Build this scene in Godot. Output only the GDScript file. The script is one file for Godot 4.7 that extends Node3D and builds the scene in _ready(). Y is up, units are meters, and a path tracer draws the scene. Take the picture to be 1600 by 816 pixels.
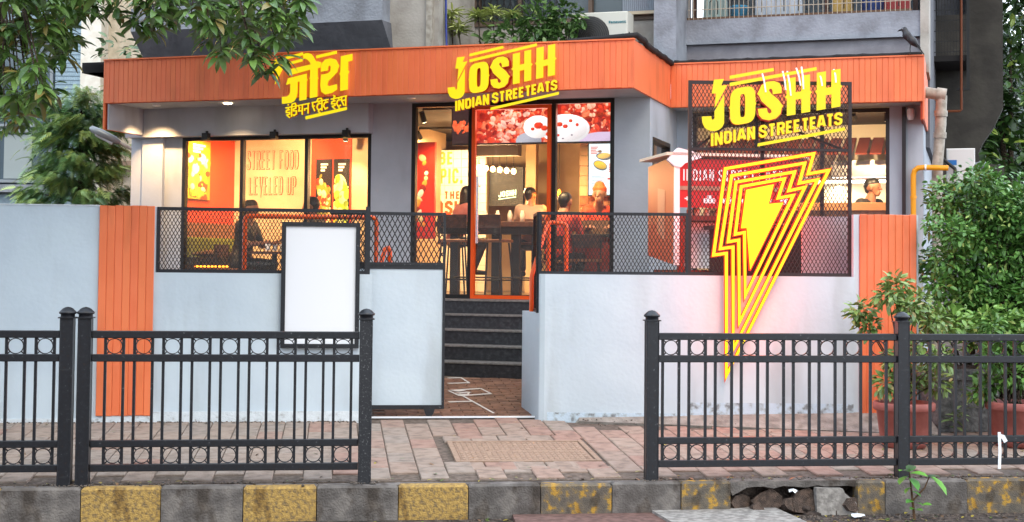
extends Node3D
# ---------------------------------------------------------------- frames: street (F), building (B), world (W)
var FR := {
	"F": Transform3D(Basis(Vector3.UP, deg_to_rad(7.0)), Vector3(0, 0, -9.79)),
	"B": Transform3D(Basis(Vector3.UP, deg_to_rad(-17.8)), Vector3(0, 0, -16.9)),
	"W": Transform3D.IDENTITY}
const SLOPE := 0.046
var taken := {}
var rng := RandomNumberGenerator.new()
var M := {}

# ---------------------------------------------------------------- mesh builder
class MB:
	var st := SurfaceTool.new()
	var o := Vector3.ZERO
	func _init(off := Vector3.ZERO) -> void:
		st.begin(Mesh.PRIMITIVE_TRIANGLES)
		st.set_smooth_group(-1)
		o = off
	func smooth(on: bool) -> void:
		st.set_smooth_group(0 if on else -1)
	func v(p: Vector3, uv := Vector2.ZERO) -> void:
		st.set_uv(uv)
		st.add_vertex(p - o)
	func tri(a: Vector3, b: Vector3, c: Vector3) -> void:   # anticlockwise seen from the front
		v(a); v(c); v(b)
	func quad(a: Vector3, b: Vector3, c: Vector3, d: Vector3) -> void:
		v(a, Vector2(0, 1)); v(c, Vector2(1, 0)); v(b, Vector2(1, 1))
		v(a, Vector2(0, 1)); v(d, Vector2(0, 0)); v(c, Vector2(1, 0))
	func hexa(p: Array) -> void:    # 0-3 the bottom anticlockwise from above, 4-7 the top
		quad(p[3], p[2], p[1], p[0]); quad(p[4], p[5], p[6], p[7])
		for i in 4:
			var j := (i + 1) % 4
			quad(p[i], p[j], p[j + 4], p[i + 4])
	func box(a: Vector3, b: Vector3) -> void:    # two opposite corners
		var l := Vector3(minf(a.x, b.x), minf(a.y, b.y), minf(a.z, b.z))
		var h := Vector3(maxf(a.x, b.x), maxf(a.y, b.y), maxf(a.z, b.z))
		hexa([Vector3(l.x, l.y, h.z), Vector3(h.x, l.y, h.z), Vector3(h.x, l.y, l.z), Vector3(l.x, l.y, l.z), Vector3(l.x, h.y, h.z), Vector3(h.x, h.y, h.z), Vector3(h.x, h.y, l.z), Vector3(l.x, h.y, l.z)])
	func bevel(a: Vector3, b: Vector3, e: float) -> void:    # box with its four vertical-to-front edges and front face chamfered (towards +z)
		var l := Vector3(minf(a.x, b.x), minf(a.y, b.y), minf(a.z, b.z))
		var h := Vector3(maxf(a.x, b.x), maxf(a.y, b.y), maxf(a.z, b.z))
		var k := [Vector3(l.x, l.y, l.z), Vector3(h.x, l.y, l.z), Vector3(h.x, h.y, l.z), Vector3(l.x, h.y, l.z)]
		var m := [Vector3(l.x, l.y, h.z - e), Vector3(h.x, l.y, h.z - e), Vector3(h.x, h.y, h.z - e), Vector3(l.x, h.y, h.z - e)]
		var f := [Vector3(l.x + e, l.y + e, h.z), Vector3(h.x - e, l.y + e, h.z), Vector3(h.x - e, h.y - e, h.z), Vector3(l.x + e, h.y - e, h.z)]
		quad(f[0], f[1], f[2], f[3])
		quad(k[3], k[2], k[1], k[0])
		for i in 4:
			var j := (i + 1) % 4
			quad(k[i], k[j], m[j], m[i]); quad(m[i], m[j], f[j], f[i])
	func tile(a: Vector3, b: Vector3, e: float) -> void:    # box with its top edges chamfered (towards +y)
		var l := Vector3(minf(a.x, b.x), minf(a.y, b.y), minf(a.z, b.z))
		var h := Vector3(maxf(a.x, b.x), maxf(a.y, b.y), maxf(a.z, b.z))
		var k := [Vector3(l.x, l.y, h.z), Vector3(h.x, l.y, h.z), Vector3(h.x, l.y, l.z), Vector3(l.x, l.y, l.z)]
		var m := [Vector3(l.x, h.y - e, h.z), Vector3(h.x, h.y - e, h.z), Vector3(h.x, h.y - e, l.z), Vector3(l.x, h.y - e, l.z)]
		var f := [Vector3(l.x + e, h.y, h.z - e), Vector3(h.x - e, h.y, h.z - e), Vector3(h.x - e, h.y, l.z + e), Vector3(l.x + e, h.y, l.z + e)]
		quad(f[0], f[1], f[2], f[3])
		for i in 4:
			var j := (i + 1) % 4
			quad(k[i], k[j], m[j], m[i]); quad(m[i], m[j], f[j], f[i])
	func bar(a: Vector3, b: Vector3, w: float, h: float, up := Vector3.UP) -> void:
		var d := (b - a).normalized()
		if absf(d.dot(up)) > 0.98:
			up = Vector3(0, 0, 1)
		var s := d.cross(up).normalized() * w * 0.5
		var u := s.cross(d).normalized() * h * 0.5
		hexa([a - s - u, a + s - u, b + s - u, b - s - u, a - s + u, a + s + u, b + s + u, b - s + u])
	func tube(pts: Array, r, n := 8, cap := true) -> void:
		smooth(true)
		var rings := []
		var side := Vector3.ZERO
		for i in pts.size():
			var p: Vector3 = pts[i]
			var d: Vector3 = (pts[mini(i + 1, pts.size() - 1)] - pts[maxi(i - 1, 0)]).normalized()
			if side == Vector3.ZERO:
				side = d.cross(Vector3.UP if absf(d.y) < 0.9 else Vector3.RIGHT).normalized()
			side = (side - d * side.dot(d)).normalized()
			var up := side.cross(d)
			var rr: float = r[i] if r is Array else r
			var ring := []
			for k in n:
				var t := TAU * k / n
				ring.append(p + (side * cos(t) + up * sin(t)) * rr)
			rings.append(ring)
		for i in rings.size() - 1:
			for k in n:
				var q := (k + 1) % n
				quad(rings[i][q], rings[i][k], rings[i + 1][k], rings[i + 1][q])
		smooth(false)
		if cap:
			for k in range(1, n - 1):
				tri(rings[0][0], rings[0][k], rings[0][k + 1])
				tri(rings[-1][0], rings[-1][k + 1], rings[-1][k])
	func lathe(c: Vector3, prof: Array, n := 16, soft := true) -> void:    # prof: [radius, height]
		smooth(soft)
		for i in prof.size() - 1:
			for k in n:
				var t0 := TAU * k / n
				var t1 := TAU * (k + 1) / n
				var a := Vector3(cos(t0), 0, -sin(t0))
				var b := Vector3(cos(t1), 0, -sin(t1))
				var r0: float = prof[i][0]; var r1: float = prof[i + 1][0]
				var y0 := Vector3(0, prof[i][1], 0); var y1 := Vector3(0, prof[i + 1][1], 0)
				quad(c + a * r0 + y0, c + b * r0 + y0, c + b * r1 + y1, c + a * r1 + y1)
		smooth(false)
	func ball(c: Vector3, r: Vector3, n := 10, m := 7) -> void:
		smooth(true)
		for i in m:
			for k in n:
				var q := []
				for e in [[i, k], [i, k + 1], [i + 1, k + 1], [i + 1, k]]:
					var ph: float = PI * e[0] / m - PI / 2
					var t: float = TAU * e[1] / n
					q.append(c + Vector3(cos(ph) * cos(t) * r.x, sin(ph) * r.y, -cos(ph) * sin(t) * r.z))
				quad(q[0], q[1], q[2], q[3])
		smooth(false)
	func plate(poly: Array, z0: float, z1: float) -> void:    # outline in x, y pushed from z0 to z1
		var pp := PackedVector2Array(poly)
		if Geometry2D.is_polygon_clockwise(pp):
			pp.reverse()
		var ix := Geometry2D.triangulate_polygon(pp)
		for i in range(0, ix.size(), 3):
			var a := pp[ix[i]]; var b := pp[ix[i + 1]]; var c := pp[ix[i + 2]]
			if (b - a).cross(c - a) < 0:
				var t := b; b = c; c = t
			tri(Vector3(a.x, a.y, z1), Vector3(b.x, b.y, z1), Vector3(c.x, c.y, z1))
			tri(Vector3(a.x, a.y, z0), Vector3(c.x, c.y, z0), Vector3(b.x, b.y, z0))
		for i in pp.size():
			var a := pp[i]; var b := pp[(i + 1) % pp.size()]
			quad(Vector3(a.x, a.y, z0), Vector3(b.x, b.y, z0), Vector3(b.x, b.y, z1), Vector3(a.x, a.y, z1))
	func slab(poly: Array, y0: float, y1: float) -> void:    # outline in x, z raised from y0 to y1
		var pp := PackedVector2Array(poly)
		if Geometry2D.is_polygon_clockwise(pp):
			pp.reverse()
		var ix := Geometry2D.triangulate_polygon(pp)
		for i in range(0, ix.size(), 3):
			var a := pp[ix[i]]; var b := pp[ix[i + 1]]; var c := pp[ix[i + 2]]
			if (b - a).cross(c - a) < 0:
				var t := b; b = c; c = t
			tri(Vector3(a.x, y1, a.y), Vector3(c.x, y1, c.y), Vector3(b.x, y1, b.y))
			tri(Vector3(a.x, y0, a.y), Vector3(b.x, y0, b.y), Vector3(c.x, y0, c.y))
		for i in pp.size():
			var a := pp[i]; var b := pp[(i + 1) % pp.size()]
			quad(Vector3(b.x, y0, b.y), Vector3(a.x, y0, a.y), Vector3(a.x, y1, a.y), Vector3(b.x, y1, b.y))
	func ring(outer: Array, inner: Array, z0: float, z1: float) -> void:    # two outlines with as many points
		var n := outer.size()
		for i in n:
			var j := (i + 1) % n
			var a: Vector2 = outer[i]; var b: Vector2 = outer[j]; var c: Vector2 = inner[j]; var d: Vector2 = inner[i]
			quad(Vector3(a.x, a.y, z1), Vector3(b.x, b.y, z1), Vector3(c.x, c.y, z1), Vector3(d.x, d.y, z1))
			quad(Vector3(d.x, d.y, z0), Vector3(c.x, c.y, z0), Vector3(b.x, b.y, z0), Vector3(a.x, a.y, z0))
			quad(Vector3(a.x, a.y, z0), Vector3(b.x, b.y, z0), Vector3(b.x, b.y, z1), Vector3(a.x, a.y, z1))
			quad(Vector3(c.x, c.y, z0), Vector3(d.x, d.y, z0), Vector3(d.x, d.y, z1), Vector3(c.x, c.y, z1))
	func ribbon(pts: Array, w: float, z0: float, z1: float, closed := false) -> void:
		var n := pts.size()
		var L := []; var R := []
		for i in n:
			var p: Vector2 = pts[i]
			var a: Vector2 = pts[(i - 1 + n) % n] if closed or i > 0 else p
			var b: Vector2 = pts[(i + 1) % n] if closed or i < n - 1 else p
			var d0 := (p - a).normalized() if p != a else (b - p).normalized()
			var d1 := (b - p).normalized() if p != b else d0
			var n0 := Vector2(-d0.y, d0.x); var n1 := Vector2(-d1.y, d1.x)
			var m := (n0 + n1).normalized() if (n0 + n1).length() > 0.05 else n0
			var k := w * 0.5 / maxf(m.dot(n0), 0.3)
			L.append(p + m * k); R.append(p - m * k)
		for i in n if closed else n - 1:
			var j := (i + 1) % n
			var a: Vector2 = R[i]; var b: Vector2 = R[j]; var c: Vector2 = L[j]; var d: Vector2 = L[i]
			quad(Vector3(a.x, a.y, z1), Vector3(b.x, b.y, z1), Vector3(c.x, c.y, z1), Vector3(d.x, d.y, z1))
			quad(Vector3(d.x, d.y, z0), Vector3(c.x, c.y, z0), Vector3(b.x, b.y, z0), Vector3(a.x, a.y, z0))
			quad(Vector3(a.x, a.y, z0), Vector3(b.x, b.y, z0), Vector3(b.x, b.y, z1), Vector3(a.x, a.y, z1))
			quad(Vector3(c.x, c.y, z0), Vector3(d.x, d.y, z0), Vector3(d.x, d.y, z1), Vector3(c.x, c.y, z1))
		if not closed:
			for e in [[0, 1], [n - 1, 0]]:
				var a: Vector2 = L[e[0]]; var b: Vector2 = R[e[0]]
				if e[1] == 0:
					var t := a; a = b; b = t
				quad(Vector3(a.x, a.y, z0), Vector3(b.x, b.y, z0), Vector3(b.x, b.y, z1), Vector3(a.x, a.y, z1))
	func done() -> ArrayMesh:
		st.generate_normals()
		return st.commit()

# ---------------------------------------------------------------- naming, things and parts
func numbered(nm: String) -> String:
	var n: int = taken.get(nm, 0)
	taken[nm] = n + 1
	return nm if n == 0 else "%s_%03d" % [nm, n]

func tag(o: Node, label: String, category: String, group := "", kind := "") -> void:
	if label: o.set_meta("label", label)
	if category: o.set_meta("category", category)
	if group: o.set_meta("group", group)
	if kind: o.set_meta("kind", kind)

func thing(nm: String, label: String, category: String, fr: String, base: Vector3, turn := 0.0, group := "") -> Node3D:
	var o := Node3D.new()
	o.name = numbered(nm)
	add_child(o)
	o.transform = FR[fr] * Transform3D(Basis(Vector3.UP, turn), base)
	tag(o, label, category, group)
	return o

func struct(nm: String, fr: String, mesh: Mesh, mat: Material, base := Vector3.ZERO) -> MeshInstance3D:
	var o := MeshInstance3D.new()
	o.name = numbered(nm); o.mesh = mesh; o.material_override = mat
	add_child(o)
	o.transform = FR[fr] * Transform3D(Basis(), base)
	o.set_meta("kind", "structure")
	return o

func part(parent: Node3D, nm: String, mesh, mat: Material, at := Vector3.ZERO, basis := Basis()) -> MeshInstance3D:
	var o := MeshInstance3D.new()
	o.name = nm
	o.mesh = mesh.done() if mesh is MB else mesh
	o.material_override = mat
	parent.add_child(o, true)
	o.transform = Transform3D(basis, at)
	return o

func solo(nm: String, label: String, category: String, fr: String, base: Vector3, mesh, mat: Material, turn := 0.0, group := "") -> MeshInstance3D:
	var o := MeshInstance3D.new()
	o.name = numbered(nm)
	o.mesh = mesh.done() if mesh is MB else mesh
	o.material_override = mat
	add_child(o)
	o.transform = FR[fr] * Transform3D(Basis(Vector3.UP, turn), base)
	tag(o, label, category, group)
	return o

func copy(src: Node3D, fr: String, base: Vector3, turn: float, label := "") -> Node3D:
	var r: Node3D = src.duplicate()
	r.name = numbered(String(src.name).rstrip("0123456789").rstrip("_"))
	add_child(r)
	r.transform = FR[fr] * Transform3D(Basis(Vector3.UP, turn), base)
	if label: r.set_meta("label", label)
	return r

func gy(z: float) -> float:    # height of the sloping footpath at z of the street frame
	return maxf(0.0, -SLOPE * z)

# ---------------------------------------------------------------- materials
func noise(sd: int, freq: float, cols: Array, offs: Array, size := 512, normal := 0.0, kind := FastNoiseLite.TYPE_SIMPLEX_SMOOTH, oct := 5) -> NoiseTexture2D:
	var n := FastNoiseLite.new()
	n.seed = sd; n.frequency = freq; n.noise_type = kind; n.fractal_octaves = oct
	var t := NoiseTexture2D.new()
	t.width = size; t.height = size; t.seamless = true; t.noise = n
	if normal > 0.0:
		t.as_normal_map = true; t.bump_strength = normal
	elif cols.size():
		var g := Gradient.new()
		g.offsets = PackedFloat32Array(offs); g.colors = PackedColorArray(cols)
		t.color_ramp = g
	return t

func mat(c: Color, rough := 0.6, metal := 0.0) -> StandardMaterial3D:
	var m := StandardMaterial3D.new()
	m.albedo_color = c; m.roughness = rough; m.metallic = metal
	return m

var bumps := {}
func rough_mat(sd: int, cols: Array, offs: Array, freq: float, metres: float, rough := 0.8, bump := 0.0, bump_freq := 0.05, size := 512) -> StandardMaterial3D:
	var m := StandardMaterial3D.new()
	m.albedo_texture = noise(sd, freq, cols, offs, size)
	m.uv1_triplanar = true; m.uv1_world_triplanar = true
	m.uv1_scale = Vector3.ONE / metres
	m.roughness = rough
	if bump > 0.0:
		m.heightmap_enabled = true
		if not bumps.has(bump_freq):
			bumps[bump_freq] = noise(77, bump_freq, [], [], 512)
		m.heightmap_texture = bumps[bump_freq]
		m.heightmap_scale = bump
	return m

func glow(c: Color, e: float, base := Color.BLACK) -> StandardMaterial3D:
	var m := mat(base if base != Color.BLACK else c, 0.5)
	m.emission_enabled = true; m.emission = c; m.emission_energy_multiplier = e
	return m

func picture(im: Image, e := 0.0, rough := 0.4) -> StandardMaterial3D:
	var m := mat(Color.WHITE, rough)
	var t := ImageTexture.create_from_image(im)
	m.albedo_texture = t
	m.texture_repeat = false
	if e > 0.0:
		m.albedo_color = Color(0.15, 0.15, 0.15)
		m.emission_enabled = true; m.emission = Color.WHITE; m.emission_operator = BaseMaterial3D.EMISSION_OP_MULTIPLY
		m.emission_texture = t; m.emission_energy_multiplier = e
	return m

func leaf_mat(c: Color, back := 0.3, rough := 0.4) -> StandardMaterial3D:
	var m := mat(c, rough)
	m.vertex_color_use_as_albedo = true
	m.backlight_enabled = true; m.backlight = Color(back, back, back)
	return m

func dab(im: Image, cx: float, cy: float, rx: float, ry: float, c: Color, ang := 0.0) -> void:
	var r := maxf(rx, ry)
	var ca := cos(ang); var sa := sin(ang)
	for y in range(maxi(0, int(cy - r)), mini(im.get_height(), int(cy + r) + 1)):
		for x in range(maxi(0, int(cx - r)), mini(im.get_width(), int(cx + r) + 1)):
			var dx := x - cx; var dy := y - cy
			var u := (dx * ca + dy * sa) / rx; var w := (-dx * sa + dy * ca) / ry
			var d := u * u + w * w
			if d < 1.0:
				im.set_pixel(x, y, c.lerp(c.darkened(0.35), clampf((u + w) * 0.4 + 0.2, 0, 1)))

func food(w: int, h: int, sd: int, bg: Color, cols: Array, n: int, big := 0.12) -> Image:
	rng.seed = sd
	var im := Image.create(w, h, false, Image.FORMAT_RGB8)
	im.fill(bg)
	for i in n:
		var r := rng.randf_range(0.25, 1.0) * big * h * (1.0 - 0.6 * i / n)
		dab(im, rng.randf_range(0.1, 0.9) * w, rng.randf_range(0.25, 1.0) * h, r, r * rng.randf_range(0.4, 1.0), cols[rng.randi() % cols.size()], rng.randf() * PI)
	return im

# ---------------------------------------------------------------- lettering
const GLYPH := {
	"I": [[0.5, 0, 0.5, 1]], "N": [[0, 0, 0, 1], [0, 1, 1, 0], [1, 0, 1, 1]], "D": [[0, 0, 0, 1, 0.7, 1, 1, 0.82, 1, 0.18, 0.7, 0, 0, 0]],
	"A": [[0, 0, 0.36, 1, 0.64, 1, 1, 0], [0.16, 0.27, 0.84, 0.27]], "S": [[1, 0.72, 1, 0.88, 0.75, 1, 0.25, 1, 0, 0.86, 0, 0.66, 1, 0.36, 1, 0.14, 0.75, 0, 0.25, 0, 0, 0.12, 0, 0.28]],
	"T": [[0, 1, 1, 1], [0.5, 0, 0.5, 1]], "R": [[0, 0, 0, 1, 0.75, 1, 1, 0.88, 1, 0.6, 0.75, 0.48, 0, 0.48], [0.55, 0.48, 1, 0]],
	"E": [[1, 1, 0, 1, 0, 0, 1, 0], [0, 0.5, 0.85, 0.5]], "B": [[0, 0, 0, 1, 0.7, 1, 0.95, 0.88, 0.95, 0.62, 0.7, 0.52, 0, 0.52], [0.7, 0.52, 1, 0.4, 1, 0.12, 0.7, 0, 0, 0]],
	"P": [[0, 0, 0, 1, 0.75, 1, 1, 0.88, 1, 0.58, 0.75, 0.46, 0, 0.46]], "C": [[1, 0.72, 1, 0.86, 0.75, 1, 0.25, 1, 0, 0.84, 0, 0.16, 0.25, 0, 0.75, 0, 1, 0.14, 1, 0.28]],
	"H": [[0, 0, 0, 1], [1, 0, 1, 1], [0, 0.5, 1, 0.5]], "F": [[1, 1, 0, 1, 0, 0], [0, 0.5, 0.8, 0.5]], "O": [[0.25, 0, 0, 0.16, 0, 0.84, 0.25, 1, 0.75, 1, 1, 0.84, 1, 0.16, 0.75, 0, 0.25, 0]],
	"L": [[0, 1, 0, 0, 1, 0]], "V": [[0, 1, 0.5, 0, 1, 1]], "U": [[0, 1, 0, 0.16, 0.25, 0, 0.75, 0, 1, 0.16, 1, 1]], "J": [[1, 1, 1, 0.16, 0.75, 0, 0.25, 0, 0, 0.16, 0, 0.35]], ".": [[0.5, 0, 0.5, 0.18]]}

func glyphs(mb: MB, s: String, x: float, y: float, w: float, h: float, sw: float, gap: float, shear: float, z0: float, z1: float, wide := {}) -> float:
	var x0 := x
	for ch in s:
		if ch == " ":
			x += w * 0.55
			continue
		var cw: float = wide.get(ch, sw if ch in "I." else w)
		var k := 0
		for g in GLYPH[ch]:
			var pts := []
			for i in range(0, g.size(), 2):
				var px: float = x + sw * 0.5 + g[i] * (cw - sw)
				var py: float = g[i + 1]
				var yy := sw * 0.5 + py * (h - sw)
				if ch in "INHTRVP." and (py == 0.0 or py == 1.0) and not (ch == "T" and g.size() == 4 and g[1] == g[3]) and not (ch in "RP" and py == 1.0):
					yy = py * h
				pts.append(Vector2(px, y + yy + shear * (px - x0)))
			mb.ribbon(pts, sw, z0, z1 + k * 0.0012)
			k += 1
		x += cw + gap
	return x

func px(a: Array, ox: float, oy: float, k: float) -> Array:    # flat list of outline measurements to points
	var r := []
	for i in range(0, a.size(), 2):
		r.append(Vector2((a[i] - ox) * k, (oy - a[i + 1]) * k))
	return r

func round_o(cx: float, cy: float, rx: float, ry: float, e: float, spur: float, sh: float) -> Array:
	var r := []
	for i in 40:
		var t := TAU * i / 40.0
		var c := cos(t); var s := sin(t)
		var x := signf(c) * pow(absf(c), e) * rx
		var y := signf(s) * pow(absf(s), e) * ry
		if i == 0 or i == 20:
			x += signf(c) * spur
		elif spur > 0 and (i in [1, 39, 19, 21]):
			y = signf(s) * 12.0
		r.append(Vector2(cx + x, cy + y - sh * x))
	return r

func raised(parent: Node3D, nm: String, poly: Array, z0: float, z1: float) -> void:    # a lit face on a deeper orange body
	var f := MB.new(); f.plate(poly, z1 - 0.012, z1)
	var p := part(parent, nm, f, M.sign_face)
	var grown := Geometry2D.offset_polygon(PackedVector2Array(poly), 0.009, Geometry2D.JOIN_MITER)
	var b := MB.new()
	for g in grown:
		if not Geometry2D.is_polygon_clockwise(g):
			b.plate(Array(g), z0, z1 - 0.004)
	part(p, "letter_body", b, M.sign_side)

func logo(fr: String, base: Vector3, label: String, k: float) -> void:
	var t := thing("illuminated_sign", label, "sign", fr, base)
	var S := func(a): return px(a, 93, 540, k)
	raised(t, "lightning_mark", S.call([185, 150, 260, 143, 238, 195, 285, 190, 190, 365, 200, 255, 168, 255]), 0, 0.06)
	raised(t, "letter", S.call([262, 262, 262, 480, 248, 510, 225, 530, 195, 540, 165, 540, 138, 532, 115, 515, 99, 480, 93, 432, 165, 428, 167, 448, 173, 455, 183, 453, 190, 443, 190, 390]), 0, 0.06)
	var oo := []; var oi := []
	for q in round_o(403, 345, 97, 140, 0.55, 6, 0.17): oo.append(Vector2((q.x - 93) * k, (540 - q.y) * k))
	for q in round_o(402, 345, 20, 88, 0.5, 0, 0.17): oi.append(Vector2((q.x - 93) * k, (540 - q.y) * k))
	var f := MB.new(); f.ring(oo, oi, 0.048, 0.06)
	var p := part(t, "letter", f, M.sign_face)
	var b := MB.new(); b.ring(oo, oi, 0, 0.046)
	part(p, "letter_body", b, M.sign_side)
	raised(t, "letter", S.call([697, 247, 697, 205, 680, 172, 640, 156, 585, 162, 545, 187, 526, 228, 512, 255, 528, 272, 545, 310, 590, 350, 618, 375, 622, 393, 607, 405, 592, 395, 585, 363, 518, 370, 525, 415, 550, 445, 600, 456, 655, 440, 690, 405, 697, 362, 710, 345, 694, 328, 670, 295, 620, 255, 601, 230, 606, 216, 620, 214, 628, 228, 630, 257]), 0, 0.06)
	raised(t, "letter", S.call([735, 137, 803, 125, 803, 240, 847, 232, 847, 114, 912, 103, 912, 224, 927, 238, 914, 254, 914, 387, 848, 398, 848, 288, 803, 296, 803, 409, 738, 420, 738, 292, 722, 277, 736, 262]), 0, 0.06)
	raised(t, "letter", S.call([965, 90, 1033, 78, 1033, 205, 1075, 197, 1075, 70, 1143, 58, 1143, 178, 1158, 192, 1143, 207, 1143, 345, 1076, 357, 1076, 253, 1031, 261, 1031, 365, 963, 377, 965, 248, 951, 232, 965, 218]), 0, 0.06)
	raised(t, "stripe", S.call([305, 118, 635, 55, 641, 78, 305, 143]), 0, 0.05)
	raised(t, "stripe", S.call([305, 172, 962, 45, 966, 69, 305, 198]), 0, 0.05)
	raised(t, "stripe", S.call([520, 630, 1180, 501, 1180, 526, 517, 654]), 0, 0.05)
	var wd := {"I": 20.0 * k, "E": 52.0 * k, "A": 68.0 * k}
	for w in [["INDIAN", 165, 655, 8.5], ["STREET", 530, 591, 6.0], ["EATS", 915, 523, 1.5]]:
		var word: String = w[0]
		var x: float = (w[1] - 93) * k
		var y0: float = (540 - w[2]) * k
		var xs := x
		for ch in word:
			var cw: float = wd.get(ch, 62.0 * k)
			var g := MB.new()
			glyphs(g, ch, x, y0 + 0.176 * (x - xs), 60.0 * k, 96.0 * k, 19.0 * k, 0, 0.176, 0.03, 0.042, wd)
			var lt := part(t, "small_letter", g, M.sign_face)
			var g2 := MB.new()
			glyphs(g2, ch, x - 0.002, y0 - 0.003 + 0.176 * (x - xs), 60.0 * k + 0.004, 96.0 * k + 0.006, 19.0 * k + 0.004, 0, 0.176, 0, 0.026, {"I": 20.0 * k + 0.004, "E": 52.0 * k + 0.004, "A": 68.0 * k + 0.004})
			part(lt, "letter_body", g2, M.sign_side)
			x += cw + float(w[3]) * k

func hindi_sign(fr: String, base: Vector3, k: float) -> void:
	var t := thing("illuminated_sign", "yellow lit Devanagari letters with red sides, partly behind mango leaves", "sign", fr, base)
	var S := func(a): return px(a, 48, 582, k).map(func(q): return Vector2(q.x, q.y * 0.92 - 0.03 * q.x))
	raised(t, "lightning_mark", S.call([62, 152, 150, 132, 122, 205, 168, 198, 75, 392, 90, 285, 48, 275]), 0, 0.06)
	for q in [[178, 118, 345, 76, 345, 103, 178, 143], [178, 180, 342, 137, 342, 164, 178, 206], [478, 108, 678, 62, 680, 91, 480, 136], [380, 705, 784, 610, 786, 638, 384, 735]]:
		raised(t, "stripe", S.call(q), 0, 0.05)
	raised(t, "letter", S.call([222, 243, 432, 196, 415, 168, 392, 147, 372, 138, 355, 140, 352, 96, 378, 86, 404, 84, 432, 94, 455, 122, 478, 166, 530, 172, 525, 226, 497, 233, 497, 320, 507, 331, 497, 344, 497, 512, 425, 527, 425, 345, 416, 333, 425, 320, 425, 246, 205, 306]), 0, 0.06)
	raised(t, "letter", S.call([205, 333, 390, 287, 390, 335, 400, 347, 390, 360, 390, 540, 322, 552, 322, 362, 300, 368, 300, 470, 291, 520, 270, 556, 235, 575, 150, 584, 147, 516, 198, 512, 222, 492, 230, 470, 230, 384, 188, 396]), 0, 0.06)
	raised(t, "letter", S.call([530, 267, 535, 190, 570, 150, 625, 137, 676, 150, 695, 188, 710, 210, 698, 237, 690, 270, 652, 312, 602, 362, 594, 398, 612, 410, 688, 390, 690, 442, 640, 475, 575, 490, 538, 465, 527, 402, 534, 298, 600, 285, 624, 262, 628, 218, 612, 205, 600, 222, 597, 255]), 0, 0.06)
	raised(t, "letter", S.call([725, 119, 835, 95, 835, 160, 795, 170, 795, 255, 808, 268, 795, 290, 795, 441, 722, 456, 722, 312, 713, 290, 722, 268]), 0, 0.06)
	var AI := [[4, 100, 58, 100], [32, 100, 32, 80], [50, 76, 14, 72, 14, 52, 46, 48, 46, 30, 20, 26, 36, 6, 50, -6]]
	var TA := [[2, 100, 62, 100], [34, 100, 34, 84], [58, 76, 24, 74, 14, 44, 32, 10, 56, 22]]
	var SA := [[2, 100, 66, 100], [54, 100, 54, 0], [14, 100, 14, 62, 54, 62], [16, 60, 38, 8]]
	var chars := [
		[172, 722, AI + [[32, 120, 32, 132]]], [228, 712, [[2, 100, 66, 100], [10, 100, 10, 0], [10, 104, 16, 128, 44, 130, 54, 104], [52, 100, 52, 78, 28, 74, 28, 56, 58, 52, 58, 20, 34, 8, 24, 20]]],
		[296, 698, [[2, 100, 60, 100], [48, 100, 48, 0], [10, 88, 22, 78, 14, 44, 48, 40]]], [354, 686, [[2, 100, 62, 100], [48, 100, 48, 0], [48, 54, 14, 54, 14, 34]]],
		[434, 668, [[2, 100, 44, 100], [12, 100, 12, 62, 34, 62], [14, 60, 34, 10]]], [474, 660, TA + [[28, -2, 44, -14, 60, -32]]], [526, 650, [[2, 100, 22, 100], [12, 100, 12, 0], [12, 104, 4, 126, -26, 128, -38, 106]]], [540, 647, TA],
		[620, 634, AI + [[32, 104, 44, 124, 28, 134]]], [668, 623, TA + [[34, 2, 54, -22]]], [716, 612, SA]]
	for c in chars:
		var g := MB.new(); var b := MB.new()
		var i := 0
		for s in c[2]:
			var pts := []
			for q in range(0, s.size(), 2):
				var X: float = c[0] + s[q]
				pts.append(Vector2((X - 48) * k, (582 - (c[1] - s[q + 1] * 0.98) + 0.2 * s[q]) * k * 0.92 - 0.03 * (X - 48) * k))
			g.ribbon(pts, 11.0 * k, 0.03, 0.04 + i * 0.001)
			b.ribbon(pts, 14.0 * k, 0, 0.022 + i * 0.001)
			i += 1
		part(part(t, "small_letter", g, M.sign_face), "letter_body", b, M.sign_side)

# ---------------------------------------------------------------- small builders
func wire_mesh(mb: MB, x0: float, y0: float, x1: float, y1: float, z: float, pw: float, ph: float, w: float) -> void:
	for sg in [1.0, -1.0]:
		var s: float = sg * ph / pw
		var run := (y1 - y0) / absf(s)
		var c := x0 - run if sg > 0 else x0
		while c < (x1 if sg > 0 else x1 + run):
			# y - y0 = s * (x - c)
			var xa: float = maxf(x0, c if sg > 0 else c - run)
			var xb: float = minf(x1, c + run if sg > 0 else c)
			if xb - xa > 0.004:
				mb.bar(Vector3(xa, y0 + s * (xa - c), z + sg * 0.0015), Vector3(xb, y0 + s * (xb - c), z + sg * 0.0015), w, 0.004, Vector3(0, 0, 1))
			c += pw

func frame_rect(mb: MB, x0: float, y0: float, x1: float, y1: float, z0: float, z1: float, w: float) -> void:
	mb.box(Vector3(x0, y0, z0), Vector3(x0 + w, y1, z1)); mb.box(Vector3(x1 - w, y0, z0), Vector3(x1, y1, z1))
	mb.box(Vector3(x0 + w, y1 - w, z0), Vector3(x1 - w, y1, z1)); mb.box(Vector3(x0 + w, y0, z0), Vector3(x1 - w, y0 + w, z1))

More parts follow.
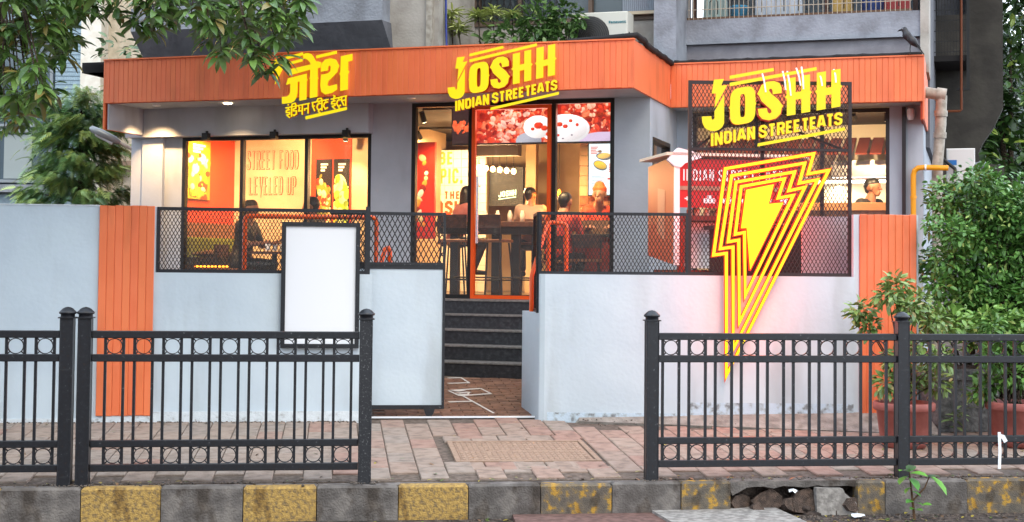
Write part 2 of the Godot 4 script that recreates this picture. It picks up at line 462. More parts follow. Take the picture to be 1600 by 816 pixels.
func boards(parent: Node3D, nm: String, x0: float, x1: float, y0: float, y1: float, z: float, pitch: float, mats: Array) -> void:
	var n := int(round((x1 - x0) / pitch))
	var p := (x1 - x0) / n
	var b := MB.new(); b.bevel(Vector3(-p * 0.5 + 0.0006, y0, 0), Vector3(p * 0.5 - 0.0006, y1, 0.014), 0.0045)
	var mesh := b.done()
	for i in n:
		part(parent, nm, mesh, mats[rng.randi() % mats.size()], Vector3(x0 + (i + 0.5) * p, rng.randf_range(-0.003, 0.003), z))

func blob(mb: MB, bones: Array, cell: float, k: float) -> void:    # joined tapered capsules, meshed as surface nets
	var lo := Vector3.INF; var hi := -Vector3.INF
	for b in bones:
		var r: float = maxf(b[2], b[3]) + k + cell * 2
		for p in [b[0], b[1]]:
			lo = lo.min(p - Vector3.ONE * r); hi = hi.max(p + Vector3.ONE * r)
	var n := Vector3i(((hi - lo) / cell).ceil()) + Vector3i.ONE
	var f := PackedFloat32Array(); f.resize(n.x * n.y * n.z); f.fill(9.0)
	for b in bones:
		var a: Vector3 = b[0]; var c: Vector3 = b[1]; var ra: float = b[2]; var rc: float = b[3]
		var r := maxf(ra, rc) + k + cell * 1.5
		var i0 := Vector3i(((a.min(c) - Vector3.ONE * r - lo) / cell).floor()).max(Vector3i.ZERO)
		var i1 := Vector3i(((a.max(c) + Vector3.ONE * r - lo) / cell).ceil()).min(n - Vector3i.ONE)
		var d := c - a
		var dd := maxf(d.length_squared(), 1e-9)
		for z in range(i0.z, i1.z + 1):
			for y in range(i0.y, i1.y + 1):
				for x in range(i0.x, i1.x + 1):
					var p := lo + Vector3(x, y, z) * cell
					var t := clampf((p - a).dot(d) / dd, 0, 1)
					var q := (p - a - d * t).length() - lerpf(ra, rc, t)
					var ix := x + n.x * (y + n.y * z)
					var g := f[ix]
					var h := maxf(k - absf(g - q), 0.0) / k
					f[ix] = minf(g, q) - h * h * k * 0.25
	var at := {}
	var off := [0, 1, n.x, n.x + 1, n.x * n.y, n.x * n.y + 1, n.x * n.y + n.x, n.x * n.y + n.x + 1]
	var ed := [[0, 1], [2, 3], [4, 5], [6, 7], [0, 2], [1, 3], [4, 6], [5, 7], [0, 4], [1, 5], [2, 6], [3, 7]]
	for z in n.z - 1:
		for y in n.y - 1:
			for x in n.x - 1:
				var ix := x + n.x * (y + n.y * z)
				var s := 0
				for e in 8:
					if f[ix + off[e]] < 0: s += 1
				if s == 0 or s == 8: continue
				var sum := Vector3.ZERO; var cnt := 0
				for e in ed:
					var u: float = f[ix + off[e[0]]]; var w: float = f[ix + off[e[1]]]
					if (u < 0) != (w < 0):
						var t := u / (u - w)
						var p0 := Vector3(e[0] & 1, (e[0] >> 1) & 1, e[0] >> 2); var p1 := Vector3(e[1] & 1, (e[1] >> 1) & 1, e[1] >> 2)
						sum += p0.lerp(p1, t); cnt += 1
				at[ix] = lo + (Vector3(x, y, z) + sum / cnt) * cell
	mb.smooth(true)
	var st := [1, n.x, n.x * n.y]
	for ix in at:
		for ax in 3:
			var u: int = st[(ax + 1) % 3]; var w: int = st[(ax + 2) % 3]
			var g0: float = f[ix]
			var g1: float = f[ix + st[ax]]
			if (g0 < 0) == (g1 < 0): continue
			if not (at.has(ix - u) and at.has(ix - w) and at.has(ix - u - w)): continue
			var q := [at[ix - u - w], at[ix - w], at[ix], at[ix - u]]
			if g0 < 0: mb.quad(q[0], q[1], q[2], q[3])
			else: mb.quad(q[3], q[2], q[1], q[0])
	mb.smooth(false)

func hand_on(mb: MB, w: Vector3, dir: Vector3, side: Vector3) -> void:    # palm, four bent fingers and a thumb
	var dn := Vector3(0, -1, 0)
	mb.tube([w - dir * 0.02, w + dir * 0.04, w + dir * 0.085], [0.026, 0.036, 0.03], 8)
	for i in 4:
		var s := side * (0.027 - 0.018 * i)
		var l: float = [0.065, 0.078, 0.072, 0.055][i]
		var p := w + dir * 0.08 + s
		mb.tube([p, p + dir * l * 0.55 + dn * 0.006, p + dir * l * 0.9 + dn * 0.03], [0.0095, 0.0085, 0.006], 6)
	var th := w + dir * 0.03 + side * 0.03
	mb.tube([th, th + (dir + side).normalized() * 0.035, th + dir * 0.055 + side * 0.035 + dn * 0.012], [0.012, 0.010, 0.007], 6)

func person(label: String, fr: String, base: Vector3, turn: float, o: Dictionary) -> Node3D:
	var t := thing("person", label, "person", fr, base, turn, o.get("group", ""))
	t.scale = Vector3.ONE * float(o.get("size", 1.0))
	var sit: bool = o.get("sit", 0.0) > 0.0
	var s: float = o.sit if sit else o.get("stand", 0.86)
	var le: float = o.get("lean", 0.06)
	var look: float = o.get("look", 0.0)
	var hip := Vector3(0, s + 0.09, 0)
	var chest := hip + Vector3(0, 0.34, le * 0.7)
	var nk := hip + Vector3(0, 0.53, le)
	var hd := hip + Vector3(0, 0.67, le + 0.05 + maxf(0.0, le - 0.1))
	var skin := []; var top := []; var low := []; var shoe := []
	top += [[hip + Vector3(-0.06, 0.02, 0), hip + Vector3(0.06, 0.02, 0), 0.125, 0.125], [hip, chest, 0.125, 0.135], [chest + Vector3(-0.1, 0.06, 0), chest + Vector3(0.1, 0.06, 0), 0.1, 0.1], [nk + Vector3(-0.15, -0.05, -0.01), nk + Vector3(0.15, -0.05, -0.01), 0.062, 0.062]]
	low += [[hip + Vector3(-0.07, -0.03, 0), hip + Vector3(0.07, -0.03, 0), 0.125, 0.125]]
	skin += [[nk + Vector3(0, -0.04, 0), hd, 0.058, 0.055], [chest, nk, 0.1, 0.06]]
	var hands := MB.new()
	for sd in [-1.0, 1.0]:
		var sh := nk + Vector3(0.18 * sd, -0.06, -0.01)
		var el: Vector3; var wr: Vector3
		if o.get("arms", "table") == "table":
			el = sh + Vector3(0.05 * sd, -0.25, 0.11); wr = el + Vector3(-0.09 * sd, 0.02, 0.22)
		else:
			el = sh + Vector3(0.05 * sd, -0.27, 0.05); wr = el + Vector3(-0.04 * sd, -0.14, 0.2)
		top += [[sh, sh.lerp(el, 0.8 if o.get("short", true) else 1.0), 0.06, 0.05]]
		if not o.get("short", true): top += [[el, wr, 0.05, 0.04]]
		skin += [[sh, el, 0.048, 0.04], [el, wr, 0.041, 0.028]]
		hand_on(hands, wr, (wr - el).normalized(), Vector3(-sd, 0, 0))
		var hj := hip + Vector3(0.09 * sd, -0.03, 0)
		var kn: Vector3; var an: Vector3
		if sit:
			kn = Vector3(0.11 * sd, s + 0.05, 0.42); an = Vector3(0.1 * sd, maxf(0.09, s - 0.37), 0.34 if s < 0.6 else 0.28)
		else:
			kn = Vector3(0.1 * sd, 0.48, 0.03); an = Vector3(0.1 * sd, 0.09, -0.02)
		low += [[hj, kn, 0.092, 0.066], [kn, an + Vector3(0, 0.04, 0), 0.064, 0.048]]
		skin += [[kn, an, 0.04, 0.034]]
		shoe += [[an + Vector3(0, -0.04, -0.03), an + Vector3(0.01 * sd, -0.05, 0.15), 0.042, 0.035]]
	var b := MB.new()
	blob(b, skin, 0.018, 0.05)
	var fw := Vector3(sin(look), 0, cos(look)); var rt := Vector3(cos(look), 0, -sin(look))
	var hb := [[hd + Vector3(0, 0.035, 0) - fw * 0.02, hd + Vector3(0, 0.03, 0) + fw * 0.02, 0.086, 0.08], [hd + fw * 0.03 + Vector3(0, -0.03, 0), hd + fw * 0.055 + Vector3(0, -0.065, 0), 0.058, 0.04],
		[hd + fw * 0.095 + Vector3(0, 0.02, 0), hd + fw * 0.112 + Vector3(0, -0.012, 0), 0.009, 0.013], [hd + fw * 0.088 + Vector3(0, -0.048, 0) - rt * 0.02, hd + fw * 0.088 + Vector3(0, -0.048, 0) + rt * 0.02, 0.009, 0.009],
		[hd + rt * 0.082 + Vector3(0, 0.02, 0), hd + rt * 0.084 + Vector3(0, -0.015, 0), 0.016, 0.011], [hd - rt * 0.082 + Vector3(0, 0.02, 0), hd - rt * 0.084 + Vector3(0, -0.015, 0), 0.016, 0.011]]
	blob(b, hb, 0.009, 0.02)
	b.st.append_from(hands.done(), 0, Transform3D())
	part(t, "body", b, o.skin)
	for e in [-1.0, 1.0]:
		var ey := MB.new(); ey.ball(hd + fw * 0.083 + rt * 0.032 * e + Vector3(0, 0.015, 0), Vector3.ONE * 0.011, 8, 5)
		part(t, "eye", ey, M.black)
	var c := MB.new(); blob(c, top, 0.018, 0.05); part(t, "shirt", c, o.top)
	c = MB.new(); blob(c, low, 0.018, 0.04); part(t, "trousers", c, o.low)
	c = MB.new(); blob(c, shoe, 0.014, 0.02); part(t, "shoes", c, M.black)
	var hr := [[hd + Vector3(0, 0.06, 0) - fw * 0.03, hd + Vector3(0, 0.07, 0) + fw * 0.012, 0.086, 0.076], [hd - fw * 0.055 + Vector3(0, 0.03, 0), hd - fw * 0.06 + Vector3(0, -0.02, 0), 0.07, 0.05]]
	if o.get("long", false):
		hr += [[hd - fw * 0.06 + rt * 0.03, hd - fw * 0.1 + rt * 0.03 + Vector3(0, -0.25, 0), 0.06, 0.045], [hd - fw * 0.06 - rt * 0.03, hd - fw * 0.1 - rt * 0.03 + Vector3(0, -0.27, 0), 0.06, 0.04]]
	if o.has("cap"):
		hr += [[hd + Vector3(0, 0.1, 0), hd + Vector3(0, 0.12, 0), 0.09, 0.07]]
	c = MB.new(); blob(c, hr, 0.011, 0.03); part(t, "cap" if o.has("cap") else "hair", c, o.get("cap", M.hair))
	return t

func make_materials() -> void:
	M.sign_face = glow(Color(1.0, 0.91, 0.0), 0.30, Color(0.50, 0.42, 0.02))
	M.sign_side = glow(Color(0.95, 0.12, 0.02), 0.05, Color(0.55, 0.08, 0.015))
	M.neon = glow(Color(1.0, 0.91, 0.02), 0.5, Color(0.50, 0.42, 0.02))
	M.neon_back = glow(Color(1.0, 0.16, 0.0), 0.24, Color(0.6, 0.10, 0.03))
	M.wall = rough_mat(3, [Color(0.75, 0.802, 0.835), Color(0.778, 0.828, 0.858)], [0.3, 0.7], 0.006, 3.0, 0.8, 0.16, 0.11)
	M.skirt = rough_mat(4, [Color(0.66, 0.67, 0.67), Color(0.80, 0.83, 0.845), Color(0.84, 0.87, 0.885)], [0.15, 0.33, 0.8], 0.03, 1.2, 0.9, 0.4, 0.11)
	M.foot = rough_mat(15, [Color(0.50, 0.52, 0.53), Color(0.66, 0.71, 0.735), Color(0.73, 0.80, 0.85), Color(0.75, 0.815, 0.865)], [0.2, 0.34, 0.5, 0.8], 0.025, 1.4, 0.9, 0.3, 0.11)
	M.facade = rough_mat(5, [Color(0.655, 0.68, 0.715), Color(0.69, 0.715, 0.75)], [0.3, 0.7], 0.008, 3.0, 0.75, 0.12, 0.11)
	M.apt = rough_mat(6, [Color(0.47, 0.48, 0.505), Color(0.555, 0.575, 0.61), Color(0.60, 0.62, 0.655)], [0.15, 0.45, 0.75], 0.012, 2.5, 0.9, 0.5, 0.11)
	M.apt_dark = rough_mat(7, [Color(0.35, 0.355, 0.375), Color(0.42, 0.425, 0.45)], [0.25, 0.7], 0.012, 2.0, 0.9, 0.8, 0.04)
	M.apt_beige = rough_mat(8, [Color(0.56, 0.53, 0.495), Color(0.655, 0.63, 0.595), Color(0.70, 0.675, 0.64)], [0.15, 0.45, 0.75], 0.01, 2.5, 0.9, 0.4, 0.11)
	M.orange = []
	for i in 4:
		var m := rough_mat(20 + i, [Color(0.905, 0.45 + 0.006 * i, 0.275), Color(0.925, 0.475 + 0.006 * i, 0.30)], [0.3, 0.7], 0.01, 1.7, 0.45, 0.06, 0.04, 256)
		M.orange.append(m)
	M.orange_back = mat(Color(0.72, 0.27, 0.13), 0.7)
	M.pipe_orange = mat(Color(0.90, 0.34, 0.08), 0.35)
	M.iron = rough_mat(9, [Color(0.17, 0.125, 0.105), Color(0.095, 0.10, 0.118), Color(0.11, 0.116, 0.136), Color(0.145, 0.15, 0.17), Color(0.40, 0.40, 0.40)], [0.16, 0.24, 0.6, 0.84, 0.90], 0.035, 0.7, 0.4)
	M.iron_worn = rough_mat(10, [Color(0.12, 0.125, 0.14), Color(0.16, 0.165, 0.18), Color(0.42, 0.42, 0.42)], [0.2, 0.74, 0.82], 0.05, 0.5, 0.45)
	M.frame = mat(Color(0.085, 0.08, 0.08), 0.4)
	M.mesh = mat(Color(0.10, 0.09, 0.095), 0.5)
	M.mesh_brown = mat(Color(0.17, 0.10, 0.10), 0.5)
	M.black = mat(Color(0.05, 0.05, 0.055), 0.5)
	M.glass = mat(Color(1, 1, 1, 0.04), 0.02); M.glass.transparency = BaseMaterial3D.TRANSPARENCY_ALPHA
	M.white = mat(Color(0.93, 0.945, 0.96), 0.35)
	M.step = rough_mat(11, [Color(0.125, 0.135, 0.155), Color(0.18, 0.19, 0.215), Color(0.27, 0.28, 0.29)], [0.2, 0.6, 0.95], 0.03, 0.9, 0.55, 0.2, 0.04)
	M.step_edge = rough_mat(12, [Color(0.36, 0.355, 0.35), Color(0.46, 0.455, 0.45)], [0.3, 0.7], 0.03, 0.8, 0.7)
	M.steel = mat(Color(0.75, 0.75, 0.76), 0.25, 0.9)
	M.tiles = []
	for q in [[0.59, 0.525, 0.475], [0.595, 0.515, 0.46], [0.60, 0.50, 0.445], [0.605, 0.485, 0.43], [0.58, 0.525, 0.48], [0.60, 0.53, 0.475]]:
		var a := Color(q[0], q[1], q[2])
		M.tiles.append(rough_mat(30 + M.tiles.size(), [a.darkened(0.16), a, a.lightened(0.08)], [0.15, 0.5, 0.9], 0.03, 1.1, 0.85, 0.3, 0.11, 256))
	M.grout = rough_mat(40, [Color(0.33, 0.285, 0.25), Color(0.44, 0.39, 0.35)], [0.3, 0.7], 0.03, 1.0, 0.95, 0.5, 0.04)
	M.concrete = rough_mat(41, [Color(0.44, 0.42, 0.395), Color(0.56, 0.54, 0.51), Color(0.63, 0.61, 0.58)], [0.15, 0.5, 0.85], 0.012, 1.3, 0.95, 0.6, 0.11)
	M.kerb = rough_mat(42, [Color(0.33, 0.31, 0.295), Color(0.40, 0.38, 0.365), Color(0.49, 0.465, 0.44)], [0.2, 0.5, 0.85], 0.012, 1.1, 0.92, 0.5, 0.11)
	M.yellow = rough_mat(43, [Color(0.42, 0.36, 0.28), Color(0.55, 0.455, 0.29), Color(0.655, 0.53, 0.29), Color(0.74, 0.61, 0.34)], [0.1, 0.32, 0.52, 0.85], 0.05, 0.9, 0.9, 0.5, 0.11)
	M.yellow_worn = rough_mat(44, [Color(0.34, 0.32, 0.29), Color(0.42, 0.38, 0.33), Color(0.50, 0.42, 0.28), Color(0.72, 0.55, 0.20)], [0.2, 0.52, 0.64, 0.78], 0.014, 0.7, 0.9, 0.5, 0.11)
	M.dirt = rough_mat(45, [Color(0.15, 0.12, 0.105), Color(0.27, 0.225, 0.20), Color(0.38, 0.33, 0.295)], [0.2, 0.5, 0.85], 0.02, 1.2, 1.0, 3.0, 0.04)
	M.stone_pink = rough_mat(46, [Color(0.36, 0.26, 0.235), Color(0.46, 0.345, 0.31)], [0.3, 0.7], 0.02, 0.9, 0.9, 0.5, 0.04)
	M.slab = rough_mat(47, [Color(0.48, 0.46, 0.44), Color(0.62, 0.60, 0.575)], [0.3, 0.7], 0.02, 0.9, 0.9, 0.6, 0.04)
	M.stone_brown = rough_mat(49, [Color(0.23, 0.19, 0.165), Color(0.37, 0.305, 0.265)], [0.3, 0.7], 0.02, 0.6, 0.95, 1.0, 0.11)
	M.sand = rough_mat(48, [Color(0.58, 0.485, 0.415), Color(0.64, 0.54, 0.46)], [0.3, 0.7], 0.02, 0.7, 0.9, 0.4, 0.04)
	M.court = []
	for q in [[0.45, 0.31, 0.235], [0.50, 0.35, 0.27], [0.41, 0.285, 0.22], [0.53, 0.385, 0.30]]:
		var a := Color(q[0], q[1], q[2])
		M.court.append(rough_mat(50 + M.court.size(), [a.darkened(0.2), a, a.lightened(0.1)], [0.2, 0.5, 0.9], 0.03, 0.8, 0.75, 0.2, 0.04, 256))
	M.cream = rough_mat(55, [Color(0.78, 0.66, 0.50), Color(0.82, 0.70, 0.54)], [0.3, 0.7], 0.01, 2.0, 0.8)
	M.warm_white = mat(Color(0.88, 0.84, 0.76), 0.6)
	M.red_wall = mat(Color(0.84, 0.25, 0.05), 0.6)
	M.red = mat(Color(0.68, 0.09, 0.11), 0.45)
	M.red_brown = mat(Color(0.42, 0.11, 0.07), 0.5)
	M.ceiling = mat(Color(0.30, 0.29, 0.285), 0.9)
	M.wood = rough_mat(56, [Color(0.50, 0.30, 0.16), Color(0.62, 0.40, 0.23)], [0.3, 0.7], 0.02, 0.9, 0.5)
	M.wood_dark = rough_mat(57, [Color(0.25, 0.14, 0.09), Color(0.36, 0.21, 0.13)], [0.3, 0.7], 0.02, 0.9, 0.5)
	M.floor = rough_mat(58, [Color(0.36, 0.30, 0.25), Color(0.45, 0.38, 0.31)], [0.3, 0.7], 0.02, 1.2, 0.35)
	M.green = mat(Color(0.45, 0.47, 0.08), 0.7)
	M.skin = mat(Color(0.60, 0.40, 0.29), 0.55); M.skin.subsurf_scatter_enabled = true; M.skin.subsurf_scatter_strength = 0.1
	M.hair = mat(Color(0.045, 0.035, 0.03), 0.45)
	M.gas = mat(Color(0.90, 0.60, 0.06), 0.35)
	M.pvc = rough_mat(59, [Color(0.55, 0.52, 0.47), Color(0.70, 0.67, 0.62)], [0.3, 0.7], 0.02, 1.2, 0.5)
	M.ac = mat(Color(0.80, 0.79, 0.745), 0.5)
	M.bark = rough_mat(60, [Color(0.17, 0.135, 0.10), Color(0.31, 0.26, 0.20)], [0.3, 0.7], 0.03, 0.6, 0.95, 1.5, 0.04)
	M.pot = rough_mat(61, [Color(0.54, 0.29, 0.26), Color(0.62, 0.36, 0.325)], [0.3, 0.7], 0.015, 0.9, 0.6)
	M.planter = rough_mat(62, [Color(0.28, 0.28, 0.28), Color(0.42, 0.42, 0.415)], [0.3, 0.7], 0.015, 0.8, 0.9, 0.8, 0.04)
	M.leaf = leaf_mat(Color.WHITE, 0.35, 0.35)
	M.bulb = glow(Color(1.0, 0.80, 0.50), 6.0)
	M.spot = glow(Color(1.0, 0.88, 0.68), 8.0)
	var runs := streaks(5, Color(0.89, 0.885, 0.875), 0.0, 0.5, 0.22)
	var hard := streaks(6, Color(0.70, 0.66, 0.62), 0.08, 0.42, 0.5)
	for k in [M.wall, M.facade, M.apt, M.apt_beige] + M.orange: soil(k, runs)
	for k in [M.kerb, M.yellow, M.yellow_worn, M.concrete]: soil(k, hard)
	M.membrane = mat(Color(0.09, 0.08, 0.085), 0.8)

func streaks(sd: int, dirt: Color, lo: float, hi: float, stretch: float) -> ImageTexture:    # vertical runs of dirt, as a tint to multiply by
	var n := FastNoiseLite.new(); n.seed = sd; n.frequency = 0.012; n.fractal_octaves = 5
	var im := Image.create(384, 384, false, Image.FORMAT_RGB8)
	for y in 384:
		for x in 384:
			var u := x / 384.0; var w := y / 384.0
			var a := lerpf(n.get_noise_2d(x, y * stretch), n.get_noise_2d(x - 384, y * stretch), u)
			var c := lerpf(n.get_noise_2d(x, (y - 384) * stretch), n.get_noise_2d(x - 384, (y - 384) * stretch), u)
			im.set_pixel(x, y, Color.WHITE.lerp(dirt, smoothstep(lo, hi, lerpf(a, c, w))))
	return ImageTexture.create_from_image(im)

func soil(m: StandardMaterial3D, t: Texture2D) -> void:
	m.detail_enabled = true; m.detail_blend_mode = BaseMaterial3D.BLEND_MODE_MUL; m.detail_albedo = t

# ---------------------------------------------------------------- light
func omni(parent: Node3D, at: Vector3, c: Color, e: float, r := 0.05) -> void:
	var l := OmniLight3D.new(); l.name = "lamp_light"
	l.light_color = c; l.light_energy = e; l.light_size = r; l.omni_range = 12; l.omni_attenuation = 2; l.shadow_enabled = true
	parent.add_child(l, true); l.position = at

func spot(parent: Node3D, at: Vector3, to: Vector3, c: Color, e: float, ang := 40.0) -> void:
	var l := SpotLight3D.new(); l.name = "lamp_light"
	l.light_color = c; l.light_energy = e; l.light_size = 0.04; l.spot_range = 12; l.spot_attenuation = 2; l.spot_angle = ang; l.spot_angle_attenuation = 0.6; l.shadow_enabled = true
	parent.add_child(l, true)
	l.position = at
	l.basis = Basis.looking_at(to - at, Vector3.UP if absf((to - at).normalized().y) < 0.98 else Vector3.RIGHT)

func area(parent: Node3D, at: Vector3, to: Vector3, size: Vector2, c: Color, e: float) -> void:
	var l := AreaLight3D.new(); l.name = "lamp_light"
	l.light_color = c; l.light_energy = e; l.area_size = size; l.area_range = 12; l.area_attenuation = 2; l.shadow_enabled = true
	parent.add_child(l, true)
	l.position = at
	l.basis = Basis.looking_at(to - at, Vector3.UP if absf((to - at).normalized().y) < 0.98 else Vector3.RIGHT)

const WARM := Color(1.0, 0.80, 0.56)

func _ready() -> void:
	# ---- camera, sky, sun, exposure
	var cam := Camera3D.new(); cam.name = "camera"
	cam.projection = Camera3D.PROJECTION_FRUSTUM
	cam.near = 0.05; cam.far = 400.0
	cam.size = 0.05 * 816.0 / 2230.0
	cam.frustum_offset = Vector2(0, -0.05 * 78.0 / 2230.0)
	add_child(cam)
	cam.position = Vector3(0, 1.46, 0)
	cam.rotation = Vector3(atan(85.0 / 2230.0), 0, deg_to_rad(0.55))
	var sky_m := ProceduralSkyMaterial.new()
	sky_m.sky_top_color = Color(0.84, 0.90, 0.98); sky_m.sky_horizon_color = Color(0.94, 0.96, 0.98); sky_m.sky_curve = 0.2
	sky_m.ground_bottom_color = Color(0.30, 0.29, 0.28); sky_m.ground_horizon_color = Color(0.55, 0.55, 0.54)
	sky_m.sky_energy_multiplier = 1.1; sky_m.ground_energy_multiplier = 0.6
	sky_m.sun_angle_max = 0.0
	var sky := Sky.new(); sky.sky_material = sky_m
	var env := Environment.new()
	env.background_mode = Environment.BG_SKY; env.sky = sky
	env.tonemap_mode = Environment.TONE_MAPPER_LINEAR
	env.tonemap_exposure = 3.0
	env.sdfgi_enabled = true; env.ssao_enabled = true; env.ssil_enabled = true
	var we := WorldEnvironment.new(); we.name = "world_environment"; we.environment = env
	add_child(we)
	var sun := DirectionalLight3D.new(); sun.name = "sun"
	sun.light_color = Color(1.0, 0.97, 0.92); sun.light_energy = 0.2; sun.light_angular_distance = 30.0; sun.shadow_enabled = true
	add_child(sun)
	sun.basis = Basis.looking_at(Vector3(-0.25, -0.85, -0.65), Vector3.UP)

	rng.seed = 11
	make_materials()
	setting()
	shop_building()
	upper_building()
	walls_and_gate()
	interior()
	signs()
	railings()
	terrace()
	far_buildings()
	side_yard()
	plants()
	trees()
	small_things()

# ---------------------------------------------------------------- setting
func setting() -> void:
	var b := MB.new()
	b.quad(Vector3(-150, -0.245, 60), Vector3(150, -0.245, 60), Vector3(150, -0.245, -250), Vector3(-150, -0.245, -250))
	struct("road", "F", b.done(), M.dirt)
	b = MB.new()
	var p := []
	for y in [-0.3, -0.016]:
		for q in [[-9, -0.06], [9, -0.06], [9, -14], [-9, -14]]:
			p.append(Vector3(q[0], y - SLOPE * q[1] if y > -0.1 else y, q[1]))
	b.hexa(p)
	var pave := struct("pavement", "F", b.done(), M.grout)
	rng.seed = 5
	var tm := []
	for v in 3:
		var t := MB.new(); t.tile(Vector3(-0.097, -0.03, -0.196 + 0.004 * v), Vector3(0.097, 0.0, 0.194), 0.006)
		tm.append(t.done())
	var tilt := Basis(Vector3.RIGHT, atan(SLOPE))
	for r in 7:
		for c in 46:
			var x := -4.1 + c * 0.2
			var z := -0.29 - r * 0.395 - (0.2 if c % 2 else 0.0)
			if z < -2.75 or (z < -2.55 and x < 0.3 and x > -0.9 and r == 6): continue
			if z < -2.15 and x > 0.75 and x < 3.25: continue
			if z > -1.75 and z < -0.5 and x > -0.32 and x < 0.78: continue
			var red := clampf(0.25 + (x + 1.5) * 0.22, 0.1, 0.85)
			var m = M.tiles[[2, 3, 1][rng.randi() % 3]] if rng.randf() < red else M.tiles[[0, 4, 5][rng.randi() % 3]]
			part(pave, "tile", tm[rng.randi() % 3], m, Vector3(x, -SLOPE * z + rng.randf_range(-0.002, 0.001), z), tilt * Basis(Vector3.UP, rng.randf_range(-0.008, 0.008)) * Basis(Vector3(0, 0, 1), rng.randf_range(-0.006, 0.006)))
	# rows of shorter tiles round the manhole
	for i in 5:
		for z in [-0.52, -1.68]:
			var t := MB.new(); t.tile(Vector3(-0.107, -0.03, -0.14), Vector3(0.107, 0, 0.14), 0.006)
			part(pave, "tile", t, M.tiles[rng.randi() % 6], Vector3(-0.22 + i * 0.222, -SLOPE * z, z), tilt)
	# the kerb: painted blocks
	b = MB.new(); b.box(Vector3(-9, -0.3, -0.06), Vector3(1.515, -0.02, 0.04)); b.box(Vector3(2.425, -0.3, -0.06), Vector3(9, -0.02, 0.04))
	var kerb := struct("kerb", "F", b.done(), M.kerb)
	var ks := [-4.6, -4.1, -3.33, -2.82, -2.31, -1.78, -1.30, -0.76, -0.29, 0.20, 0.69, 1.17, 1.52]
	var km := [M.kerb, M.yellow, M.kerb, M.yellow, M.kerb, M.yellow, M.kerb, M.yellow, M.kerb, M.yellow_worn, M.kerb, M.yellow_worn]
	for i in km.size():
		kerb_block(kerb, ks[i], ks[i + 1], km[i])
	for q in [[2.42, 2.62, M.yellow_worn], [2.62, 3.22, M.kerb], [3.22, 3.75, M.yellow_worn], [3.75, 4.4, M.kerb], [4.4, 5.0, M.yellow]]:
		kerb_block(kerb, q[0], q[1], q[2])
	# the broken stretch: a thin overhanging lip, loose stones and a fallen slab in the hollow
	b = MB.new(); b.box(Vector3(1.515, -0.3, -0.3), Vector3(2.425, -0.03, -0.05))
	for i in 22:
		var q := Vector3(1.53 + i * 0.041, -0.245 + rng.randf_range(0.0, 0.05), rng.randf_range(-0.04, 0.09))
		b.ball(q, Vector3(rng.randf_range(0.04, 0.08), rng.randf_range(0.02, 0.05), rng.randf_range(0.04, 0.07)), 8, 5)
	part(kerb, "soil_bank", b, M.dirt)
	var lip := [Vector2(1.50, -0.014), Vector2(2.44, -0.012)]
	var xx := 2.44
	while xx > 1.52:
		lip.append(Vector2(xx, -0.045 - rng.randf() * 0.022 - (0.05 if xx < 1.62 else 0.0)))
		xx -= rng.randf_range(0.05, 0.12)
	b = MB.new(); b.plate(lip, -0.06, 0.075); part(kerb, "broken_lip", b, M.kerb)
	for q in [[1.60, 0.10, 0.02], [1.80, 0.12, 0.03], [1.95, 0.07, 0.06], [2.06, 0.13, 0.05], [2.38, 0.07, 0.10], [1.70, 0.05, 0.12]]:
		b = MB.new()
		var out := []
		for k in 7: out.append(Vector2(cos(TAU * k / 7 + 0.4), sin(TAU * k / 7 + 0.4) * 0.75) * float(q[1]) * rng.randf_range(0.75, 1.1))
		b.plate(out, -0.05, 0.03)
		part(kerb, "loose_stone", b, M.stone_brown, Vector3(q[0], -0.20 + q[1] * 0.3, q[2]), Basis(Vector3.UP, rng.randf_range(-0.5, 0.5)) * Basis(Vector3.RIGHT, rng.randf_range(-0.3, 0.1)))
	b = MB.new(); b.plate([Vector2(2.13, -0.26), Vector2(2.44, -0.26), Vector2(2.41, -0.16), Vector2(2.36, -0.12), Vector2(2.33, -0.095), Vector2(2.315, -0.065), Vector2(2.125, -0.058)], 0.05, 0.12)
	part(kerb, "fallen_slab", b, M.slab)
	# brown paving of the entrance court
	b = MB.new()
	p = []
	for y in [0.0, 1.0]:
		for q in [[-1.0, -2.78], [1.2, -2.78], [1.9, -6.3], [-1.2, -6.3]]:
			p.append(Vector3(q[0], -0.05 if y == 0.0 else -SLOPE * q[1] - 0.006, q[1]))
	b.hexa(p)
	var court := struct("court_paving", "F", b.done(), M.grout)
	var bm := MB.new(); bm.tile(Vector3(-0.097, -0.02, -0.047), Vector3(0.097, 0, 0.047), 0.004)
	var bmesh := bm.done()
	for r in 27:
		for c in 10:
			var z := -2.86 - r * 0.1
			var x := -0.75 + c * 0.2 + (0.1 if r % 2 else 0.0)
			if x > 0.6 - (z + 2.8) * 0.2: continue
			part(court, "brick", bmesh, M.court[rng.randi() % 4], Vector3(x, -SLOPE * z + 0.004 + rng.randf_range(-0.002, 0.002), z), tilt)
	# concrete fillet along the foot of the wall on the right, bare ground beyond it
	b = MB.new()
	b.hexa([Vector3(0.5, 0.05, -12.44), Vector3(3.6, 0.05, -11.95), Vector3(3.6, 0.05, -12.5), Vector3(0.5, 0.05, -12.5), Vector3(0.6, 0.12, -12.40), Vector3(3.6, 0.088, -11.95), Vector3(3.6, 0.235, -12.47), Vector3(0.6, 0.165, -12.47)])
	struct("concrete_apron", "W", b.done(), M.concrete)
	b = MB.new()
	b.hexa([Vector3(3.55, 0.02, -1.9), Vector3(9, 0.02, -1.9), Vector3(9, 0.02, -9), Vector3(3.55, 0.02, -9), Vector3(3.55, gy(-1.9) + 0.008, -1.9), Vector3(9, gy(-1.9) + 0.008, -1.9), Vector3(9, gy(-9) + 0.008, -9), Vector3(3.55, gy(-9) + 0.008, -9)])
	struct("bare_ground", "F", b.done(), M.dirt)

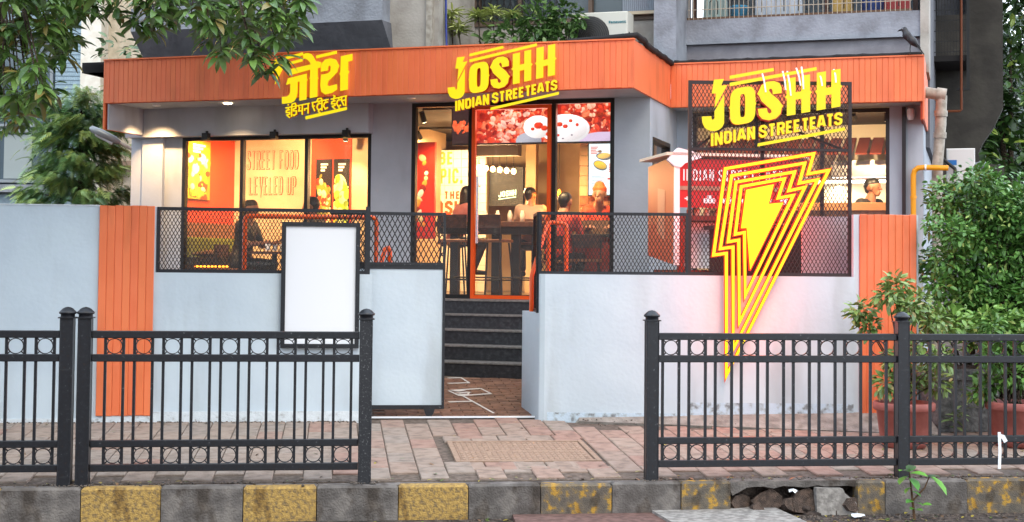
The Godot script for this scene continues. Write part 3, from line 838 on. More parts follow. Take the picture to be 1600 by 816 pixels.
func kerb_block(kerb: Node3D, x0: float, x1: float, m: Material) -> void:
	var t := MB.new(); t.tile(Vector3(-(x1 - x0) * 0.5 + 0.003, -0.27, -0.105), Vector3((x1 - x0) * 0.5 - 0.003, -0.012, 0.0), 0.014)
	part(kerb, "kerb_block", t, m, Vector3((x0 + x1) * 0.5, rng.randf_range(-0.006, 0.004), 0.115 + rng.randf_range(-0.006, 0.006)), Basis(Vector3.UP, rng.randf_range(-0.01, 0.01)))

# ---------------------------------------------------------------- the shop
func pane_row(t: Node3D, nm: String, x0: float, x1: float, y0: float, y1: float, z: float, mull: Array, w := 0.05) -> Node3D:
	var b := MB.new(t.get_meta("o"))
	frame_rect(b, x0, y0, x1, y1, z - 0.05, z + 0.03, w)
	for m in mull:
		b.box(Vector3(m - w * 0.5, y0 + w, z - 0.05), Vector3(m + w * 0.5, y1 - w, z + 0.025))
	var win := part(t, nm, b, M.frame)
	var xs := [x0 + w] + mull + [x1 - w]
	for i in xs.size() - 1:
		var g := MB.new(t.get_meta("o")); g.quad(Vector3(xs[i], y0 + w, z - 0.01), Vector3(xs[i + 1], y0 + w, z - 0.01), Vector3(xs[i + 1], y1 - w, z - 0.01), Vector3(xs[i], y1 - w, z - 0.01))
		part(win, "pane", g, M.glass)
	return win

func shop_building() -> void:
	var o := Vector3(0, 0.25, 0)
	var t := thing("shop_building", "grey single storey shop front with an orange slatted fascia and large lit windows", "shop", "B", o)
	t.set_meta("o", o)
	var W := func(nm, a, c, m):
		var b := MB.new(o); b.box(a, c); return part(t, nm, b, m)
	W.call("wall", Vector3(-5.2, 0.2, -0.15), Vector3(-4.45, 3.06, 0), M.facade)
	W.call("pilaster", Vector3(-5.0, 0.2, 0), Vector3(-4.70, 3.055, 0.06), M.facade)
	W.call("wall", Vector3(-4.45, 0.2, -0.15), Vector3(-1.82, 1.12, -0.002), M.facade)
	W.call("wall", Vector3(-1.82, 0.2, -0.15), Vector3(-1.29, 3.42, 0), M.facade)
	W.call("beam", Vector3(-5.2, 3.06, -0.16), Vector3(-1.80, 3.42, 0.15), M.facade)
	W.call("wall", Vector3(1.24, 0.2, -0.15), Vector3(1.66, 3.42, 0), M.facade)
	# return wall with its small window
	W.call("wall", Vector3(1.5, 0.2, -1.6), Vector3(1.658, 1.7, -0.15), M.facade)
	W.call("wall", Vector3(1.5, 2.97, -1.6), Vector3(1.658, 3.42, -0.15), M.facade)
	W.call("wall", Vector3(1.5, 1.7, -1.6), Vector3(1.658, 2.97, -1.14), M.facade)
	var b := MB.new(o)
	for q in [[-1.14, -1.10, 1.7, 2.97], [-0.19, -0.15, 1.7, 2.97], [-1.10, -0.19, 2.92, 2.97], [-1.10, -0.19, 1.7, 1.75]]:
		b.box(Vector3(1.56, q[2], q[0]), Vector3(1.67, q[3], q[1]))
	var sw := part(t, "window", b, M.frame)
	b = MB.new(o); b.quad(Vector3(1.62, 1.75, -0.19), Vector3(1.62, 1.75, -1.1), Vector3(1.62, 2.92, -1.1), Vector3(1.62, 2.92, -0.19))
	part(sw, "pane", b, M.glass)
	W.call("wall", Vector3(1.5, 0.2, -1.75), Vector3(1.86, 3.42, -1.6), M.facade)
	W.call("wall", Vector3(1.86, 0.2, -1.75), Vector3(4.25, 1.12, -1.6), M.facade)
	W.call("wall", Vector3(4.25, 0.2, -1.75), Vector3(4.64, 3.42, -1.6), M.facade)
	W.call("wall", Vector3(4.5, 0.2, -7.0), Vector3(4.64, 3.9, -1.75), M.facade)
	# soffits
	W.call("soffit", Vector3(-4.96, 3.42, -0.16), Vector3(1.66, 3.46, 0.94), M.facade)
	W.call("soffit", Vector3(1.5, 3.42, -1.75), Vector3(4.64, 3.46, -1.06), M.facade)
	W.call("soffit", Vector3(1.5, 3.421, -1.06), Vector3(1.655, 3.461, -0.16), M.facade)
	# fascia
	b = MB.new(o)
	b.box(Vector3(-4.98, 3.405, 0.91), Vector3(1.66, 3.945, 0.935))
	b.box(Vector3(1.70, 3.405, -1.09), Vector3(4.65, 3.945, -1.065))
	b.box(Vector3(-4.98, 3.09, 0.0), Vector3(-4.95, 3.945, 0.91))
	b.box(Vector3(4.625, 3.20, -3.0), Vector3(4.65, 3.945, -1.09))
	var fas := part(t, "fascia", b, M.orange_back)
	rng.seed = 21
	boards(fas, "slat", -4.985 - o.x, 1.68, 3.41 - o.y, 3.935 - o.y, 0.935, 0.066, M.orange)
	boards(fas, "slat", 1.687, 4.66, 3.41 - o.y, 3.935 - o.y, -1.065, 0.066, M.orange)
	b = MB.new(o); b.box(Vector3(1.655, 3.41, -1.065), Vector3(1.685, 3.935, 0.952)); part(fas, "return_panel", b, M.orange[1])
	b = MB.new(o); b.box(Vector3(-5.0, 3.085, 0.002), Vector3(-4.981, 3.945, 0.952)); part(fas, "return_panel", b, M.orange[2])
	b = MB.new(o); b.box(Vector3(4.651, 3.20, -3.0), Vector3(4.668, 3.945, -1.046)); part(fas, "return_panel", b, M.orange[0])
	b = MB.new(o); b.box(Vector3(-4.949, 3.085, 0.16), Vector3(-4.93, 3.42, 0.93)); part(fas, "side_lining", b, M.facade)
	b = MB.new(o); b.box(Vector3(-5.0, 3.936, 0.90), Vector3(1.69, 3.952, 0.965)); b.box(Vector3(1.66, 3.936, -1.06), Vector3(4.67, 3.952, -1.035)); part(fas, "cap_strip", b, M.orange[3])
	# flat roof behind the fascia, its dark sheet turned up at the edge
	W.call("roof", Vector3(-5.3, 3.80, -1.0), Vector3(1.65, 3.90, 0.9), M.membrane)
	W.call("roof", Vector3(1.65, 3.80, -7.0), Vector3(4.62, 3.90, -1.1), M.membrane)
	b = MB.new(o)
	rng.seed = 8
	var pts := []
	for i in 25:
		pts.append(Vector3(1.70, 3.95 + rng.randf_range(0.0, 0.012) + (0.035 if i < 6 else 0.0), 0.9 - i * 0.082))
	b.tube([Vector3(0.9, 3.962, 0.82), Vector3(1.3, 3.975, 0.86), Vector3(1.62, 3.985, 0.9)] + pts, 0.035, 6)
	pts = []
	for i in 40:
		pts.append(Vector3(1.72 + i * 0.075, 3.965 + rng.randf_range(-0.004, 0.008), -1.10))
	b.tube(pts, 0.028, 6)
	part(t, "roof_sheet_edge", b, M.membrane)
	b = MB.new(o); b.box(Vector3(-5.35, 3.80, 0.3), Vector3(-5.02, 3.93, 0.9)); part(t, "roof_sheet_edge", b, M.membrane)
	# windows
	pane_row(t, "window", -4.45, -1.82, 1.12, 3.058, -0.03, [-3.60, -2.70], 0.045)
	var wn := pane_row(t, "window", -1.29, 1.24, 1.06, 3.418, -0.03, [-0.535, 0.505], 0.05)
	wn.name = "entrance_glazing"
	pane_row(t, "window", 1.86, 4.25, 1.12, 3.40, -1.64, [2.65, 3.45], 0.045)
	# the orange framed door
	b = MB.new(o); frame_rect(b, -0.505, 1.062, 0.478, 3.36, -0.03, 0.032, 0.042)
	var door := part(t, "door", b, M.pipe_orange)
	b = MB.new(o); b.tube([Vector3(-0.41, 1.72, 0.075), Vector3(-0.41, 2.52, 0.075)], 0.017, 8)
	for y in [1.85, 2.4]: b.tube([Vector3(-0.41, y, 0.075), Vector3(-0.41, y, -0.01)], 0.01, 6)
	part(door, "handle", b, M.steel)
	# steps
	for i in 6:
		var st := MB.new(o)
		var y1 := 0.255 + 0.161 * (i + 1) - (0.161 if i == 5 else 0.0)
		var z1 := 1.55 - 0.28 * i
		if i == 5: continue
		st.box(Vector3(-1.3, 0.15, 0.1 if i == 4 else z1 - 0.3), Vector3(0.95, y1 - 0.02, z1))
		var sp := part(t, "step", st, M.step)
		st = MB.new(o); st.tile(Vector3(-1.3, y1 - 0.019, -0.05 if i == 4 else z1 - 0.29), Vector3(0.95, y1, z1 + 0.012), 0.005)
		part(sp, "tread", st, M.step_edge)
	# inside
	W.call("floor", Vector3(-4.85, 0.95, -6.0), Vector3(1.5, 1.05, -0.15), M.floor)
	W.call("floor", Vector3(1.5, 0.95, -6.0), Vector3(4.5, 1.05, -1.75), M.floor)
	W.call("floor", Vector3(-1.29, 0.95, -0.15), Vector3(1.24, 1.049, 0.1), M.floor)
	W.call("ceiling", Vector3(-4.85, 3.50, -6.0), Vector3(1.5, 3.6, -0.16), M.ceiling)
	W.call("ceiling", Vector3(1.5, 3.50, -6.0), Vector3(4.5, 3.6, -1.75), M.ceiling)
	W.call("inner_wall", Vector3(-5.0, 0.95, -6.0), Vector3(-4.85, 3.5, -0.16), M.red_wall)
	W.call("inner_wall", Vector3(-5.0, 0.95, -6.1), Vector3(4.5, 3.5, -6.0), M.cream)
	W.call("inner_wall", Vector3(-4.85, 1.05, -2.25), Vector3(-2.72, 3.5, -2.1), M.cream)
	W.call("inner_wall", Vector3(-2.72, 1.05, -4.7), Vector3(-2.6, 3.5, -2.1), M.cream)
	W.call("inner_wall", Vector3(1.0, 1.05, -6.0), Vector3(1.12, 3.5, -2.6), M.cream)
	# soffit fittings: recessed discs and black floodlights over the window
	for q in [[-3.5, 0.55], [-4.5, 0.55], [-1.08, 0.55], [0.66, 0.55]]:
		b = MB.new(o); b.lathe(Vector3(q[0], 3.408, q[1]), [[0.0, 0], [0.05, 0], [0.05, 0.012]], 14)
		part(t, "downlight", b, M.spot if q[0] == -3.5 else M.white)
	for x in [-4.0, -3.05, -2.07]:
		b = MB.new(o); b.box(Vector3(x - 0.04, 3.0, 0.15), Vector3(x + 0.04, 3.09, 0.23)); b.box(Vector3(x - 0.012, 3.09, 0.16), Vector3(x + 0.012, 3.12, 0.18))
		part(t, "floodlight", b, M.black)
	spot(t, Vector3(-3.5, 3.39, 0.55) - o, Vector3(-3.6, 1, 0.4) - o, WARM, 0.8, 55)
	spot(t, Vector3(-4.6, 3.39, 0.5) - o, Vector3(-4.85, 1.0, 0.1) - o, WARM, 1.6, 50)

func upper_building() -> void:
	var o := Vector3(0, 3.9, -1.5)
	var t := thing("apartment_building", "weathered grey apartment block with barred balconies above the orange fascia", "building", "B", o)
	var W := func(nm, a, c, m, par = null):
		var b := MB.new(o); b.box(a, c); return part(t if par == null else par, nm, b, m)
	# left balcony: lit face, sloping underside
	var lb = W.call("balcony", Vector3(-5.25, 4.46, -1.2), Vector3(-1.70, 4.76, 0.0), M.apt)
	var b := MB.new(o)
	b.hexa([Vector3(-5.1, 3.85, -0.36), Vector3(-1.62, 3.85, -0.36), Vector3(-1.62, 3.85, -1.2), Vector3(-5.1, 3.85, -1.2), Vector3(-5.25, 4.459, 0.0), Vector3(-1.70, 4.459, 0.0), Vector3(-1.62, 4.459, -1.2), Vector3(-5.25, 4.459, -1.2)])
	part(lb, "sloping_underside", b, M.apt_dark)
	b = MB.new(o)
	for i in 44: b.box(Vector3(-5.2 + i * 0.08, 4.76, -0.05), Vector3(-5.188 + i * 0.08, 6.2, -0.038))
	for y in [4.78, 5.4, 6.18]: b.box(Vector3(-5.22, y, -0.055), Vector3(-1.72, y + 0.02, -0.033))
	part(lb, "grille", b, M.black)
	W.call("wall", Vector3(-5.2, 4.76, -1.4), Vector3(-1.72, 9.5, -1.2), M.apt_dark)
	W.call("balcony", Vector3(-5.25, 6.2, -1.2), Vector3(-1.70, 7.2, 0.0), M.apt)
	# wall and pilaster beside it
	W.call("wall", Vector3(-1.70, 3.85, -2.2), Vector3(-1.05, 9.5, -0.25), M.apt_beige)
	W.call("pilaster", Vector3(-1.20, 3.85, -0.25), Vector3(-1.12, 9.5, -0.20), M.pvc)
	# recess with its window
	W.call("wall", Vector3(-1.05, 3.85, -1.75), Vector3(1.44, 4.60, -1.6), M.apt_beige)
	W.call("wall", Vector3(-1.05, 6.2, -1.75), Vector3(1.44, 9.5, -1.6), M.apt_beige)
	b = MB.new(o)
	for q in [[-1.05, 1.44, 4.60, 4.66], [-1.05, -0.98, 4.66, 6.2], [-0.47, -0.40, 4.66, 6.2], [0.50, 0.55, 4.66, 6.2], [1.39, 1.44, 4.66, 6.2]]:
		b.box(Vector3(q[0], q[2], -1.68), Vector3(q[1], q[3], -1.57))
	var wn := part(t, "window", b, mat(Color(0.36, 0.29, 0.24), 0.6))
	b = MB.new(o); b.box(Vector3(0.45, 4.66, -1.58), Vector3(1.42, 4.70, -1.5)); part(wn, "sill", b, mat(Color(0.74, 0.68, 0.58), 0.8))
	b = MB.new(o)
	for q in [[-0.98, -0.47], [-0.40, 0.50], [0.55, 1.39]]:
		b.quad(Vector3(q[0], 4.66, -1.66), Vector3(q[1], 4.66, -1.66), Vector3(q[1], 6.2, -1.66), Vector3(q[0], 6.2, -1.66))
	part(wn, "pane", b, mat(Color(0.30, 0.34, 0.36), 0.15))
	b = MB.new(o)
	for i in 13:
		var x := -1.0 + i * 0.09
		for s in [-1.0, 1.0]:
			for k in 6:
				b.bar(Vector3(x, 4.66 + k * 0.25, -1.56), Vector3(x + s * 0.045, 4.785 + k * 0.25, -1.56), 0.012, 0.006, Vector3(0, 0, 1))
				b.bar(Vector3(x + s * 0.045, 4.785 + k * 0.25, -1.56), Vector3(x, 4.91 + k * 0.25, -1.56), 0.012, 0.006, Vector3(0, 0, 1))
		b.box(Vector3(x - 0.007, 4.66, -1.565), Vector3(x + 0.007, 6.2, -1.555))
	part(wn, "grille", b, M.black)
	b = MB.new(o)
	for i in 16:
		b.tube([Vector3(0.95 + i * 0.027, 4.72, -1.64), Vector3(0.955 + i * 0.027, 6.2, -1.64)], 0.015, 6)
	part(wn, "curtain", b, mat(Color(0.55, 0.58, 0.62), 0.9))
	# pillar and the right balcony
	W.call("pillar", Vector3(1.44, 3.85, -2.2), Vector3(1.72, 9.5, -1.2), M.apt)
	var rb = W.call("balcony", Vector3(1.72, 4.30, -2.4), Vector3(4.6, 4.615, -1.86), M.apt)
	W.call("lower_band", Vector3(1.72, 3.85, -2.4), Vector3(4.6, 4.298, -1.93), rough_mat(96, [Color(0.50, 0.49, 0.51), Color(0.56, 0.55, 0.57)], [0.3, 0.7], 0.012, 2.0, 0.9, 0.4, 0.11), rb)
	W.call("sill", Vector3(1.72, 4.616, -2.3), Vector3(4.5, 4.65, -1.9), mat(Color(0.42, 0.32, 0.25), 0.8), rb)
	b = MB.new(o)
	for i in 48: b.box(Vector3(1.75 + i * 0.058, 4.62, -1.872), Vector3(1.758 + i * 0.058, 6.0, -1.864))
	for y in [4.74, 5.2, 5.6]: b.box(Vector3(1.74, y, -1.875), Vector3(4.5, y + 0.01, -1.862))
	part(rb, "grille", b, mat(Color(0.66, 0.62, 0.55), 0.6))
	b = MB.new(); b.ribbon([Vector2(0, 0), Vector2(0, 0.16), Vector2(0.05, 0.22), Vector2(0.10, 0.16), Vector2(0.10, 0)], 0.012, 0, 0.01)
	var loop := b.done()
	for i in 9: part(rb, "grille_loop", loop, M.black, Vector3(2.0 + i * 0.28, 4.70, -2.0) - o)
	for q in [[1.72, 0.05], [2.55, 0.05], [3.42, 0.05], [4.5, 0.06]]:
		W.call("post", Vector3(q[0], 4.65, -2.35), Vector3(q[0] + q[1], 6.0, -2.25), M.wood_dark, rb)
	W.call("inner_wall", Vector3(1.72, 4.6, -3.6), Vector3(4.6, 9.5, -3.5), mat(Color(0.50, 0.53, 0.55), 0.9), rb)
	W.call("wall", Vector3(1.72, 6.0, -2.4), Vector3(4.6, 9.5, -1.86), M.apt)
	W.call("pillar", Vector3(4.6, 3.85, -2.6), Vector3(4.70, 9.5, -1.83), M.apt_beige)
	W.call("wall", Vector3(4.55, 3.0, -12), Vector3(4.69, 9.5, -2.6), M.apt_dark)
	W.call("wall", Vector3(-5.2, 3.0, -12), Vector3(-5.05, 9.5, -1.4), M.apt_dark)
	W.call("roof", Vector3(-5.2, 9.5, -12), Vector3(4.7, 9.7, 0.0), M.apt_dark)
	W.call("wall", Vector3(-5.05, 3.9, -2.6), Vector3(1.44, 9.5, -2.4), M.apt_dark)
	# things kept on the right balcony
	rng.seed = 9
	var kinds := [["storage_bin", "bin", Color(0.25, 0.36, 0.62)], ["hanging_cloth", "cloth", Color(0.62, 0.25, 0.25)], ["hanging_cloth", "cloth", Color(0.72, 0.76, 0.80)], ["plastic_tub", "tub", Color(0.30, 0.62, 0.78)], ["carton", "box", Color(0.66, 0.55, 0.30)], ["hanging_cloth", "cloth", Color(0.62, 0.70, 0.68)]]
	var spots := [[4.02, 0, "tall blue plastic bin behind the white balcony bars"], [4.32, 1, "faded red cloth hung behind the white balcony bars"], [3.0, 2, "pale white cloth hung in the middle of the barred balcony"], [2.35, 3, "small sky blue tub behind the barred balcony"], [3.66, 4, "tan cardboard box beside the blue bin on the balcony"], [2.05, 5, "grey green cloth at the pillar end of the barred balcony"], [2.72, 2, "second white cloth next to the sky blue tub on the balcony"]]
	for s in spots:
		var k = kinds[s[1]]
		var m := MB.new()
		if k[1] == "cloth":
			var a := []
			for i in 9: a.append(Vector2(-0.16 + i * 0.04, 0.02 * sin(i * 1.9)))
			for i in 8:
				m.quad(Vector3(a[i].x, 0.0, a[i].y), Vector3(a[i + 1].x, 0.0, a[i + 1].y), Vector3(a[i + 1].x * 0.9, 0.6, a[i + 1].y * 0.4), Vector3(a[i].x * 0.9, 0.6, a[i].y * 0.4))
		elif k[1] == "box": m.bevel(Vector3(-0.12, 0, -0.1), Vector3(0.12, 0.2, 0.1), 0.008)
		elif k[1] == "bin": m.lathe(Vector3.ZERO, [[0, 0], [0.13, 0], [0.15, 0.4], [0.165, 0.41], [0.165, 0.44], [0.0, 0.46]], 16)
		else: m.lathe(Vector3.ZERO, [[0, 0], [0.09, 0], [0.12, 0.14], [0.13, 0.15], [0.12, 0.16], [0.0, 0.15]], 16)
		solo(k[0], s[2], k[1], "B", Vector3(s[0], 4.65, -2.12), m, mat(k[2], 0.7))

# ---------------------------------------------------------------- boundary walls, mesh guards, gate
func walls_and_gate() -> void:
	var o := Vector3(-2, 0.11, -2.6)
	var t := thing("boundary_wall", "pale blue grey plastered wall with an orange slatted strip, facing the pavement", "wall", "F", o)
	var b := MB.new(o)
	b.box(Vector3(-9, 0.02, -2.74), Vector3(-2.708, 1.925, -2.6)); b.box(Vector3(-2.708, 0.02, -2.74), Vector3(-0.885, 1.372, -2.602))
	part(t, "plaster_body", b, M.wall)
	b = MB.new(o); b.box(Vector3(-9, 1.926, -2.745), Vector3(-3.18, 1.936, -2.594)); part(t, "coping", b, M.skirt)
	b = MB.new(o); b.box(Vector3(-9, 0.03, -2.6), Vector3(-3.12, 0.15, -2.592)); b.box(Vector3(-3.12, 0.03, -2.6), Vector3(-0.885, 0.205, -2.588)); part(t, "skirting", b, M.skirt)
	rng.seed = 31
	var cl := part(t, "cladding", BoxMesh.new(), M.orange_back, Vector3(-2.943, 1.05, -2.595) - o)
	(cl.mesh as BoxMesh).size = Vector3(0.45, 1.75, 0.008)
	boards(cl, "board", -3.17 + 2.943, -2.716 + 2.943, 0.171 - 1.05, 1.932 - 1.05, 0.004, 0.065, M.orange)
	b = MB.new(o)
	frame_rect(b, -2.703, 1.373, -0.925, 1.928, -2.66, -2.625, 0.028)
	b.box(Vector3(-0.945, 1.37, -2.665), Vector3(-0.905, 1.955, -2.62))
	var gd := part(t, "mesh_guard", b, M.iron)
	b = MB.new(o); wire_mesh(b, -2.675, 1.40, -0.95, 1.90, -2.642, 0.031, 0.056, 0.0062); part(gd, "wire_mesh", b, M.mesh)

	# poster frame leaning on the wall
	o = Vector3(-1.32, 0.74, -2.55)
	t = thing("poster_frame", "blank white poster board in a dark frame fixed to the wall behind the railing", "poster board", "F", o)
	b = MB.new(o); frame_rect(b, -1.655, 0.742, -0.992, 1.812, -2.59, -2.545, 0.036); b.box(Vector3(-1.64, 0.76, -2.59), Vector3(-1.0, 1.80, -2.575)); part(t, "frame", b, M.iron)
	b = MB.new(o); b.box(Vector3(-1.62, 0.778, -2.575), Vector3(-1.028, 1.778, -2.56)); part(t, "blank_sheet", b, mat(Color(0.90, 0.91, 0.925), 0.5))

	# sliding gate
	o = Vector3(-0.57, 0.13, -2.8)
	t = thing("sliding_gate", "pale grey sheet gate with a dark frame and wire mesh top, slid half open", "gate", "F", o)
	b = MB.new(o); b.box(Vector3(-1.25, 0.235, -2.82), Vector3(-0.262, 1.42, -2.80)); part(t, "sheet_panel", b, M.wall)
	b = MB.new(o)
	b.box(Vector3(-1.25, 0.20, -2.835), Vector3(-0.24, 0.235, -2.79)); b.box(Vector3(-0.262, 0.235, -2.835), Vector3(-0.24, 1.92, -2.79))
	b.box(Vector3(-1.25, 1.42, -2.832), Vector3(-0.262, 1.445, -2.792)); b.box(Vector3(-1.25, 1.452, -2.832), Vector3(-0.262, 1.478, -2.792)); b.box(Vector3(-1.25, 1.445, -2.825), Vector3(-0.262, 1.452, -2.80))
	b.box(Vector3(-1.25, 1.89, -2.832), Vector3(-0.262, 1.918, -2.792))
	part(t, "frame", b, M.iron)
	b = MB.new(o); wire_mesh(b, -1.2, 1.478, -0.262, 1.89, -2.81, 0.046, 0.088, 0.009); part(t, "wire_mesh", b, M.mesh)
	b = MB.new(o); b.plate([Vector2(-0.43, 0.235), Vector2(-0.31, 0.235), Vector2(-0.335, 0.16), Vector2(-0.35, 0.14), Vector2(-0.39, 0.14), Vector2(-0.405, 0.16)], -2.785, -2.775)
	var wh := part(t, "wheel_bracket", b, M.iron)
	b = MB.new(o)
	b.lathe(Vector3.ZERO, [[0.0, -0.01], [0.04, -0.01], [0.045, 0], [0.04, 0.01], [0, 0.01]], 16)
	part(wh, "wheel", b, M.iron, Vector3(-0.37, 0.172, -2.805), Basis(Vector3.RIGHT, PI / 2))
	b = MB.new(o); b.lathe(Vector3.ZERO, [[0.012, 0], [0.012, 0.006], [0, 0.008]], 10); part(wh, "bolt", b, M.white, Vector3(-0.37, 0.185, -2.775), Basis(Vector3.RIGHT, PI / 2))
	b = MB.new(); b.box(Vector3(-1.2, 0, -0.012), Vector3(0.62, 0.014, 0.012))
	solo("gate_track", "thin white rail on the ground across the gateway", "track", "F", Vector3(0, gy(-2.78) - 0.004, -2.78), b, M.white)

	# wall to the right of the gateway
	o = Vector3(1.6, 0.12, -12.45)
	t = thing("boundary_wall", "pale grey plastered wall right of the gateway with a wire mesh guard on top", "wall", "W", o)
	b = MB.new(o)
	b.slab([Vector2(0.243, -12.49), Vector2(0.256, -12.465), Vector2(0.295, -12.446), Vector2(1.553, -12.446), Vector2(1.553, -12.62), Vector2(0.243, -12.62)], 0.03, 1.388)
	b.slab([Vector2(0.105, -13.2), Vector2(0.235, -12.52), Vector2(0.25, -12.47), Vector2(0.29, -12.45), Vector2(0.36, -12.63), Vector2(0.36, -13.2)], 0.03, 1.045)
	b.box(Vector3(1.553, 0.03, -12.62), Vector3(2.985, 1.388, -12.455))
	b.box(Vector3(2.985, 0.03, -12.66), Vector3(3.55, 1.934, -12.458))
	part(t, "plaster_body", b, M.wall)
	b = MB.new(o); b.box(Vector3(1.555, 0.05, -12.5), Vector3(2.984, 0.285, -12.451)); part(t, "stained_foot", b, M.foot)
	b = MB.new(o); b.box(Vector3(0.32, 0.05, -12.5), Vector3(1.552, 0.19, -12.442)); part(t, "stained_foot", b, M.foot)
	rng.seed = 41
	cl = part(t, "cladding", BoxMesh.new(), M.orange_back, Vector3(3.28, 1.05, -12.453) - o)
	(cl.mesh as BoxMesh).size = Vector3(0.49, 1.75, 0.008)
	boards(cl, "board", 3.036 - 3.28, 3.53 - 3.28, 0.175 - 1.05, 1.935 - 1.05, 0.004, 0.062, M.orange)
	b = MB.new(o); frame_rect(b, 0.236, 1.389, 1.553, 1.935, -12.56, -12.53, 0.026)
	gd = part(t, "mesh_guard", b, M.iron)
	b = MB.new(o); wire_mesh(b, 0.262, 1.415, 1.527, 1.909, -12.545, 0.033, 0.06, 0.0062); part(gd, "wire_mesh", b, M.mesh)
	var sb := MB.new()
	frame_rect(sb, 0, 1.045, 0.75, 1.935, -0.015, 0.015, 0.026)
	gd = part(t, "mesh_guard", sb, M.iron, Vector3(0.236, 0, -12.565) - Vector3(o.x, o.y, o.z), Basis(Vector3.UP, PI / 2 + 0.03))
	sb = MB.new(); wire_mesh(sb, 0.026, 1.07, 0.724, 1.909, 0, 0.033, 0.06, 0.0062); part(gd, "wire_mesh", sb, M.mesh)

	# terrace floors behind the walls
	var toW := func(fr: String, x: float, z: float) -> Vector2:
		var q: Vector3 = FR[fr] * Vector3(x, 0, z)
		return Vector2(q.x, q.z)
	b = MB.new()
	b.slab([toW.call("F", -9, -2.74), toW.call("F", -0.9, -2.9), toW.call("B", -1.3, 1.6), toW.call("B", -1.3, 0.002), toW.call("B", -5.2, 0.002), toW.call("B", -9, 1.0)], 0.1, 1.03)
	struct("terrace_floor", "W", b.done(), M.floor)
	b = MB.new()
	b.slab([Vector2(0.30, -13.2), Vector2(0.36, -12.63), Vector2(3.54, -12.665), toW.call("B", 4.64, -1.598), toW.call("B", 1.66, -1.598), toW.call("B", 1.66, 0.002), toW.call("B", 0.96, 0.002), toW.call("B", 0.96, 1.6)], 0.1, 1.03)
	struct("terrace_floor", "W", b.done(), M.floor)

# ---------------------------------------------------------------- inside the shop
func quad_picture(t: Node3D, nm: String, o: Vector3, a: Vector3, b: Vector3, c: Vector3, d: Vector3, m: Material) -> MeshInstance3D:
	var q := MB.new(o); q.quad(a, b, c, d)
	return part(t, nm, q, m)

func track(label: String, a: Vector3, b: Vector3, heads: Array, e: float) -> void:    # heads: [share along the track, target]
	var t := thing("track_light", label, "ceiling light", "B", a)
	var r := MB.new(a); r.bar(a, b, 0.035, 0.03); part(t, "track", r, M.black)
	for h in heads:
		var p := a.lerp(b, h[0]) + Vector3(0, -0.1, 0)
		var d: Vector3 = (h[1] - p).normalized()
		r = MB.new(a); r.tube([p - d * 0.07, p + d * 0.07], 0.036, 10); r.tube([p, p + Vector3(0, 0.1, 0)], 0.008, 6)
		var hd := part(t, "lamp_head", r, M.black)
		r = MB.new(a); r.tube([p + d * 0.068, p + d * 0.074], 0.03, 10); part(hd, "lens", r, M.spot)
		spot(t, p + d * 0.1 - a, h[1] - a, Color(1.0, 0.84, 0.62), e, 42)

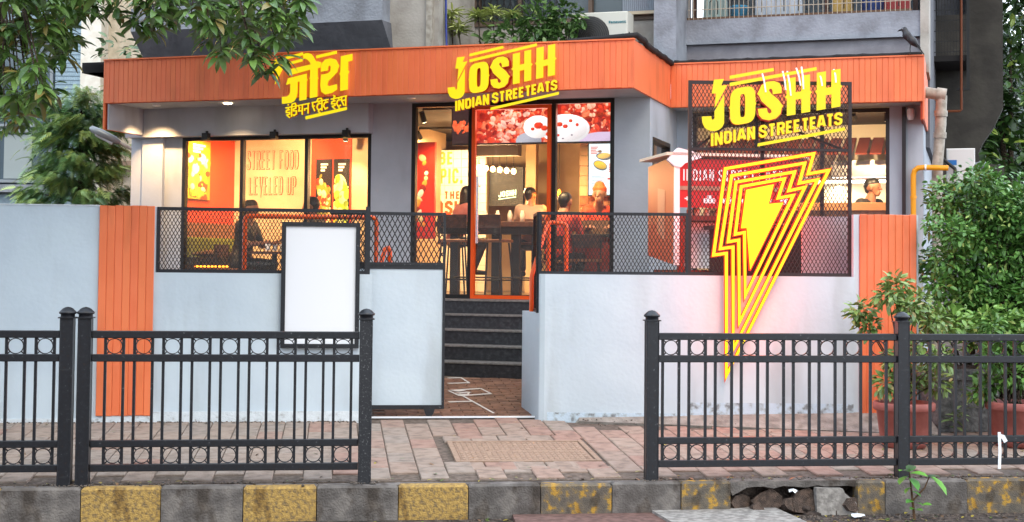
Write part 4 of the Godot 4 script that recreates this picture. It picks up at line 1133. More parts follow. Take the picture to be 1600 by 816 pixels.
func interior() -> void:
	var b: MB
	# big screen above the door
	var im := Image.create(512, 112, false, Image.FORMAT_RGB8)
	rng.seed = 71
	im.fill(Color(0.62, 0.14, 0.09))
	for i in 800:
		var r := rng.randf_range(3, 11)
		dab(im, rng.randf() * 512, rng.randf() * 112, r, r * rng.randf_range(0.5, 1.0), [Color(0.86, 0.24, 0.14), Color(0.95, 0.45, 0.30), Color(0.72, 0.16, 0.10), Color(0.98, 0.70, 0.58), Color(0.55, 0.10, 0.08)][rng.randi() % 5], rng.randf() * 3)
	for i in 60:
		dab(im, rng.randf_range(150, 235), rng.randf_range(20, 112), rng.randf_range(4, 12), rng.randf_range(3, 7), Color(0.97, 0.80, 0.72).lerp(Color(0.9, 0.4, 0.3), rng.randf()), rng.randf() * 3)
	dab(im, 470, 118, 90, 34, Color(0.72, 0.64, 0.74)); dab(im, 240, 108, 40, 26, Color(0.62, 0.62, 0.66))
	dab(im, 352, 74, 74, 44, Color(0.99, 0.98, 0.98)); dab(im, 352, 74, 66, 37, Color(0.98, 0.95, 0.95))
	dab(im, 268, 66, 44, 34, Color(0.98, 0.95, 0.93))
	for q in [[335, 60, 9, 7], [352, 66, 8, 6], [368, 50, 6, 5], [388, 62, 5, 5], [330, 92, 5, 4], [270, 62, 14, 10], [288, 70, 10, 8], [252, 72, 6, 5], [300, 88, 8, 6], [372, 92, 3, 2], [345, 102, 3, 2]]:
		dab(im, q[0], q[1], q[2], q[3], Color(0.85, 0.22, 0.12) if q[2] > 3 else Color(0.2, 0.15, 0.25))
	for y in 112:
		for x in 75:
			im.set_pixel(x, y, Color(0.16, 0.09, 0.09).lerp(Color(0.5, 0.4, 0.4), 0.25 * rng.randf()))
	for i in 40: dab(im, rng.randf_range(2, 64), rng.randf_range(48, 76), rng.randf_range(4, 10), rng.randf_range(3, 7), Color(0.92, 0.30, 0.14).lerp(Color(0.98, 0.6, 0.4), rng.randf() * 0.6), rng.randf() * 3)
	var o := Vector3(0.16, 2.93, -0.3)
	var t := thing("display_screen", "wide glowing screen of red food pictures across the top of the entrance glazing", "screen", "B", o)
	b = MB.new(o); b.box(Vector3(-0.885, 2.925, -0.36), Vector3(1.225, 3.405, -0.30)); part(t, "screen_housing", b, M.black)
	quad_picture(t, "screen_face", o, Vector3(-0.875, 2.945, -0.297), Vector3(1.215, 2.945, -0.297), Vector3(1.215, 3.40, -0.297), Vector3(-0.875, 3.40, -0.297), picture(im, 0.58))
	area(t, Vector3(0.17, 3.15, -0.28) - o, Vector3(0.17, 2.6, 1.0) - o, Vector2(2.0, 0.4), Color(1.0, 0.6, 0.5), 0.25)
	# pictures of food
	var food_a := food(128, 220, 5, Color(0.93, 0.55, 0.10), [Color(0.97, 0.80, 0.12), Color(0.80, 0.25, 0.10), Color(0.93, 0.90, 0.70), Color(0.55, 0.60, 0.15), Color(0.95, 0.72, 0.20)], 60, 0.16)
	var food_b := food(96, 256, 6, Color(0.13, 0.07, 0.05), [Color(0.93, 0.70, 0.30), Color(0.60, 0.55, 0.12), Color(0.75, 0.25, 0.10), Color(0.96, 0.88, 0.65)], 60, 0.13)
	var food_c := food(96, 256, 7, Color(0.16, 0.12, 0.05), [Color(0.80, 0.85, 0.25), Color(0.55, 0.62, 0.12), Color(0.97, 0.80, 0.15), Color(0.95, 0.95, 0.60)], 50, 0.2)
	for q in [food_a, food_b, food_c]:
		for k in 3:
			q.fill_rect(Rect2i(int(q.get_width() * 0.3), 14 + k * 12, int(q.get_width() * (0.5 - 0.1 * k)), 8), Color(0.97, 0.93, 0.85))
	o = Vector3(-4.84, 2.32, -1.04)
	t = thing("food_poster", "bright yellow food poster on the orange side wall behind the left window pane", "poster", "B", o)
	b = MB.new(o); b.box(Vector3(-4.85, 2.31, -1.38), Vector3(-4.83, 3.13, -0.70)); part(t, "board", b, M.black)
	quad_picture(t, "print", o, Vector3(-4.826, 2.32, -0.71), Vector3(-4.826, 2.32, -1.37), Vector3(-4.826, 3.12, -1.37), Vector3(-4.826, 3.12, -0.71), picture(food_a))
	o = Vector3(-3.33, 1.05, -2.1)
	t = thing("wall_panel", "tall orange panel standing on the cream wall behind the two dark food posters", "panel", "B", o)
	b = MB.new(o); b.bevel(Vector3(-3.63, 1.05, -2.1), Vector3(-3.02, 3.48, -2.07), 0.004); part(t, "panel", b, M.red_wall)
	var pi := 0
	for q in [[-3.545, -3.305, food_b, "dark food poster with golden snacks, the nearer to the cream lettering"], [-3.275, -3.035, food_c, "food poster with green and yellow slices, beside the window edge"]]:
		o = Vector3((q[0] + q[1]) * 0.5, 2.0, -2.06)
		t = thing("food_poster", q[3], "poster", "B", o, 0.0)
		b = MB.new(o); b.box(Vector3(q[0], 2.0, -2.069), Vector3(q[1], 2.92, -2.05)); part(t, "board", b, M.black)
		quad_picture(t, "print", o, Vector3(q[0] + 0.008, 2.01, -2.046), Vector3(q[1] - 0.008, 2.01, -2.046), Vector3(q[1] - 0.008, 2.91, -2.046), Vector3(q[0] + 0.008, 2.91, -2.046), picture(q[2]))
	# outlined lettering on the cream wall
	o = Vector3(-4.66, 2.42, -2.095)
	t = thing("wall_lettering", "outlined red lettering on the cream wall seen through the middle window pane", "lettering", "B", o)
	for q in [["STREET FOOD", -4.655, 2.785, 0.066, 0.27], ["LEVELED UP", -4.61, 2.425, 0.066, 0.26]]:
		var x: float = q[1]
		for ch in q[0]:
			if ch == " ":
				x += 0.05; continue
			b = MB.new(o); glyphs(b, ch, x, q[2], q[3], q[4], 0.024, 0, 0.0, -2.0985, -2.09)
			var lt := part(t, "letter", b, mat(Color(0.72, 0.22, 0.10), 0.6))
			b = MB.new(o); glyphs(b, ch, x + 0.008, q[2] + 0.008, q[3] - 0.016, q[4] - 0.016, 0.012, 0, 0.0, -2.086, -2.083); part(lt, "inline", b, M.cream)
			x += q[3] + 0.012
	# bench along the orange wall
	o = Vector3(-4.65, 1.05, -1.15)
	t = thing("bench", "padded bench with a green back under the orange wall behind the left window", "bench", "B", o)
	b = MB.new(o); b.box(Vector3(-4.85, 1.05, -2.1), Vector3(-4.36, 1.43, -0.2)); part(t, "base", b, M.wood_dark)
	b = MB.new(o); b.tile(Vector3(-4.85, 1.43, -2.1), Vector3(-4.34, 1.53, -0.2), 0.02); part(t, "seat", b, mat(Color(0.22, 0.17, 0.12), 0.8))
	b = MB.new(o); b.tile(Vector3(-4.85, 1.53, -2.1), Vector3(-4.76, 1.80, -0.2), 0.02); part(t, "backrest", b, M.green)
	b = MB.new(o); b.box(Vector3(-4.85, 1.80, -2.1), Vector3(-4.80, 2.0, -0.2)); part(t, "back_rail", b, M.wood)
	b = MB.new(o); b.box(Vector3(-4.359, 1.40, -2.1), Vector3(-4.35, 1.42, -0.2)); part(t, "light_strip", b, glow(Color(1.0, 0.55, 0.12), 2.5))
	b = MB.new()
	b.ball(Vector3.ZERO, Vector3(0.24, 0.055, 0.12), 14, 8)
	for s in [[-1, -1], [1, -1], [1, 1], [-1, 1]]: b.tube([Vector3(s[0] * 0.15, 0, s[1] * 0.07), Vector3(s[0] * 0.26, 0.005, s[1] * 0.13)], [0.045, 0.006], 6)
	solo("cushion", "flat sequinned brown cushion lying on the bench behind the left window", "cushion", "B", Vector3(-4.52, 1.575, -0.95), b, rough_mat(80, [Color(0.30, 0.18, 0.11), Color(0.45, 0.30, 0.18), Color(0.85, 0.72, 0.55)], [0.3, 0.6, 0.72], 0.12, 0.4, 0.35), 1.2)
	# table and the two guests by the left window
	o = Vector3(-3.5, 1.05, -0.75)
	cafe_table(o, "dark square cafe table between the two guests in black behind the left window", 0.56, 0.7)
	for i in 3:
		b = MB.new(); b.lathe(Vector3.ZERO, [[0, 0], [0.035, 0], [0.03, 0.02], [0.034, 0.09], [0.03, 0.09], [0.0, 0.03]], 12)
		solo("paper_cup", "small white paper cup on the dark cafe table, %s" % ["nearest the glass", "in the middle", "deepest in the room"][i], "cup", "B", Vector3(-3.52 + 0.05 * i, 1.62, -0.6 - 0.1 * i), b, M.white, 0.0, "cups on the cafe table")
	person("person in black with black hair sitting at the cafe table behind the mesh guard", "B", Vector3(-4.0, 1.05, -0.75), PI / 2, {"sit": 0.34, "lean": 0.10, "skin": M.skin, "top": M.black, "low": M.black})
	person("person in black seen side on, half hidden behind the white poster board", "B", Vector3(-2.86, 1.05, -0.75), -PI / 2, {"sit": 0.38, "lean": 0.08, "skin": M.skin, "top": M.black, "low": M.black, "short": false})
	bar_chair(Vector3(-2.80, 1.05, -0.75), -PI / 2, 0.38, "low black chair under the guest half hidden by the poster board")
	bar_chair(Vector3(-4.06, 1.05, -0.75), PI / 2, 0.34, "low black chair under the guest with visible black hair")
	# entrance room: red food panel, tiled lettering wall, dark board, bulbs
	o = Vector3(-1.68, 1.80, -1.5)
	t = thing("picture_board", "tall red panel with a picture of snacks just inside the entrance glazing", "panel", "B", o)
	b = MB.new(o); b.box(Vector3(-1.82, 1.80, -1.55), Vector3(-1.555, 3.08, -1.5)); part(t, "board", b, M.red_wall)
	var fi := Image.create(96, 448, false, Image.FORMAT_RGB8); fi.fill(Color(0.80, 0.16, 0.06))
	rng.seed = 12
	for i in 14: dab(fi, 30 + 22 * sin(i * 0.5), 70 + i * 24, rng.randf_range(10, 22), rng.randf_range(8, 26), [Color(0.97, 0.85, 0.62), Color(0.95, 0.62, 0.22), Color(0.55, 0.14, 0.08), Color(0.98, 0.93, 0.85)][i % 4], 0.5)
	quad_picture(t, "print", o, Vector3(-1.815, 1.81, -1.497), Vector3(-1.56, 1.81, -1.497), Vector3(-1.56, 3.07, -1.497), Vector3(-1.815, 3.07, -1.497), picture(fi))
	o = Vector3(-2.2, 1.05, -4.5)
	t = thing("tiled_wall", "white tiled feature wall with orange and yellow lettering beyond the red panel", "wall", "B", o)
	b = MB.new(o); b.box(Vector3(-2.95, 1.05, -4.6), Vector3(-1.86, 3.22, -4.515)); part(t, "backing", b, mat(Color(0.60, 0.52, 0.40), 0.8))
	b = MB.new(); b.bevel(Vector3(-0.066, -0.066, 0), Vector3(0.066, 0.066, 0.015), 0.004)
	var tm := b.done()
	for i in 8:
		for j in 16: part(t, "tile", tm, M.warm_white, Vector3(-2.88 + i * 0.136, 1.12 + j * 0.136, -4.515) - o)
	o = Vector3(-2.5, 2.2, -4.5)
	t = thing("wall_lettering", "bold yellow and orange lettering on the white tiled wall left of the door", "lettering", "B", o)
	var yl := mat(Color(0.90, 0.58, 0.08), 0.5); var og := mat(Color(0.88, 0.30, 0.06), 0.5)
	for q in [["BE", -2.63, 3.0, 0.10, 0.20, yl], ["EPIC.", -2.74, 2.71, 0.10, 0.23, yl], ["BE THE", -2.79, 2.47, 0.065, 0.12, og], ["JOSHH", -2.84, 2.22, 0.125, 0.22, og]]:
		var x: float = q[1]
		for ch in q[0]:
			if ch == " ":
				x += 0.06; continue
			b = MB.new(o); x = glyphs(b, ch, x, q[2], q[3], q[4], q[3] * 0.36, 0.03, 0.08, -4.499, -4.494); part(t, "letter", b, q[5])
	o = Vector3(-1.58, 2.37, -4.62)
	t = thing("menu_board", "dark board with a small pale script sign behind the glass door", "board", "B", o)
	b = MB.new(o); b.box(Vector3(-1.85, 2.37, -4.68), Vector3(-1.31, 2.96, -4.62)); part(t, "board", b, rough_mat(81, [Color(0.06, 0.065, 0.06), Color(0.12, 0.13, 0.12), Color(0.45, 0.42, 0.36)], [0.3, 0.66, 0.74], 0.05, 0.5, 0.5))
	b = MB.new(o); glyphs(b, "JOSHH", -1.70, 2.50, 0.045, 0.085, 0.012, 0.014, 0.12, -4.618, -4.61); b.ribbon([Vector2(-1.70, 2.47), Vector2(-1.42, 2.505)], 0.01, -4.618, -4.61)
	part(t, "script_sign", b, glow(Color(0.75, 0.9, 0.7), 0.9))
	o = Vector3(-1.2, 3.3, -3.0)
	t = thing("bulb_string", "row of warm bare bulbs hanging inside behind the glass door", "pendant lights", "B", o)
	b = MB.new(o); b.box(Vector3(-1.55, 3.0, -3.06), Vector3(-0.85, 3.22, -2.9)); part(t, "beam", b, mat(Color(0.36, 0.33, 0.30), 0.7))
	for i in 6:
		var x := -1.46 + i * 0.103
		var y := 2.845 - 0.012 * i
		b = MB.new(o); b.tube([Vector3(x, 3.0, -3.0), Vector3(x, y + 0.06, -3.0)], 0.004, 5); b.tube([Vector3(x, y + 0.06, -3.0), Vector3(x, y + 0.035, -3.0)], 0.014, 8)
		var c := part(t, "cord", b, M.black)
		b = MB.new(o); b.ball(Vector3(x, y, -3.0), Vector3(0.036, 0.042, 0.036), 12, 8); part(c, "bulb", b, M.bulb)
	for x in [-1.4, -1.2, -1.0]: omni(t, Vector3(x, 2.7, -2.9) - o, WARM, 0.5, 0.06)
	o = Vector3(-1.2, 1.05, -4.7)
	b = MB.new(o); b.box(Vector3(-1.28, 1.05, -4.8), Vector3(-1.12, 3.5, -4.65))
	var col := thing("column", "narrow cream column right of the dark board behind the door", "column", "B", o); part(col, "shaft", b, M.cream)
	# high table, stools and the two guests behind the door
	o = Vector3(-0.8, 1.05, -1.75)
	t = thing("high_table", "long dark bar height table just inside the glass door", "table", "B", o)
	b = MB.new(o); b.tile(Vector3(-1.55, 1.965, -2.02), Vector3(-0.1, 2.03, -1.5), 0.006); part(t, "tabletop", b, M.wood_dark)
	b = MB.new(o); b.box(Vector3(-1.5, 1.87, -1.97), Vector3(-0.15, 1.963, -1.55)); part(t, "apron", b, M.black)
	for x in [-1.35, -0.77, -0.50, -0.22]:
		b = MB.new(o); b.box(Vector3(x - 0.055, 1.07, -1.8), Vector3(x + 0.055, 1.87, -1.7)); b.tile(Vector3(x - 0.16, 1.05, -1.93), Vector3(x + 0.16, 1.07, -1.6), 0.004); part(t, "leg", b, M.black)
	b = MB.new(o); b.tube([Vector3(-1.35, 1.3, -1.68), Vector3(-0.22, 1.3, -1.68)], 0.012, 6); part(t, "footrail", b, M.black)
	for i in 4:
		b = MB.new(); b.lathe(Vector3.ZERO, [[0, 0], [0.03, 0], [0.033, 0.1], [0.02, 0.13], [0.02, 0.15], [0, 0.15]], 12)
		solo("sauce_bottle", ["small pale bottle on the high table, closest to the door handle", "small pale bottle on the high table, second from the door handle", "small pale bottle on the high table, third from the door handle", "small pale bottle at the right end of the high table"][i], "bottle", "B", Vector3(-0.92 + i * 0.17, 2.03, -1.72), b, M.warm_white)
	bar_chair(Vector3(-1.53, 1.05, -2.25), PI, 0.72, "tall black and wood bar stool under the long haired guest")
	bar_chair(Vector3(-1.12, 1.05, -1.12), PI + 0.15, 0.74, "empty black bar stool behind the steel door handle")
	bar_chair(Vector3(-0.62, 1.05, -1.18), PI - 0.1, 0.74, "empty black bar stool in the middle of the glass door")
	bar_chair(Vector3(-0.44, 1.05, -2.25), PI, 0.72, "tall black bar stool under the guest in the peach top")
	person("person with long black hair and pink top, back to the glass beside the door", "B", Vector3(-1.53, 1.05, -2.25), PI - 0.9, {"size": 0.9, "sit": 0.76, "lean": 0.12, "skin": M.skin, "top": mat(Color(0.60, 0.36, 0.36), 0.8), "low": M.black, "long": true, "short": false, "look": 0.5})
	person("person in a pale peach top and black trousers, back to the glass door", "B", Vector3(-0.44, 1.05, -2.25), PI + 0.4, {"size": 0.9, "sit": 0.74, "lean": 0.16, "skin": M.skin, "top": mat(Color(0.62, 0.50, 0.44), 0.8), "low": M.black, "look": -0.6, "short": false})
	# right of the door: menu screen, counter, staff
	var mi := Image.create(128, 256, false, Image.FORMAT_RGB8); mi.fill(Color(0.86, 0.93, 0.95))
	rng.seed = 33
	for k in 5: mi.fill_rect(Rect2i(8, 14 + k * 8, 34 - (k % 3) * 5, 5), Color(0.80, 0.42, 0.40))
	for k in 3: mi.fill_rect(Rect2i(98, 6 + k * 8, 28, 5), Color(0.80, 0.42, 0.40))
	for k in 5: mi.fill_rect(Rect2i(92, 100 + k * 9, 30, 6), Color(0.75, 0.35, 0.33))
	dab(mi, 66, 64, 34, 18, Color(0.30, 0.35, 0.45), 0.2); dab(mi, 68, 60, 30, 14, Color(0.90, 0.72, 0.35), -0.1); dab(mi, 52, 108, 34, 22, Color(0.28, 0.33, 0.42), 0.5); dab(mi, 52, 106, 30, 18, Color(0.92, 0.74, 0.18), 0.4); dab(mi, 50, 38, 9, 7, Color(0.5, 0.3, 0.25))
	mi.fill_rect(Rect2i(86, 172, 12, 8), Color(0.75, 0.1, 0.15)); mi.fill_rect(Rect2i(106, 172, 10, 8), Color(0.2, 0.3, 0.2))
	for k in 10: mi.fill_rect(Rect2i(14, 162 + k * 8 + (4 if k > 1 else 0), 42 + (k * 17) % 26, 2), Color(0.45, 0.50, 0.55))
	o = Vector3(0.46, 2.42, -2.5)
	t = thing("menu_screen", "pale blue menu screen with two food pictures right of the door", "screen", "B", o)
	b = MB.new(o); b.box(Vector3(0.265, 2.405, -2.56), Vector3(0.675, 3.12, -2.503)); part(t, "screen_housing", b, M.black)
	quad_picture(t, "screen_face", o, Vector3(0.28, 2.42, -2.50), Vector3(0.665, 2.42, -2.50), Vector3(0.665, 3.108, -2.50), Vector3(0.28, 3.108, -2.50), picture(mi, 0.48))
	o = Vector3(0.55, 1.05, -2.62)
	t = thing("tiled_wall", "cream and orange tiled wall behind the menu screen", "wall", "B", o)
	b = MB.new(o); b.box(Vector3(0.12, 1.05, -2.72), Vector3(1.0, 3.5, -2.62)); part(t, "backing", b, mat(Color(0.55, 0.45, 0.32), 0.8))
	for i in 6:
		for j in 17: part(t, "tile", tm, M.cream if j > 9 else M.wood, Vector3(0.19 + i * 0.136, 1.12 + j * 0.136, -2.62) - o)
	o = Vector3(0.45, 1.05, -1.95)
	t = thing("service_counter", "dark red counter with a wooden top right of the door", "counter", "B", o)
	b = MB.new(o); b.box(Vector3(-0.12, 1.05, -2.2), Vector3(1.2, 1.84, -1.85)); part(t, "front", b, M.red_brown)
	b = MB.new(o); b.tile(Vector3(-0.14, 1.84, -2.22), Vector3(1.2, 1.88, -1.82), 0.005); part(t, "counter_top", b, M.black)
	b = MB.new(o); b.box(Vector3(0.16, 1.88, -2.1), Vector3(1.2, 2.06, -1.92)); part(t, "display_box", b, mat(Color(0.40, 0.29, 0.20), 0.5))
	person("person in orange cap and orange uniform bending behind the counter", "B", Vector3(0.43, 1.05, -2.42), 0.3, {"stand": 0.58, "lean": 0.22, "skin": M.skin, "top": mat(Color(0.85, 0.26, 0.05), 0.7), "low": M.black, "cap": mat(Color(0.90, 0.33, 0.06), 0.7), "look": -0.3})
	person("person with short dark hair and red shirt sitting at the counter", "B", Vector3(0.16, 1.05, -1.45), PI - 0.2, {"sit": 0.46, "lean": 0.12, "skin": M.skin, "top": mat(Color(0.75, 0.17, 0.06), 0.7), "low": M.black})
	bar_chair(Vector3(0.16, 1.05, -1.42), PI - 0.2, 0.48, "low black chair under the guest in the red shirt")
	bar_chair(Vector3(0.62, 1.05, -1.1), 0.2, 0.5, "empty black chair with a pale seat before the red counter")
	o = Vector3(-0.16, 3.5, -2.6)
	t = thing("pendant_lamp", "single small amber pendant lamp right of the door frame", "pendant light", "B", o)
	b = MB.new(o); b.tube([Vector3(-0.16, 3.5, -2.6), Vector3(-0.16, 2.5, -2.6)], 0.004, 5); part(t, "cord", b, M.black)
	b = MB.new(o); b.ball(Vector3(-0.16, 2.45, -2.6), Vector3(0.025, 0.055, 0.025), 10, 8); part(t, "bulb", b, glow(Color(1.0, 0.5, 0.1), 4.0))
	omni(t, Vector3(-0.16, 2.36, -2.5) - o, Color(1, 0.6, 0.25), 0.25, 0.03)
	# track lights
	track("black track spotlights over the left dining area, nearest the glass", Vector3(-4.4, 3.42, -0.7), Vector3(-2.9, 3.42, -0.7), [[0.0, Vector3(-4.85, 2.6, -1.1)], [0.2, Vector3(-4.8, 2.2, -1.7)], [0.6, Vector3(-4.2, 2.5, -2.1)], [1.0, Vector3(-3.3, 2.4, -2.1)]], 1.50)
	track("black track spotlights at the right end of the left dining area", Vector3(-2.95, 3.30, -1.7), Vector3(-2.5, 3.30, -0.9), [[0.1, Vector3(-3.1, 2.0, -2.1)], [0.8, Vector3(-2.7, 1.5, -2.1)]], 0.69)
	track("black track spotlights lighting the white tiled lettering wall", Vector3(-2.5, 3.45, -3.3), Vector3(-1.4, 3.45, -3.3), [[0.0, Vector3(-2.5, 2.7, -4.5)], [0.5, Vector3(-2.2, 2.3, -4.5)], [1.0, Vector3(-1.5, 2.0, -4.6)]], 1.04)
	track("black track spotlights over the counter and the menu screen", Vector3(-0.4, 3.45, -1.2), Vector3(0.9, 3.45, -1.2), [[0.2, Vector3(0.0, 1.6, -2.2)], [0.6, Vector3(0.4, 1.8, -2.6)], [1.0, Vector3(0.9, 1.6, -2.4)]], 1.15)
	track("black track spotlights over the high table inside the door", Vector3(-1.5, 3.45, -0.9), Vector3(-0.6, 3.45, -0.9), [[0.0, Vector3(-1.3, 1.8, -1.7)], [0.5, Vector3(-1.6, 2.2, -1.5)], [1.0, Vector3(-0.5, 1.5, -1.6)]], 0.92)
	# kitchen in the right wing
	o = Vector3(3.0, 1.05, -2.5)
	t = thing("kitchen_counter", "wooden fronted kitchen counter behind the right hand window", "counter", "B", o)
	b = MB.new(o); b.box(Vector3(1.9, 1.05, -2.9), Vector3(4.45, 2.20, -2.5)); part(t, "front", b, M.wood)
	b = MB.new(o); b.tile(Vector3(1.9, 2.201, -2.92), Vector3(4.45, 2.30, -2.46), 0.006); part(t, "counter_top", b, mat(Color(0.72, 0.50, 0.30), 0.5))
	o = Vector3(3.0, 1.05, -4.6)
	t = thing("kitchen_wall", "bright white kitchen back wall with a lit shelf behind the right hand window", "wall", "B", o)
	b = MB.new(o); b.box(Vector3(1.12, 1.05, -4.7), Vector3(4.5, 3.5, -4.6)); part(t, "backing", b, M.warm_white)
	b = MB.new(o); b.box(Vector3(1.3, 2.70, -4.6), Vector3(4.45, 2.74, -4.3)); part(t, "shelf", b, M.steel)
	b = MB.new(o); b.box(Vector3(1.3, 2.66, -4.34), Vector3(4.45, 2.695, -4.30)); part(t, "light_strip", b, glow(Color(1.0, 0.93, 0.82), 4.0))
	area(t, Vector3(3.4, 2.64, -4.25) - o, Vector3(3.4, 1.0, -4.2) - o, Vector2(2.0, 0.05), Color(1, 0.9, 0.75), 1.6)
	b = MB.new(o)
	for i in 16:
		b.bar(Vector3(1.5 + i * 0.19, 3.28, -4.3), Vector3(1.5 + i * 0.19, 3.0, -3.5), 0.15, 0.02)
	part(t, "slatted_canopy", b, mat(Color(0.60, 0.28, 0.20), 0.6))
	b = MB.new(o); b.box(Vector3(2.4, 2.36, -4.5), Vector3(3.2, 2.62, -4.0)); part(t, "oven", b, M.black)
	b = MB.new(o); b.box(Vector3(3.35, 2.72, -4.35), Vector3(4.4, 2.95, -4.0)); part(t, "extractor_hood", b, M.steel)
	person("person with short black hair in the kitchen behind the right hand window", "B", Vector3(3.86, 1.05, -3.2), 0.9, {"stand": 0.70, "lean": 0.08, "skin": M.skin, "top": mat(Color(0.12, 0.10, 0.10), 0.7), "low": M.black, "look": 0.4})
	track("black track spotlights over the kitchen counter in the right wing", Vector3(2.2, 3.45, -1.95), Vector3(4.2, 3.45, -1.95), [[0.0, Vector3(2.4, 2.2, -4.4)], [0.4, Vector3(3.1, 1.7, -2.5)], [0.8, Vector3(3.9, 2.6, -4.5)], [1.0, Vector3(4.1, 2.0, -2.8)]], 1.82)

func cafe_table(o: Vector3, label: String, h: float, w: float) -> void:
	var t := thing("cafe_table", label, "table", "B", o)
	var b := MB.new(); b.tile(Vector3(-w * 0.5, h - 0.03, -w * 0.5), Vector3(w * 0.5, h, w * 0.5), 0.005); part(t, "tabletop", b, M.wood_dark)
	b = MB.new(); b.tube([Vector3(0, 0.02, 0), Vector3(0, h - 0.03, 0)], 0.035, 10); b.lathe(Vector3.ZERO, [[0.22, 0], [0.22, 0.015], [0.05, 0.03]], 16); part(t, "pedestal", b, M.black)

var chair0: Dictionary = {}
func bar_chair(at: Vector3, turn: float, h: float, label: String) -> void:
	var key := "%.2f" % h
	if chair0.has(key):
		copy(chair0[key], "B", at, turn, label)
		return
	var t := thing("bar_stool", label, "stool", "B", at, turn, "dark seats inside the shop")
	var b := MB.new(); b.tile(Vector3(-0.19, h - 0.035, -0.18), Vector3(0.19, h, 0.19), 0.008); part(t, "seat", b, M.wood)
	for s in [[-1, -1], [1, -1], [-1, 1], [1, 1]]:
		b = MB.new(); b.tube([Vector3(s[0] * 0.15, h - 0.04, s[1] * 0.14), Vector3(s[0] * 0.21, 0, s[1] * 0.2)], 0.012, 6); part(t, "leg", b, M.black)
	b = MB.new()
	var k := 0.3
	var q := []
	for s in [[-1, -1], [1, -1], [1, 1], [-1, 1], [-1, -1]]: q.append(Vector3(s[0] * 0.19, h * k, s[1] * 0.18))
	b.tube(q, 0.01, 6); part(t, "footring", b, M.black)
	b = MB.new()
	for s in [-1, 1]: b.tube([Vector3(s * 0.17, h - 0.02, -0.18), Vector3(s * 0.17, h + 0.3, -0.22)], 0.011, 6)
	part(t, "back_posts", b, M.black)
	b = MB.new(); b.bevel(Vector3(-0.19, h + 0.14, -0.225), Vector3(0.19, h + 0.31, -0.205), 0.006); part(t, "backrest", b, M.wood_dark)
	chair0[key] = t

